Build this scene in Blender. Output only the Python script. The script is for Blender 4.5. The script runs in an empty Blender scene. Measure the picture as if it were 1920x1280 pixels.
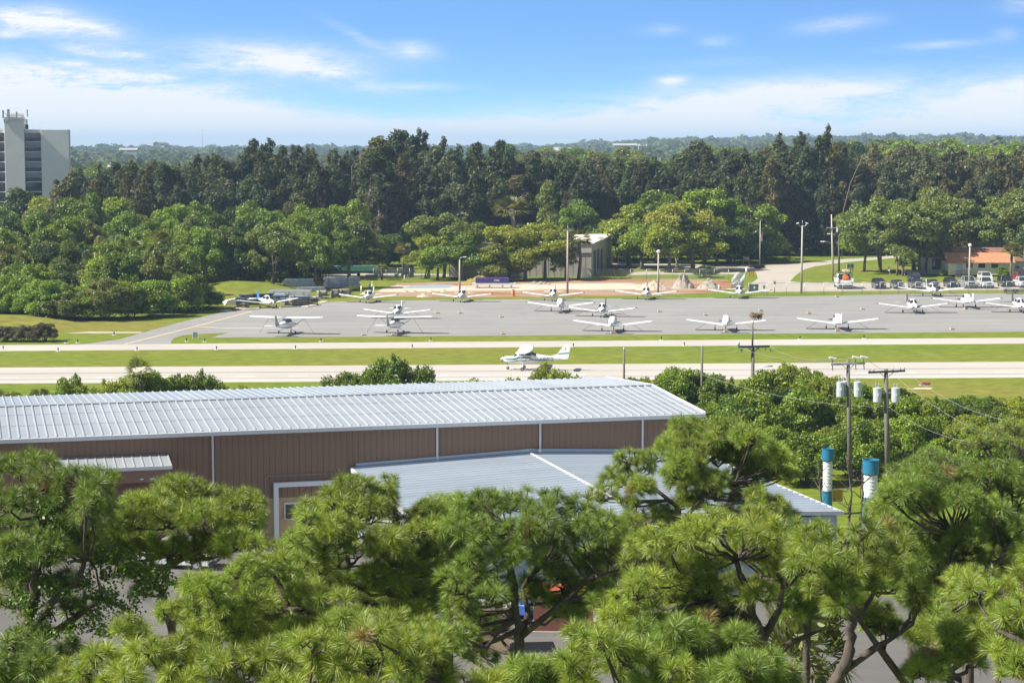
import bpy, bmesh, math, random
import numpy as np
from mathutils import Vector, Matrix
R = math.radians
S = bpy.context.scene
C = S.collection

# ------------------------------------------------------------------ camera
CAMH = 27.5
FPX = 3800.0
PITCH = math.atan(367.0 / FPX)
cam_d = bpy.data.cameras.new('camera')
cam = bpy.data.objects.new('camera', cam_d)
C.objects.link(cam)
cam.location = (0, 0, CAMH)
cam.rotation_euler = (R(90) - PITCH, 0, 0)
cam_d.sensor_width = 36
cam_d.lens = FPX / 1920 * 36
cam_d.clip_start = 1
cam_d.clip_end = 60000
S.camera = cam
S.view_settings.view_transform = 'Standard'
S.view_settings.look = 'None'
S.view_settings.exposure = 1.0
S.view_settings.gamma = 1
S.view_settings.use_curve_mapping = False
S.cycles.use_denoising = True
S.cycles.denoiser = "OPENIMAGEDENOISE"
S.cycles.denoising_input_passes = "RGB_ALBEDO_NORMAL"
S.cycles.denoising_prefilter = "ACCURATE"
S.cycles.max_bounces = 6
S.cycles.diffuse_bounces = 3
S.cycles.glossy_bounces = 3
S.cycles.transmission_bounces = 4
S.cycles.transparent_max_bounces = 12
S.cycles.volume_bounces = 0
S.cycles.sample_clamp_indirect = 6

# ------------------------------------------------------------------ sun and sky
SUN = Vector((-1.0, -0.24, 1.05)).normalized()
sl = bpy.data.lights.new('sun', 'SUN')
sl.energy = 5.0
sl.angle = R(0.53)
sl.color = (1.0, 0.94, 0.84)
so = bpy.data.objects.new('sun', sl)
C.objects.link(so)
so.rotation_euler = SUN.to_track_quat('Z', 'Y').to_euler()

W = bpy.data.worlds.new('World')
S.world = W
W.use_nodes = True
wn, wl = W.node_tree.nodes, W.node_tree.links
wn.clear()


def wmath(op, a, b=None, clamp=False):
    n = wn.new('ShaderNodeMath'); n.operation = op; n.use_clamp = clamp
    for i, s in enumerate((a, b)):
        if s is None: continue
        if isinstance(s, (int, float)): n.inputs[i].default_value = s
        else: wl.new(s, n.inputs[i])
    return n.outputs[0]


def build_sky():
    tc = wn.new('ShaderNodeTexCoord')
    sep = wn.new('ShaderNodeSeparateXYZ'); wl.new(tc.outputs['Generated'], sep.inputs[0])
    x, y, z = sep.outputs
    hor = wmath('SQRT', wmath('ADD', wmath('MULTIPLY', x, x), wmath('MULTIPLY', y, y)))
    hor = wmath('MAXIMUM', hor, 0.02)
    ay = wmath('MAXIMUM', wmath('ABSOLUTE', y), 0.05)
    s = wmath('DIVIDE', x, ay)
    t = wmath('DIVIDE', z, ay)
    # the air is clear: the band over the horizon already has the depth of a higher sky
    zz = wmath('ADD', wmath('MULTIPLY', wmath('MAXIMUM', z, 0.0), 9.0), 0.16)
    cmb = wn.new('ShaderNodeCombineXYZ')
    wl.new(x, cmb.inputs[0]); wl.new(y, cmb.inputs[1]); wl.new(zz, cmb.inputs[2])
    nrm = wn.new('ShaderNodeVectorMath'); nrm.operation = 'NORMALIZE'; wl.new(cmb.outputs[0], nrm.inputs[0])
    sky = wn.new('ShaderNodeTexSky'); sky.sky_type = 'NISHITA'; sky.sun_disc = False
    sky.sun_elevation = math.asin(SUN.z)
    sky.sun_rotation = math.atan2(SUN.x, SUN.y)
    sky.altitude = 0; sky.air_density = 1.0; sky.dust_density = 0.3; sky.ozone_density = 2.5
    wl.new(nrm.outputs[0], sky.inputs[0])
    hsv = wn.new('ShaderNodeHueSaturation'); hsv.inputs['Hue'].default_value = 0.496
    hsv.inputs['Saturation'].default_value = SKY_SAT; hsv.inputs['Value'].default_value = SKY_VAL
    wl.new(sky.outputs[0], hsv.inputs['Color'])
    # higher up the blue is plainer
    pl = wn.new('ShaderNodeHueSaturation'); pl.inputs['Saturation'].default_value = 0.7; pl.inputs['Value'].default_value = 0.42
    wl.new(sky.outputs[0], pl.inputs['Color'])
    up = wn.new('ShaderNodeMapRange'); up.inputs['From Min'].default_value = 0.09; up.inputs['From Max'].default_value = 0.24; wl.new(z, up.inputs[0])
    lowhigh = wn.new('ShaderNodeMix'); lowhigh.data_type = 'RGBA'; wl.new(up.outputs[0], lowhigh.inputs[0])
    wl.new(hsv.outputs[0], lowhigh.inputs[6]); wl.new(pl.outputs[0], lowhigh.inputs[7])
    # clouds
    pos = wn.new('ShaderNodeCombineXYZ')
    wl.new(wmath('MULTIPLY', s, 9.0), pos.inputs[0]); wl.new(wmath('MULTIPLY', t, 42.0), pos.inputs[1])
    def noise(scale, detail, rough, off, dist=0.6):
        m = wn.new('ShaderNodeMapping'); m.inputs['Location'].default_value = off
        m.inputs['Rotation'].default_value = (0, 0, R(-12))
        wl.new(pos.outputs[0], m.inputs[0])
        n = wn.new('ShaderNodeTexNoise'); n.inputs['Scale'].default_value = scale
        n.inputs['Detail'].default_value = detail; n.inputs['Roughness'].default_value = rough
        n.inputs['Distortion'].default_value = dist
        wl.new(m.outputs[0], n.inputs['Vector'])
        return n.outputs[0]
    n1 = noise(1.5, 10, 0.66, (3.1, 0.7, 0), 1.0)
    n2 = noise(5.0, 9, 0.7, (1.3, 5.2, 0), 1.4)
    n3 = noise(15.0, 8, 0.72, (7.7, 2.2, 0), 1.8)
    nn = wmath('ADD', wmath('ADD', wmath('MULTIPLY', n1, 0.48), wmath('MULTIPLY', n2, 0.32)), wmath('MULTIPLY', n3, 0.2))
    def blob(u, v, ru, rv, tilt=0.0):
        s0 = (u - 960) / FPX; t0 = (273 - v) / FPX
        ds = wmath('SUBTRACT', s, s0)
        dt = wmath('SUBTRACT', wmath('SUBTRACT', t, t0), wmath('MULTIPLY', ds, tilt))
        a = wmath('MULTIPLY', ds, FPX / ru); b = wmath('MULTIPLY', dt, FPX / rv)
        r2 = wmath('ADD', wmath('MULTIPLY', a, a), wmath('MULTIPLY', b, b))
        return wmath('EXPONENT', wmath('MULTIPLY', r2, -1.0))
    total = None
    for u, v, ru, rv, tilt, amp in CLOUDS:
        c = wmath('MULTIPLY', blob(u, v, ru, rv, tilt), amp)
        total = c if total is None else wmath('ADD', total, c)
    # elsewhere in the sky: thin streaks, faint
    high = wmath('MULTIPLY', wmath('SUBTRACT', z, 0.09, True), 0.5)
    total = wmath('ADD', total, wmath('MINIMUM', high, 0.25))
    low = wmath('EXPONENT', wmath('MULTIPLY', wmath('MAXIMUM', t, 0.0), -FPX / 26.0))
    total = wmath('ADD', total, wmath('MULTIPLY', low, 0.62))
    mask = wmath('MULTIPLY', total, wmath('ADD', wmath('MULTIPLY', wmath('SUBTRACT', nn, 0.5), 7.0), 0.95, False), True)
    mask = wmath('MULTIPLY', mask, 1.0, True)
    mx = wn.new('ShaderNodeMix'); mx.data_type = 'RGBA'
    wl.new(mask, mx.inputs[0]); wl.new(lowhigh.outputs[2], mx.inputs[6])
    mx.inputs[7].default_value = CLOUD_COL
    bg = wn.new('ShaderNodeBackground'); bg.inputs['Strength'].default_value = SKY_STR
    wl.new(mx.outputs[2], bg.inputs['Color'])
    out = wn.new('ShaderNodeOutputWorld'); wl.new(bg.outputs[0], out.inputs['Surface'])


SKY_STR = 0.10
SKY_SAT = 1.16
SKY_VAL = 1.75
CLOUD_COL = (5.0, 5.1, 5.2, 1)
CLOUDS = [  # u, v, half width, half height, tilt, density
    (90, 205, 330, 64, -0.10, 1.9), (330, 215, 260, 45, -0.12, 1.4), (640, 250, 380, 26, 0.0, 0.9),
    (20, 165, 160, 40, -0.1, 0.9), (110, 45, 110, 26, -0.12, 0.75), (70, 50, 60, 14, -.05, .6), (225, 140, 60, 11, -0.1, 0.45),
    (170, 100, 50, 9, -0.2, 0.6), (310, 148, 26, 6, -0.1, 0.6), (225, 100, 50, 12, -0.2, 0.45), (20, 68, 28, 8, 0, .6),
    (510, 112, 175, 30, -0.04, 0.68), (400, 128, 90, 12, 0.0, 0.35), (590, 130, 90, 14, -.1, .4), (30, 30, 50, 10, -.1, .5), (200, 60, 40, 10, -.3, .45), (150, 120, 30, 6, 0, .5), (270, 110, 40, 8, -.1, .35), (640, 150, 120, 18, -0.25, 0.42), (760, 165, 90, 8, 0.0, 0.36), (778, 96, 40, 16, -0.1, 0.5),
    (680, 75, 60, 10, -0.5, 0.25), (440, 170, 80, 9, 0.05, 0.4),
    (1330, 210, 330, 40, 0.10, 1.3), (1480, 178, 120, 14, 0.05, 0.55), (1256, 154, 28, 11, 0.1, 0.7), (1800, 220, 240, 40, 0.14, 1.1),
    (1900, 170, 120, 32, 0.1, 0.6), (1560, 50, 70, 13, 0.1, 0.42), (1340, 80, 30, 11, 0, 0.34), (1745, 88, 90, 8, 0.06, 0.3), (1240, 60, 40, 10, 0, .2),
    (1900, 15, 40, 14, 0, 0.3), (1875, 66, 24, 10, 0, 0.25), (1050, 240, 300, 24, 0.06, 0.8), (1600, 250, 460, 24, 0.0, .8), (1340, 118, 130, 10, 0.06, .14)]
build_sky()


# ------------------------------------------------------------------ picture point -> place
CP, SP = math.cos(PITCH), math.sin(PITCH)


def ray(u, v):
    a, b = (u - 960) / FPX, (v - 640) / FPX
    return Vector((a, CP - b * SP, -SP - b * CP))


def gz(u, v, z=0.0):
    d = ray(u, v); k = (z - CAMH) / d.z
    return Vector((0, 0, CAMH)) + d * k


def at(u, v, y):
    d = ray(u, v); k = y / d.y
    return Vector((0, 0, CAMH)) + d * k


def mpp(y):  # metres for one photo pixel at distance y
    return y / FPX


# ------------------------------------------------------------------ objects
def tag(o, label=None, cat=None, group=None, kind=None):
    for k, v in (('label', label), ('category', cat), ('group', group), ('kind', kind)):
        if v: o[k] = v
    return o


def link(o, parent=None):
    C.objects.link(o)
    if parent is not None: o.parent = parent
    return o


def thing(name, loc, rz=0.0, label=None, cat=None, group=None, scale=None):
    o = bpy.data.objects.new(name, None)
    o.empty_display_size = 0.3
    link(o)
    o.location = loc; o.rotation_euler = (0, 0, rz)
    if scale: o.scale = (scale,) * 3 if isinstance(scale, (int, float)) else scale
    return tag(o, label, cat, group)


def np_mesh(name, verts, quads=None, tris=None, mats=(), qmat=None, tmat=None, smooth=False, nors=None):
    me = bpy.data.meshes.new(name)
    verts = np.asarray(verts, np.float32).reshape(-1, 3)
    q = np.asarray(quads if quads is not None else [], np.int32).reshape(-1, 4)
    t = np.asarray(tris if tris is not None else [], np.int32).reshape(-1, 3)
    nl = q.size + t.size
    me.vertices.add(len(verts)); me.vertices.foreach_set('co', verts.ravel())
    me.loops.add(nl); me.loops.foreach_set('vertex_index', np.concatenate([q.ravel(), t.ravel()]))
    me.polygons.add(len(q) + len(t))
    st = np.concatenate([np.arange(len(q)) * 4, q.size + np.arange(len(t)) * 3]).astype(np.int32)
    me.polygons.foreach_set('loop_start', st)
    for m in mats: me.materials.append(m)
    mi = np.zeros(len(q) + len(t), np.int32)
    if qmat is not None: mi[:len(q)] = qmat
    if tmat is not None: mi[len(q):] = tmat
    if len(mats) > 1: me.polygons.foreach_set('material_index', mi)
    if smooth: me.polygons.foreach_set('use_smooth', np.ones(len(q) + len(t), bool))
    me.update(calc_edges=True)
    if nors is not None: me.normals_split_custom_set_from_vertices(np.asarray(nors, np.float32))
    return me


class MB:
    """Collects shapes for one mesh."""
    def __init__(self): self.v = []; self.f = []; self.sm = []
    def add(self, vs, fs, smooth=False):
        o = len(self.v); self.v += [tuple(p) for p in vs]
        self.f += [tuple(i + o for i in f) for f in fs]; self.sm += [smooth] * len(fs)
        return self
    def box(self, c, s, rz=0.0, ry=0.0, rx=0.0):
        M = Matrix.Translation(c) @ Matrix.Rotation(rz, 4, 'Z') @ Matrix.Rotation(ry, 4, 'Y') @ Matrix.Rotation(rx, 4, 'X')
        h = [d / 2 for d in s]
        vs = [M @ Vector((x * h[0], y * h[1], z * h[2])) for z in (-1, 1) for y in (-1, 1) for x in (-1, 1)]
        return self.add(vs, [(0, 2, 3, 1), (4, 5, 7, 6), (0, 1, 5, 4), (2, 6, 7, 3), (0, 4, 6, 2), (1, 3, 7, 5)])
    def bar(self, a, b, w, h=None):  # square bar between two points
        a, b = Vector(a), Vector(b); h = h or w; d = (b - a).normalized()
        up = Vector((0, 0, 1)) if abs(d.z) < 0.95 else Vector((0, 1, 0))
        s = d.cross(up).normalized(); u = s.cross(d)
        vs = [p + s * (w / 2 * i) + u * (h / 2 * j) for p in (a, b) for i, j in ((-1, -1), (1, -1), (1, 1), (-1, 1))]
        return self.add(vs, [(3, 2, 1, 0), (4, 5, 6, 7), (0, 1, 5, 4), (1, 2, 6, 5), (2, 3, 7, 6), (3, 0, 4, 7)])
    def tube(self, pts, radii, n=8, cap=True):
        pts = [Vector(p) for p in pts]
        if isinstance(radii, (int, float)): radii = [radii] * len(pts)
        vs, fs = [], []
        prev = None
        for i, p in enumerate(pts):
            d = (pts[min(i + 1, len(pts) - 1)] - pts[max(i - 1, 0)]).normalized()
            if prev is None:
                prev = d.cross(Vector((0, 0, 1)) if abs(d.z) < 0.9 else Vector((1, 0, 0))).normalized()
            s = (prev - d * prev.dot(d)).normalized(); prev = s; u = d.cross(s)
            for k in range(n):
                a = 2 * math.pi * k / n
                vs.append(p + (s * math.cos(a) + u * math.sin(a)) * radii[i])
        for i in range(len(pts) - 1):
            for k in range(n):
                k2 = (k + 1) % n
                fs.append((i * n + k, i * n + k2, (i + 1) * n + k2, (i + 1) * n + k))
        self.add(vs, fs, True)
        if cap:
            o = len(self.v) - len(vs)
            self.f.append(tuple(o + k for k in range(n - 1, -1, -1))); self.sm.append(False)
            self.f.append(tuple(o + (len(pts) - 1) * n + k for k in range(n))); self.sm.append(False)
        return self
    def lathe(self, c, prof, n=16, axis='Z'):
        vs, fs = [], []
        for r, z in prof:
            for k in range(n):
                a = 2 * math.pi * k / n
                p = (r * math.cos(a), r * math.sin(a), z)
                if axis == 'Y': p = (p[0], p[2], p[1])
                elif axis == 'X': p = (p[2], p[0], p[1])
                vs.append(Vector(c) + Vector(p))
        m = len(prof)
        for i in range(m - 1):
            for k in range(n):
                k2 = (k + 1) % n
                fs.append((i * n + k, i * n + k2, (i + 1) * n + k2, (i + 1) * n + k))
        fs.append(tuple(range(n - 1, -1, -1))); fs.append(tuple((m - 1) * n + k for k in range(n)))
        return self.add(vs, fs, False)
    def prism(self, poly, z0, z1):
        n = len(poly)
        vs = [(p[0], p[1], z0) for p in poly] + [(p[0], p[1], z1) for p in poly]
        fs = [tuple(range(n - 1, -1, -1)), tuple(range(n, 2 * n))] + [(i, (i + 1) % n, n + (i + 1) % n, n + i) for i in range(n)]
        return self.add(vs, fs)
    def slab(self, poly, axis_vec):  # planar polygon (3D points) extruded along a vector
        n = len(poly); a = Vector(axis_vec)
        vs = [Vector(p) for p in poly] + [Vector(p) + a for p in poly]
        fs = [tuple(range(n - 1, -1, -1)), tuple(range(n, 2 * n))] + [(i, (i + 1) % n, n + (i + 1) % n, n + i) for i in range(n)]
        return self.add(vs, fs)
    def loft(self, rings, cap=True, smooth=True):
        n = len(rings[0]); vs = [p for r in rings for p in r]; fs = []
        for i in range(len(rings) - 1):
            for k in range(n):
                k2 = (k + 1) % n
                fs.append((i * n + k, i * n + k2, (i + 1) * n + k2, (i + 1) * n + k))
        o = len(self.v)
        self.add(vs, fs, smooth)
        if cap:
            self.f.append(tuple(o + k for k in range(n - 1, -1, -1))); self.sm.append(False)
            self.f.append(tuple(o + (len(rings) - 1) * n + k for k in range(n))); self.sm.append(False)
        return self
    def build(self, name, mat, parent=None, bevel=0.0, loc=None, fix=True):
        me = bpy.data.meshes.new(name)
        me.from_pydata(self.v, [], self.f)
        me.polygons.foreach_set('use_smooth', self.sm)
        if fix:
            bm = bmesh.new(); bm.from_mesh(me); bmesh.ops.recalc_face_normals(bm, faces=bm.faces)
            if bevel > 0:
                es = [e for e in bm.edges if len(e.link_faces) == 2 and e.calc_face_angle(0) > 0.6]
                bmesh.ops.bevel(bm, geom=es, offset=bevel, segments=1, affect='EDGES', profile=0.5)
            bm.to_mesh(me); bm.free()
        me.materials.append(mat)
        me.update()
        o = bpy.data.objects.new(name, me)
        link(o, parent)
        if loc: o.location = loc
        return o


# ------------------------------------------------------------------ materials
MATS = {}


def nodes_of(name):
    m = bpy.data.materials.new(name); m.use_nodes = True
    nt = m.node_tree
    return m, nt.nodes, nt.links, nt.nodes['Principled BSDF']


def mat(name, col, rough=0.6, metal=0.0, var=0.12, scale=3.0, bump=0.0, stretch=None, spec=0.5, coat=0.0):
    if name in MATS: return MATS[name]
    m, N, L, P = nodes_of(name)
    P.inputs['Roughness'].default_value = rough; P.inputs['Metallic'].default_value = metal
    P.inputs['Specular IOR Level'].default_value = spec
    P.inputs['Coat Weight'].default_value = coat
    tc = N.new('ShaderNodeTexCoord'); mp = N.new('ShaderNodeMapping')
    if stretch: mp.inputs['Scale'].default_value = stretch
    L.new(tc.outputs['Object'], mp.inputs[0])
    n = N.new('ShaderNodeTexNoise'); n.inputs['Scale'].default_value = scale; n.inputs['Detail'].default_value = 6
    n.inputs['Roughness'].default_value = 0.65
    L.new(mp.outputs[0], n.inputs['Vector'])
    rp = N.new('ShaderNodeValToRGB')
    rp.color_ramp.elements[0].position = 0.28; rp.color_ramp.elements[1].position = 0.74
    rp.color_ramp.elements[0].color = tuple(c * (1 - var) for c in col[:3]) + (1,)
    rp.color_ramp.elements[1].color = tuple(min(1, c * (1 + var)) for c in col[:3]) + (1,)
    L.new(n.outputs[0], rp.inputs[0]); L.new(rp.outputs[0], P.inputs['Base Color'])
    if bump:
        b = N.new('ShaderNodeBump'); b.inputs['Strength'].default_value = bump; b.inputs['Distance'].default_value = 0.05
        L.new(n.outputs[0], b.inputs['Height']); L.new(b.outputs[0], P.inputs['Normal'])
    MATS[name] = m
    return m


def leaf_mat(name, spread=0.28, hue=0.02, gloss=0.025, trans=0.35, tint=(1.25, 1.15, 0.45)):
    """Foliage: the object colour, varied leaf by leaf, with light passing through."""
    m, N, L, P = nodes_of(name)
    N.remove(P)
    oi = N.new('ShaderNodeObjectInfo'); ge = N.new('ShaderNodeNewGeometry')
    hs = N.new('ShaderNodeHueSaturation')
    L.new(oi.outputs['Color'], hs.inputs['Color'])
    def mr(lo, hi):
        r = N.new('ShaderNodeMapRange'); r.inputs['To Min'].default_value = lo; r.inputs['To Max'].default_value = hi
        return r
    v = mr(1 - spread, 1 + spread); L.new(ge.outputs['Random Per Island'], v.inputs[0])
    wnz = N.new('ShaderNodeTexWhiteNoise'); wnz.noise_dimensions = '1D'; L.new(ge.outputs['Random Per Island'], wnz.inputs['W'])
    h = mr(0.5 - hue * 1.2, 0.5 + hue); L.new(wnz.outputs['Value'], h.inputs[0])
    tc = N.new('ShaderNodeTexCoord'); nz = N.new('ShaderNodeTexNoise'); nz.inputs['Scale'].default_value = 0.33
    nz.inputs['Detail'].default_value = 3
    L.new(tc.outputs['Object'], nz.inputs['Vector'])
    cl = mr(0.72, 1.3); cl.inputs['From Min'].default_value = 0.3; cl.inputs['From Max'].default_value = 0.7
    L.new(nz.outputs[0], cl.inputs[0])
    mu = N.new('ShaderNodeMath'); mu.operation = 'MULTIPLY'; L.new(v.outputs[0], mu.inputs[0]); L.new(cl.outputs[0], mu.inputs[1])
    L.new(mu.outputs[0], hs.inputs['Value']); L.new(h.outputs[0], hs.inputs['Hue'])
    d = N.new('ShaderNodeBsdfDiffuse'); L.new(hs.outputs[0], d.inputs['Color'])
    tr = N.new('ShaderNodeBsdfTranslucent')
    tm = N.new('ShaderNodeMix'); tm.data_type = 'RGBA'; tm.blend_type = 'MULTIPLY'; tm.inputs[0].default_value = 1
    L.new(hs.outputs[0], tm.inputs[6]); tm.inputs[7].default_value = tint + (1,)
    L.new(tm.outputs[2], tr.inputs['Color'])
    mx = N.new('ShaderNodeMixShader'); mx.inputs[0].default_value = trans
    L.new(d.outputs[0], mx.inputs[1]); L.new(tr.outputs[0], mx.inputs[2])
    gl = N.new('ShaderNodeBsdfGlossy'); gl.inputs['Roughness'].default_value = 0.45; gl.inputs['Color'].default_value = (1, 1, 1, 1)
    m2 = N.new('ShaderNodeMixShader'); m2.inputs[0].default_value = gloss
    L.new(mx.outputs[0], m2.inputs[1]); L.new(gl.outputs[0], m2.inputs[2])
    L.new(m2.outputs[0], N['Material Output'].inputs['Surface'])
    return m


LEAF = leaf_mat('broad_leaves')
FEATHER = leaf_mat('casuarina_needles', spread=0.3, hue=0.015, gloss=0.01, trans=0.25, tint=(1.2, 1.1, 0.6))
NEEDLE = leaf_mat('pine_needles', spread=0.42, hue=0.025, gloss=0.05, trans=0.16, tint=(1.3, 1.15, 0.4))
FAR_LEAF = leaf_mat('far_leaves', spread=0.35, hue=0.025, gloss=0.0, trans=0.25)
BARK = mat('grey_bark', (0.16, 0.13, 0.105), 0.9, var=0.45, scale=4, bump=0.6, stretch=(1, 1, 0.25))
PINE_BARK = mat('pine_bark', (0.085, 0.068, 0.058), 0.95, var=0.6, scale=5, bump=0.8, stretch=(1, 1, 0.3))
PALE_BARK = mat('casuarina_bark', (0.24, 0.2, 0.165), 0.9, var=0.3, scale=2, bump=0.4, stretch=(1, 1, 0.2))
DEAD_WOOD = mat('dead_wood', (0.23, 0.185, 0.15), 0.9, var=0.3, scale=6)
WHITE = mat('white_aircraft_paint', (0.8, 0.81, 0.82), 0.28, var=0.03, scale=1.5, coat=0.3)
WHITE_WALL = mat('white_paint', (0.78, 0.78, 0.76), 0.5, var=0.05)
RUBBER = mat('black_rubber', (0.018, 0.018, 0.018), 0.8)
GLASS = mat('dark_glass', (0.025, 0.032, 0.04), 0.06, var=0.1, spec=0.8)
STEEL = mat('galvanised_steel', (0.42, 0.44, 0.46), 0.45, 0.6, var=0.12, scale=6)
DARK_STEEL = mat('dark_metal', (0.05, 0.05, 0.055), 0.5, 0.3)
CONCRETE_POLE = mat('concrete_pole', (0.42, 0.38, 0.32), 0.8, var=0.1, scale=4)
WOOD_POLE = mat('weathered_pole_wood', (0.15, 0.145, 0.118), 0.9, var=0.3, scale=4, stretch=(6, 6, 0.4), bump=0.3)
# ------------------------------------------------------------------ the ground
def sstep(a, b, x):
    t = np.clip((x - a) / (b - a), 0, 1)
    return t * t * (3 - 2 * t)


def hgt(x, y):
    x = np.asarray(x, float); y = np.asarray(y, float)
    def mound(u, v, rx, ry, h):
        p = gz(u, v)
        return h * np.exp(-(((x - p.x) / rx) ** 2 + ((y - p.y) / ry) ** 2))
    z = mound(452, 545, 9, 13, 2.0) + mound(8, 606, 8, 9, 1.5)
    wob = 0.5 + 0.5 * np.sin(x * 0.0021 + 0.7) * np.cos(y * 0.0013 + x * 0.0007)
    far = sstep(1100, 3600, y) * (4 + 8 * wob + 13 * sstep(-100, 700, x))
    right = sstep(560, 860, y) * 13 * sstep(60, 260, x) * (1 - 0.5 * sstep(1200, 2200, y))
    return z + far + right


def hz(x, y): return float(hgt(x, y))


def grass_material():
    m, N, L, P = nodes_of('mown_grass')
    P.inputs['Roughness'].default_value = 0.95; P.inputs['Specular IOR Level'].default_value = 0.1
    tc = N.new('ShaderNodeTexCoord')
    def noise(scale, detail, sc=(1, 1, 1)):
        mp = N.new('ShaderNodeMapping'); mp.inputs['Scale'].default_value = sc; mp.inputs['Rotation'].default_value = (0, 0, R(-3.5))
        L.new(tc.outputs['Object'], mp.inputs[0])
        n = N.new('ShaderNodeTexNoise'); n.inputs['Scale'].default_value = scale; n.inputs['Detail'].default_value = detail
        n.inputs['Roughness'].default_value = 0.62; L.new(mp.outputs[0], n.inputs['Vector'])
        return n.outputs[0]
    a = noise(0.05, 9, (0.35, 1, 1)); b = noise(0.8, 6, (0.6, 1, 1)); c = noise(0.016, 4, (0.3, 1.6, 1))
    rp = N.new('ShaderNodeValToRGB'); e = rp.color_ramp.elements
    e[0].position = 0.3; e[0].color = (0.075, 0.135, 0.012, 1)
    e[1].position = 0.72; e[1].color = (0.2, 0.165, 0.045, 1)
    k = rp.color_ramp.elements.new(0.5); k.color = (0.13, 0.172, 0.02, 1)
    s1 = N.new('ShaderNodeMath'); s1.operation = 'MULTIPLY_ADD'; L.new(c, s1.inputs[0]); s1.inputs[1].default_value = 0.55
    s2 = N.new('ShaderNodeMath'); s2.operation = 'MULTIPLY'; L.new(a, s2.inputs[0]); s2.inputs[1].default_value = 0.5
    L.new(s2.outputs[0], s1.inputs[2]); L.new(s1.outputs[0], rp.inputs[0])
    br = N.new('ShaderNodeMix'); br.data_type = 'RGBA'; br.blend_type = 'MULTIPLY'; br.inputs[0].default_value = 1
    r2 = N.new('ShaderNodeMapRange'); r2.inputs['From Min'].default_value = 0.25; r2.inputs['From Max'].default_value = 0.75
    r2.inputs['To Min'].default_value = 0.6; r2.inputs['To Max'].default_value = 1.35; L.new(b, r2.inputs[0])
    L.new(rp.outputs[0], br.inputs[6]); L.new(r2.outputs[0], br.inputs[7])
    # far country is woodland floor; the same dark also paints shade under the belt
    sp = N.new('ShaderNodeSeparateXYZ'); L.new(tc.outputs['Object'], sp.inputs[0])
    fy = N.new('ShaderNodeMapRange'); fy.inputs['From Min'].default_value = 498; fy.inputs['From Max'].default_value = 520
    L.new(sp.outputs['Y'], fy.inputs[0])
    mx = N.new('ShaderNodeMix'); mx.data_type = 'RGBA'; L.new(fy.outputs[0], mx.inputs[0])
    L.new(br.outputs[2], mx.inputs[6]); mx.inputs[7].default_value = (0.045, 0.06, 0.022, 1)
    L.new(mx.outputs[2], P.inputs['Base Color'])
    bp = N.new('ShaderNodeBump'); bp.inputs['Strength'].default_value = 0.7; bp.inputs['Distance'].default_value = 0.12
    L.new(b, bp.inputs['Height']); L.new(bp.outputs[0], P.inputs['Normal'])
    return m


def pave_material(name, c0, c1, streak=0.25, seam=None, ang=-3.5):
    m, N, L, P = nodes_of(name)
    P.inputs['Roughness'].default_value = 0.85; P.inputs['Specular IOR Level'].default_value = 0.25
    tc = N.new('ShaderNodeTexCoord')
    def noise(scale, detail, sc, rough=0.6):
        mp = N.new('ShaderNodeMapping'); mp.inputs['Scale'].default_value = sc; mp.inputs['Rotation'].default_value = (0, 0, R(ang))
        L.new(tc.outputs['Object'], mp.inputs[0])
        n = N.new('ShaderNodeTexNoise'); n.inputs['Scale'].default_value = scale; n.inputs['Detail'].default_value = detail
        n.inputs['Roughness'].default_value = rough; L.new(mp.outputs[0], n.inputs['Vector'])
        return n.outputs[0], mp
    a, _ = noise(0.06, 8, (1, 1, 1)); b, mp = noise(0.9, 5, (0.02, 1, 1)); f, _ = noise(3, 4, (1, 1, 1), 0.7)
    rp = N.new('ShaderNodeValToRGB'); e = rp.color_ramp.elements
    e[0].position = 0.25; e[0].color = c0 + (1,); e[1].position = 0.75; e[1].color = c1 + (1,)
    ad = N.new('ShaderNodeMath'); ad.operation = 'MULTIPLY_ADD'; L.new(b, ad.inputs[0]); ad.inputs[1].default_value = streak
    m1 = N.new('ShaderNodeMath'); m1.operation = 'MULTIPLY'; L.new(a, m1.inputs[0]); m1.inputs[1].default_value = 1 - streak - 0.15
    m3 = N.new('ShaderNodeMath'); m3.operation = 'MULTIPLY_ADD'; L.new(f, m3.inputs[0]); m3.inputs[1].default_value = 0.15; L.new(m1.outputs[0], m3.inputs[2])
    L.new(m3.outputs[0], ad.inputs[2]); L.new(ad.outputs[0], rp.inputs[0])
    last = rp.outputs[0]
    if seam:
        w = N.new('ShaderNodeTexWave'); w.bands_direction = 'Y'; w.inputs['Scale'].default_value = 0.314 / seam
        w.inputs['Distortion'].default_value = 0.3; w.inputs['Detail Scale'].default_value = 0.05
        mp2 = N.new('ShaderNodeMapping'); mp2.inputs['Rotation'].default_value = (0, 0, R(ang)); L.new(tc.outputs['Object'], mp2.inputs[0])
        L.new(mp2.outputs[0], w.inputs['Vector'])
        r = N.new('ShaderNodeMapRange'); r.inputs['From Min'].default_value = 0.97; r.inputs['From Max'].default_value = 1.0
        r.inputs['To Min'].default_value = 1.0; r.inputs['To Max'].default_value = 0.82; L.new(w.outputs[1], r.inputs[0])
        mx = N.new('ShaderNodeMix'); mx.data_type = 'RGBA'; mx.blend_type = 'MULTIPLY'; mx.inputs[0].default_value = 1
        L.new(last, mx.inputs[6]); L.new(r.outputs[0], mx.inputs[7]); last = mx.outputs[2]
    L.new(last, P.inputs['Base Color'])
    return m


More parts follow.
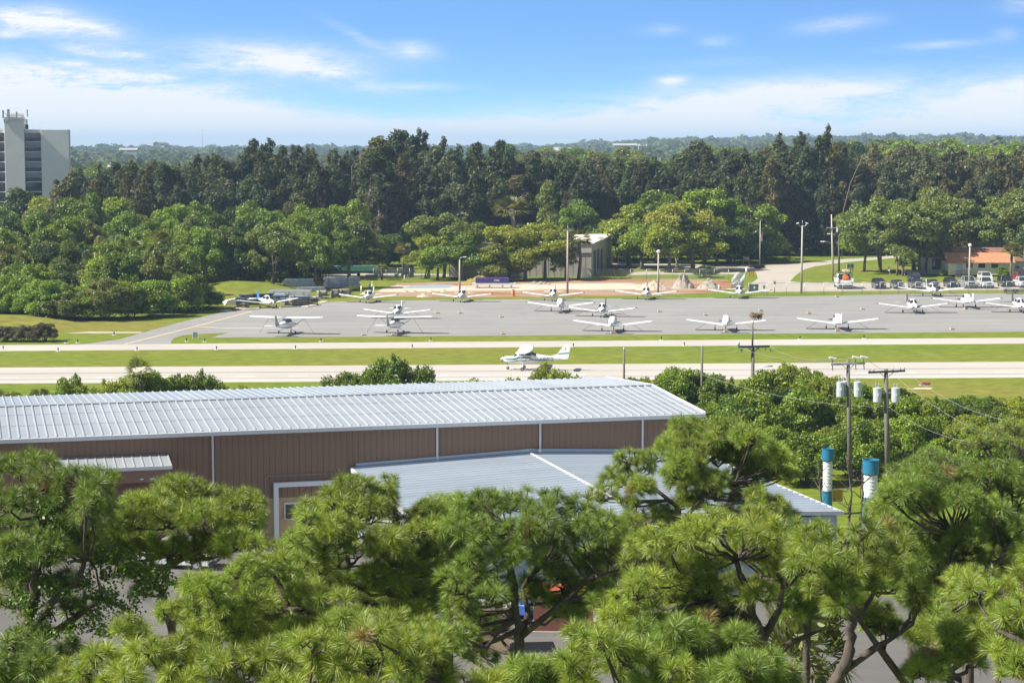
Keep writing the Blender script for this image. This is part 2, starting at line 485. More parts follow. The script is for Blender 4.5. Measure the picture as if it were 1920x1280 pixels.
ASPHALT = pave_material('apron_asphalt', (0.175, 0.175, 0.174), (0.295, 0.292, 0.286), 0.4, 7.5)
CONCRETE = pave_material('runway_concrete', (0.3, 0.28, 0.255), (0.49, 0.465, 0.43), 0.55)
ROAD = pave_material('pale_road', (0.31, 0.28, 0.24), (0.42, 0.385, 0.335), 0.2)
LOT = pave_material('parking_asphalt', (0.085, 0.083, 0.08), (0.15, 0.146, 0.14), 0.3)
LINE_YELLOW = mat('worn_yellow_line', (0.5, 0.4, 0.24), 0.8, var=0.2, scale=1.5)
LINE_WHITE = mat('worn_white_line', (0.68, 0.66, 0.62), 0.8, var=0.2, scale=1.0)


def dirt_material(name, cols, scale=0.12, stretch=(0.35, 1, 1)):
    m, N, L, P = nodes_of(name)
    P.inputs['Roughness'].default_value = 0.95; P.inputs['Specular IOR Level'].default_value = 0.1
    tc = N.new('ShaderNodeTexCoord'); mp = N.new('ShaderNodeMapping'); mp.inputs['Scale'].default_value = stretch
    L.new(tc.outputs['Object'], mp.inputs[0])
    n = N.new('ShaderNodeTexNoise'); n.inputs['Scale'].default_value = scale; n.inputs['Detail'].default_value = 10
    n.inputs['Roughness'].default_value = 0.68; n.inputs['Distortion'].default_value = 0.6; L.new(mp.outputs[0], n.inputs['Vector'])
    rp = N.new('ShaderNodeValToRGB'); el = rp.color_ramp.elements
    el[0].position = 0.32; el[0].color = cols[0] + (1,); el[1].position = 0.68; el[1].color = cols[-1] + (1,)
    for i, c in enumerate(cols[1:-1]):
        k = el.new(0.32 + 0.36 * (i + 1) / (len(cols) - 1)); k.color = c + (1,)
    L.new(n.outputs[0], rp.inputs[0]); L.new(rp.outputs[0], P.inputs['Base Color'])
    bp = N.new('ShaderNodeBump'); bp.inputs['Strength'].default_value = 0.8; bp.inputs['Distance'].default_value = 0.3
    L.new(n.outputs[0], bp.inputs['Height']); L.new(bp.outputs[0], P.inputs['Normal'])
    return m


def build_ground():
    xs = np.concatenate([-np.geomspace(20000, 470, 40), np.arange(-460, 461, 7.0), np.geomspace(470, 20000, 40)])
    ys = np.concatenate([[-300, -120], np.arange(-60, 700, 6.0), np.geomspace(706, 30000, 90)])
    X, Y = np.meshgrid(xs, ys)
    Z = hgt(X, Y)
    nx, ny = len(xs), len(ys)
    idx = np.arange(nx * ny).reshape(ny, nx)
    q = np.stack([idx[:-1, :-1], idx[:-1, 1:], idx[1:, 1:], idx[1:, :-1]], -1).reshape(-1, 4)
    me = np_mesh('ground', np.stack([X, Y, Z], -1), q, mats=[grass_material()], smooth=True)
    tag(link(bpy.data.objects.new('ground', me)), kind='structure')


def sheet(name, poly, z, m, kind='structure'):
    bm = bmesh.new()
    vs = [bm.verts.new((p[0], p[1], z)) for p in poly]
    f = bm.faces.new(vs)
    bm.normal_update()
    if f.normal.z < 0: f.normal_flip()
    bmesh.ops.triangulate(bm, faces=bm.faces[:])
    me = bpy.data.meshes.new(name); bm.to_mesh(me); bm.free(); me.materials.append(m)
    o = link(bpy.data.objects.new(name, me))
    return tag(o, kind=kind)


def px(*pts): return [gz(u, v) for u, v in pts]


def strip(v0l, v0r, v1l, v1r, ext=2.2):
    a, b = gz(0, v0l), gz(1920, v0r); c, d = gz(0, v1l), gz(1920, v1r)
    e0, e1 = b - a, d - c
    return [a - e0 * ext, b + e0 * ext, d + e1 * ext, c - e1 * ext]


def bent(pts, wob, seed, n=6):
    """A rough edge: the outline subdivided and jittered."""
    r = random.Random(seed); out = []
    for i, p in enumerate(pts):
        q = pts[(i + 1) % len(pts)]
        for k in range(n):
            t = k / n
            out.append((p[0] + (q[0] - p[0]) * t + r.uniform(-wob, wob), p[1] + (q[1] - p[1]) * t + r.uniform(-wob, wob)))
    return out


build_ground()
sheet('runway', strip(688.8, 677.8, 719, 707.7), 0.006, CONCRETE)
sheet('runway_edge_line', strip(715.6, 704.6, 716.3, 705.2), 0.011, LINE_WHITE)
sheet('runway_joint', strip(711.6, 700.7, 712.1, 701.1), 0.011, mat('dark_joint', (.16, .15, .14), .9, var=.2))
sheet('tyre_mark', strip(699.5, 689.4, 701.5, 691.0), 0.011, mat('tyre_grey', (.27, .255, .24), .9, var=.2, scale=.2, stretch=(.05, 1, 1)))
for k_ in range(-2, 24):
    u_ = k_ * 88 + (k_ * 37 % 23); v_ = 707.8 - 11 * u_ / 1920
    sheet('runway_dash', px((u_, v_), (u_ + 34, v_ - .2), (u_ + 34, v_ + .7), (u_, v_ + .9)), 0.015, LINE_WHITE)
sheet('taxiway', strip(646.8, 633, 658, 644), 0.006, CONCRETE)
APRON = [(120, 646.2), (160, 644.5), (225, 636), (267, 624), (325, 607.5), (375, 595), (410, 587), (425, 584), (470, 578), (520, 576), (570, 573), (590, 570),
         (600, 567.5), (640, 565), (800, 563), (1000, 561), (1240, 559.3), (1480, 556), (1700, 551.5), (1920, 549.4), (2300, 545.5),
         (2400, 619), (1920, 622), (1240, 627), (1000, 628.7), (640, 631.5), (395, 632.8), (430, 623.5), (390, 625.2), (355, 626.8), (338, 630), (326, 634), (321, 641), (322, 645)]
sheet('apron', bent(px(*APRON), 0.12, 8, 14), 0.010, ASPHALT)
sheet('taxi_centre_line', px((230, 645), (300, 628), (350, 615.5), (390, 605), (430, 594), (470, 583.5), (472, 584.2), (431, 595), (391, 606), (351, 616.6), (301, 629.2), (236, 645)), 0.015, LINE_YELLOW)
sheet('taxi_side_line', px((367, 611.5), (420, 614.8), (560, 614.3), (560, 615), (420, 615.6), (367, 612.3)), 0.015, LINE_YELLOW)
sheet('side_path', px((-60, 621.5), (100, 621), (266, 622), (264, 624.4), (100, 624.8), (-60, 625.5)), 0.006, ROAD)
# parking lane and the road that leaves it
sheet('parking_lane', px((1400, 548.2), (1440, 547.4), (1560, 546), (1680, 544.8), (1920, 543), (2200, 541), (2200, 527.5), (1920, 529), (1680, 530.2), (1565, 530.4), (1502, 529.3), (1481, 527.4), (1406, 533)), 0.008, ROAD)
sheet('road', px((1406, 533.5), (1481, 527.9), (1490, 518), (1499, 511), (1509, 505), (1527, 499.6), (1552, 496), (1590, 491.2), (1640, 487.2), (1700, 481.5), (1800, 475), (1800, 470.5), (1700, 477), (1640, 482.5),
                 (1577, 486.2), (1540, 489.3), (1502, 494), (1470, 496), (1440, 496.4), (1420, 497), (1410, 503), (1418, 512), (1421, 522)), 0.012, ROAD)
sheet('driveway', px((1424, 496.6), (1300, 496), (1225, 494.5), (1150, 494), (1150, 500), (1240, 500.5), (1330, 504), (1412, 508.5)), 0.016, ROAD)
sheet('forecourt_path', px((1180, 516), (1190, 509.5), (1310, 508.5), (1380, 510), (1396, 514), (1300, 514.5), (1240, 514.5)), 0.008, ROAD)
sheet('service_path', px((1790, 767), (1830, 763), (2100, 758), (2100, 770), (1840, 776), (1790, 778)), 0.008, CONCRETE)
sheet('parking_lot', [(-70, 60), (60, 60), (60, 117), (30, 120), (21, 123), (-3, 116), (-11.5, 140), (-40, 132), (-70, 123.5)], 0.010, LOT)
sheet('side_road', px((560, 517), (700, 512), (860, 514), (860, 518.5), (700, 517), (600, 522)), 0.008, ROAD)
# building site
DIRT = dirt_material('red_dirt', [(0.21, 0.075, 0.035), (0.27, 0.14, 0.085), (0.33, 0.25, 0.185), (0.23, 0.1, 0.05)], 0.16)
SAND = dirt_material('pale_sand', [(0.42, 0.34, 0.26), (0.52, 0.45, 0.37), (0.34, 0.24, 0.17)], 0.2)
sheet('dirt_lot', bent(px((690, 556), (720, 545), (745, 531), (860, 528), (960, 526.5), (1100, 523.5), (1250, 523), (1365, 525), (1372, 540), (1340, 548), (1240, 553), (1100, 555.5), (900, 557)), 0.35, 1), 0.006, DIRT)
sheet('sand_strip', bent(px((700, 548), (720, 540), (745, 535), (850, 536.5), (960, 534), (1000, 531.5), (1180, 531), (1220, 536), (1180, 543), (1000, 543.5), (860, 545.5)), 0.5, 2), 0.012, SAND)
sheet('sand_track', px((578, 558), (600, 553), (630, 547), (636, 546), (640, 547), (610, 556), (590, 560)), 0.012, SAND)
sheet('water_sheet', bent(px((757, 541), (768, 535.2), (846, 533.5), (850, 536), (842, 540)), 0.2, 3), 0.018, mat('blue_grey_liner', (0.27, 0.34, 0.38), 0.5, var=0.15, scale=0.4))

# apron: tie-down marks, patches of tar
CRACK = mat('tar_patch', (0.13, 0.13, 0.13), 0.8, var=0.2)
def apron_marks():
    rnd = random.Random(5)
    spots = [(822, 588), (893, 593), (905, 585), (976, 588), (930, 626), (1000, 623), (1235, 583), (1283, 590), (1330, 584), (1372, 588), (1520, 589), (1555, 570), (1530, 559), (1478, 580), (1460, 591),
             (1790, 614), (1850, 612), (1000, 570), (620, 600), (840, 612), (775, 593), (1267, 592), (1690, 560), (1600, 583), (1650, 578)]
    for u, v in spots:
        p = gz(u, v); l = rnd.uniform(0.8, 2.6)
        b = MB().box((p.x, p.y, 0.013), (l, rnd.uniform(.12, .3), 0.006), rnd.uniform(-.2, .2))
        tag(b.build('tar_patch', CRACK), kind='structure')
apron_marks()
# ------------------------------------------------------------------ buildings
def ribbed(name, base, rough=0.45, metal=0.0, var=0.06, scale=1.0, stretch=(1, 1, 0.15)):
    return mat(name, base, rough, metal, var=var, scale=scale, stretch=stretch)


ROOF_METAL = mat('bright_roof_metal', (0.45, 0.49, 0.53), 0.36, 0.45, var=0.13, scale=0.35, stretch=(1, .15, 1))
ROOF_SIDE = mat('blue_roof_metal', (0.37, 0.43, 0.5), 0.36, 0.4, var=0.14, scale=0.3, stretch=(.25, 1, 1))
TRIM = mat('pale_trim', (0.6, 0.61, 0.62), 0.5, var=0.05)
BROWN = mat('brown_wall_metal', (0.225, 0.13, 0.08), 0.5, var=0.04, scale=0.15, stretch=(1, 1, 0.3))
TAN = mat('tan_block_wall', (0.5, 0.36, 0.2), 0.85, var=0.08, scale=1.5)
PIPE_WHITE = mat('pale_duct_metal', (0.66, 0.68, 0.72), 0.45, var=0.04)


def warehouse():
    n = gz(1312, 773, 8.0); l = gz(0, 821, 8.0)
    ax = (l - n); ax.z = 0; ax.normalize()             # along the long wall, to the left
    ay = Vector((-ax.y, ax.x, 0))
    if ay.y < 0: ay = -ay                               # away from the camera
    ang = math.atan2(-ax.y, -ax.x)                      # local +X runs to the right
    LEN, WID, EH, RH = 64.0, 23.0, 8.0, 8.68
    root = thing('warehouse', (n.x, n.y, 0), ang, 'long brown metal warehouse under a bright ribbed metal roof', 'warehouse')
    # local frame: x from -LEN (left) to 0 (right end), y from 0 (near wall) to WID
    B = MB()
    pr = 0.42
    def wall_prof(x0, x1, y, sgn, z0, z1):  # corrugated wall face with folded ribs
        xs = []
        k = 0; x = x0
        while x < x1 - 0.001:
            xs += [(x, 0), (x + 0.3, 0), (x + 0.33, 0.05), (x + 0.39, 0.05)]
            x += pr; k += 1
        xs.append((x1, 0))
        vs = [(px_, y + sgn * d, z) for z in (z0, z1) for px_, d in xs]; m = len(xs)
        B.add(vs, [(i, i + 1, m + i + 1, m + i) for i in range(m - 1)])
    wall_prof(-LEN, 0, 0, -1, 3.1, EH - 0.05)
    B.add([(0, 0, 3.1), (0, WID, 3.1), (0, WID, EH - 0.05), (0, WID / 2, RH - 0.08), (0, 0, EH - 0.05)], [(0, 1, 2, 3, 4)])
    B.add([(-LEN, 0, 0), (-LEN, WID, 0), (-LEN, WID, EH - .05), (-LEN, WID / 2, RH - .08), (-LEN, 0, EH - .05)], [(4, 3, 2, 1, 0)])
    B.add([(-LEN, WID, 0), (0, WID, 0), (0, WID, EH - .05), (-LEN, WID, EH - .05)], [(0, 1, 2, 3)])
    B.build('wall', BROWN, root, fix=False)
    MB().box((-LEN / 2, WID / 2, 1.545), (LEN - 0.1, WID - 0.1, 3.09)).build('base_wall', TAN, root)
    # roof: two slopes with standing ribs
    Rf = MB()
    o = 0.35
    for s in (0, 1):
        ya, yb = (-o, WID / 2) if s == 0 else (WID + o, WID / 2)
        za = EH - o * (RH - EH) / (WID / 2)
        Rf.add([(-LEN - .3, ya, za), (.3, ya, za), (.3, yb, RH), (-LEN - .3, yb, RH)], [(0, 1, 2, 3) if s == 0 else (3, 2, 1, 0)])
        x = 0.2
        while x > -LEN:
            for dx0 in (0,):
                w, h = 0.045, 0.075
                vs = []
                for yy, zz in ((ya, za), (yb, RH)):
                    vs += [(x - w * 1.6, yy, zz + .002), (x - w * .7, yy, zz + h), (x + w * .7, yy, zz + h), (x + w * 1.6, yy, zz + .002)]
                f = [(0, 4, 5, 1), (1, 5, 6, 2), (2, 6, 7, 3), (0, 1, 2, 3)]
                Rf.add(vs, [tuple(reversed(q)) for q in f] if s == 0 else f)
            x -= 0.61
    Rf.build('roof', ROOF_METAL, root)
    lp = MB()
    for f_ in (.36, .7):
        yy = -o + (WID / 2 + o) * f_; zz = EH + (RH - EH) * (yy / (WID / 2))
        lp.box((-LEN / 2, yy, zz + .008), (LEN + .5, .035, .02))
    lp.build('panel_lap', mat('lap_grey', (.25, .28, .31), .5, .4), root)
    MB().slab([(-LEN - .3, WID / 2 - .28, RH + .055), (-LEN - .3, WID / 2, RH + .105), (-LEN - .3, WID / 2 + .28, RH + .055), (-LEN - .3, WID / 2, RH + .03)], (LEN + .6, 0, 0)).build('ridge_cap', ROOF_METAL, root)
    g = MB(); g.box((-LEN / 2, -o - 0.07, EH - 0.17), (LEN + .6, 0.13, 0.3)); g.build('gutter', TRIM, root, bevel=0.02)
    g = MB()
    for s in (-1, 1):
        a = Vector((0.32, WID / 2 - (WID / 2 + o) * (1 if s < 0 else -1), EH - .03)); b = Vector((.32, WID / 2, RH - .01))
        g.bar(a, b, 0.05, 0.26)
    g.build('barge_board', TRIM, root)
    def onwall(u, v):  # point of the near wall seen at a pixel
        d = ray(u, v); nn = -ay
        k = (n - Vector((0, 0, CAMH))).dot(nn) / d.dot(nn)
        p = Vector((0, 0, CAMH)) + d * k - Vector((n.x, n.y, 0))
        return -p.dot(ax), p.z
    for u, v0, v1 in ((398, 812, 905), (819, 798, 862), (1012, 790, 848), (1204, 782, 860)):
        x, _ = onwall(u, v0); zb = max(5.2, 0) if u > 700 else 0.1
        MB().box((x, -0.13, (EH - .3 + zb) / 2), (0.14, 0.12, EH - .3 - zb)).build('downpipe', TRIM, root, bevel=0.02)
    x0, z0 = onwall(516, 903); x1, z1 = onwall(664, 897)
    d = MB(); d.box((x0, -0.28, (z0 + .2) / 2), (0.33, 0.34, z0 - 0.2)); d.box(((x0 + x1) / 2 + 0.17, -0.28, z0 - .165 + .0), (x1 - x0 - .0, 0.345, 0.33))
    d.build('wall_duct', PIPE_WHITE, root, bevel=0.02)
    x0, z0 = onwall(497, 892); x1, z1 = onwall(664, 887)
    MB().tube([(x0, -.1, 0.3), (x0, -.1, z0 - .2), (x0 + .06, -.1, z0 - .06), (x0 + .2, -.1, z0), (x1, -.1, z0)], 0.035, 6).build('conduit', mat('conduit_grey', (.3, .28, .27), .5, .3), root)
    xw, zw = onwall(565, 945)
    f = MB().box((xw - .35, -0.03, zw - .4), (1.75, 0.08, 1.2)).build('window', mat('window_frame_white', (.6, .62, .64), .5), root)
    MB().box((xw - .35, -0.075, zw - .45), (1.55, 0.02, 1.0)).build('pane', GLASS, f)
    # entrance canopy with its own little roof
    xr, zr = onwall(311, 870); xl, _ = onwall(60, 880)
    c = MB(); c.box(((xl + xr) / 2, -1.3, 5.55), (xr - xl, 2.6, 1.1)); c.build('canopy_box', BROWN, root, bevel=0.02)
    rb = MB(); rb.add([(xl - .15, -2.85, 6.12), (xr + .15, -2.85, 6.12), (xr + .15, 0, 6.5), (xl - .15, 0, 6.5), (xl - .15, -2.85, 6.05), (xr + .15, -2.85, 6.05), (xr + .15, 0, 6.43), (xl - .15, 0, 6.43)],
                     [(0, 1, 2, 3), (7, 6, 5, 4), (0, 4, 5, 1), (1, 5, 6, 2), (3, 2, 6, 7), (0, 3, 7, 4)])
    x = xr + .1
    while x > xl:
        rb.bar((x, -2.85, 6.14), (x, -0.01, 6.52), 0.07, 0.07); x -= 0.61
    cr = rb.build('canopy_roof', ROOF_METAL, root)
    MB().box(((xl + xr) / 2, -2.88, 6.0), (xr - xl + .3, 0.08, 0.24)).build('canopy_fascia', TRIM, root)
    MB().box(((xl + xr) / 2, -.06, 2.5), (xr - xl - .3, 0.1, 4.7)).build('door', mat('rust_red_door', (.17, .06, .05), .6), root)
    for u in (271, 289):
        xx, _ = onwall(u, 898)
        MB().lathe((xx - .4, -2.64, 5.25), [(0.09, -.05), (0.12, 0.0), (0.09, .05)], 10).build('canopy_lamp', WHITE_WALL, root)
    return n, ax, ay, ang


WN, WAX, WAY, WANG = warehouse()


def side_hall():
    """Gabled hall built against the warehouse, ridge square to it."""
    root = thing('side_hall', (WN.x, WN.y, 0), WANG, 'low hall with a blue grey ribbed roof built against the brown warehouse', 'hall')
    XR, XL, D, EH, RH = -0.3, -25.7, 25.0, 5.0, 5.5
    xm = (XR + XL) / 2
    rf = MB()
    for s in (0, 1):
        xe = XL - .3 if s == 0 else XR + .3
        ze = EH - .012
        rf.add([(xe, -.12, ze), (xm, -.12, RH), (xm, -D, RH), (xe, -D, ze)], [(0, 1, 2, 3) if s else (3, 2, 1, 0)])
        y = -0.3
        while y > -D + .2:
            h, w = 0.085, 0.12
            vs = []
            for xx, zz in ((xe, ze), (xm, RH)):
                vs += [(xx, y - w, zz + .002), (xx, y - w * .4, zz + h), (xx, y + w * .4, zz + h), (xx, y + w, zz + .002)]
            rf.add(vs, [(0, 4, 5, 1), (1, 5, 6, 2), (2, 6, 7, 3), (0, 1, 2, 3)])
            y -= 0.9
    rf.build('roof', ROOF_SIDE, root)
    MB().bar((xm, -.12, RH + .06), (xm, -D, RH + .06), 0.2, 0.04).build('ridge_cap', mat('pale_ridge', (.66, .64, .62), .5), root)
    t = MB(); t.bar((XL - .36, -.1, EH - .1), (XL - .36, -D - .1, EH - .1), 0.14, 0.26); t.bar((XR + .36, -.1, EH - .08), (XR + .36, -D - .1, EH - .08), 0.14, 0.22)
    t.bar((XL - .3, -D - .06, EH - .05), (xm, -D - .06, RH - .05), .1, .26); t.bar((xm, -D - .06, RH - .05), (XR + .3, -D - .06, EH - .05), .1, .26)
    t.build('eave_trim', TRIM, root)
    fl = MB(); fl.slab([(XL, -.11, EH + .0), (XL, -.11, EH + .3), (xm, -.11, RH + .34), (XR, -.11, EH + .3), (XR, -.11, EH), (xm, -.11, RH + .02)], (0, 0.06, 0))
    fl.build('flashing', ROOF_SIDE, root)
    w = MB()
    w.prism([(XL, -D + .1), (XR, -D + .1), (XR, -.4), (XL, -.4)], 0.0, EH - .22)
    w.build('wall', mat('blue_grey_siding', (.36, .4, .43), .55, var=.06), root)
    rb = MB()
    x = XL + .2
    while x < XR:
        rb.box((x, -D + .08, (EH - .3) / 2), (.07, .04, EH - .3)); x += .9
    rb.build('siding_batten', mat('pale_batten', (.5, .53, .55), .5), root)
    # camera on the warehouse wall above the roof
    c = thing('security_camera', (0, 0, 0), 0, 'small white security camera on the brown wall above the hall roof', 'camera')
    p = WN - WAX * (-13.0); c.location = (WN.x + WAX.x * 12.4, WN.y + WAX.y * 12.4, 5.75); c.rotation_euler = (0, 0, WANG)
    MB().box((0, -.12, 0), (.06, .24, .06)).build('bracket', DARK_STEEL, c)
    MB().box((0.05, -.34, -.02), (.16, .3, .16), 0.3).build('housing', WHITE_WALL, c, bevel=.02)


side_hall()


def tower_block():
    """High-rise at the far left."""
    y = 590.0
    P = lambda u, v, yy=y: at(u, v, yy)
    xl = P(-90, 300).x; x_tl = P(13, 300).x; x_tr = P(49, 300).x; x_wr = P(79, 300).x; x_r = P(129.5, 300).x
    zt = P(60, 243).z; zt2 = P(30, 220).z; fl = P(60, 243).z - P(60, 261.7).z
    root = thing('tower_block', (x_r, y, 0), R(10.5), 'tall grey apartment tower with dark balconies and rooftop antennas', 'tower')
    o = Vector(root.location)
    L = lambda x, yy, z: Vector((x, yy, z)) - o
    wallm = mat('tower_plaster', (.78, .76, .71), .85, var=.04, scale=.3)
    b = MB()
    def bx(x0, x1, y0, y1, z0, z1): b.box(L((x0 + x1) / 2, (y0 + y1) / 2, (z0 + z1) / 2), (x1 - x0, y1 - y0, z1 - z0))
    bx(x_wr, x_r, y, y + 16, 0, zt)
    bx(xl, x_wr - .002, y + 2.2, y + 15.9, 0, zt - .1)
    b.build('wall', wallm, root, bevel=.05)
    b = MB(); bx(x_tl, x_tr, y - .8, y + 6, 0, zt2); b.build('stair_tower', wallm, root, bevel=.05)
    b = MB(); bx(xl, x_wr - .01, y + .05, y + 2.19, zt - 2.6 + 1.6, zt - .02); b.build('parapet', wallm, root)
    slab = mat('balcony_slab', (.55, .56, .58), .8); rail = mat('balcony_rail', (.022, .027, .036), .35); dark = mat('balcony_wall', (.12, .13, .16), .6)
    k = 0
    z = zt - 1.0 - fl + .15
    while z > 1:
        for x0, x1 in ((x_tr + .02, x_wr - .02), (xl, x_tl - .02)):
            b = MB(); bx(x0, x1, y + .0, y + 2.18, z, z + .28); bo = b.build('balcony', slab, root)
            b = MB(); bx(x0 + .05, x1 - .05, y + .06, y + .12, z + .3, z + 1.3); b.build('railing', rail, bo)
            b = MB(); bx(x0 + .12, x1 - .12, y + 2.1, y + 2.19, z + .3, z + fl - .05); b.build('balcony_door', GLASS, bo)
        z -= fl
    bx2 = MB(); b = bx2; bx(x_tr + .02, x_wr - .02, y + 2.195, y + 2.2, 0, zt - 1); bx(xl, x_tl - .02, y + 2.195, y + 2.2, 0, zt - 1)
    # antennas round the top of the stair tower
    am = mat('antenna_panel', (.5, .5, .5), .5)
    def mast(u0, v0, v1, w=.5, parent=root, name='antenna'):
        p = P(u0, v0, y - 1); q = P(u0, v1, y - 1)
        MB().box((p + q) / 2 - o, (w, w * .6, p.z - q.z)).build(name, am, parent, bevel=.03)
    for u, v0, v1, w in ((8, 207, 222, .55), (17.5, 205, 220, .75), (32.5, 210, 219, .5), (52, 206, 219, .35), (10, 224, 231, .35), (50.5, 224, 233, .6), (15, 224, 230, .7)):
        mast(u, v0, v1, w)
    b = MB(); bx(x_tl - .3, x_tr + .3, y - 1.1, y + 6.3, zt2 - .9, zt2 - .75); bx(x_tl + .6, x_tr - .4, y + .5, y + 5, zt2 + .002, zt2 + .7); b.build('roof_platform', am, root)
    p = P(51, 238, y - 1) - o
    MB().box(p, (.9, .8, 1.4)).build('equipment_box', DARK_STEEL, root)
    MB().bar(P(32, 219, y - .95) - o, P(32.5, 233, y - .95) - o, .12).build('cable', WHITE_WALL, root)
    r_ = MB()
    for zz in (zt2 + .9,):
        r_.bar(L(x_tl, y - .7, zz), L(x_tr, y - .7, zz), .07)
        for i in range(9): r_.bar(L(x_tl + (x_tr - x_tl) * i / 8, y - .7, zt2), L(x_tl + (x_tr - x_tl) * i / 8, y - .7, zz), .05)
    r_.build('guard_rail', STEEL, root)


tower_block()


def hangar():
    a = gz(1109, 519); yb = a.y
    xl = gz(842, 519).x
    zt = at(1109, 457, yb).z
    far = gz(1147, 496.5)
    dx, dy = far.x - a.x, far.y - a.y
    root = thing('hangar', ((a.x + xl) / 2, yb, 0), 0, 'beige flat-roofed metal hangar half hidden behind trees', 'hangar')
    o = Vector(root.location)
    beige = mat('beige_metal_siding', (.42, .39, .34), .6, var=.1, scale=.5, stretch=(1, 1, .2))
    ft = [(xl, yb), (a.x, yb), (a.x + dx, yb + dy), (xl + dx, yb + dy)]
    loc = [(p[0] - o.x, p[1] - o.y) for p in ft]
    b = MB(); b.prism(loc, 0, zt - .1)
    b.build('wall', beige, root)
    rb = MB()
    x = loc[0][0]
    while x < loc[1][0]:
        rb.box((x, -.015, zt / 2), (.1, .04, zt - .3)); x += 1.3
    rb.build('siding_rib', beige, root)
    f = MB(); x = loc[1][0] - 14
    f.box(((loc[0][0] + loc[1][0]) / 2, -.12, zt - .95), (loc[1][0] - loc[0][0], .2, 1.9)); f.build('fascia', mat('pale_fascia', (.5, .48, .44), .6, var=.1), root)
    g = .4
    MB().prism([(loc[0][0] - g, -g), (loc[1][0] + g, -g), (loc[2][0] + g, loc[2][1] + g), (loc[3][0] - g, loc[3][1] + g)], zt - .09, zt + .16).build('roof', mat('pale_gravel_roof', (.62, .58, .5), .8, var=.08), root)
    d = Vector((dx, dy, 0)).normalized(); nrm = Vector((d.y, -d.x, 0))
    ang = math.atan2(d.y, d.x)
    c0 = Vector((loc[1][0], loc[1][1], 0))
    Ld = math.hypot(dx, dy)
    for t, h, w in ((.14, 5.2, 4.0), (.3, 5.2, 4.0), (.46, 4.9, 3.6), (.75, 2.3, 1.3)):
        p = c0 + d * (Ld * t) + nrm * .03
        MB().box((p.x, p.y, h / 2), (w, .12, h), ang).build('door', mat('dark_door_opening', (.04, .05, .065), .5), root)
    for t in (.9,):
        p = c0 + d * (Ld * t) + nrm * .1
        MB().box((p.x, p.y, zt / 2 + .6), (.18, .18, zt + 1.2), ang).build('downpipe', STEEL, root)
    MB().box((loc[1][0] + 2.5, loc[1][1] + 15, zt + .5), (1.4, 1.4, .7)).build('roof_vent', TRIM, root)


hangar()


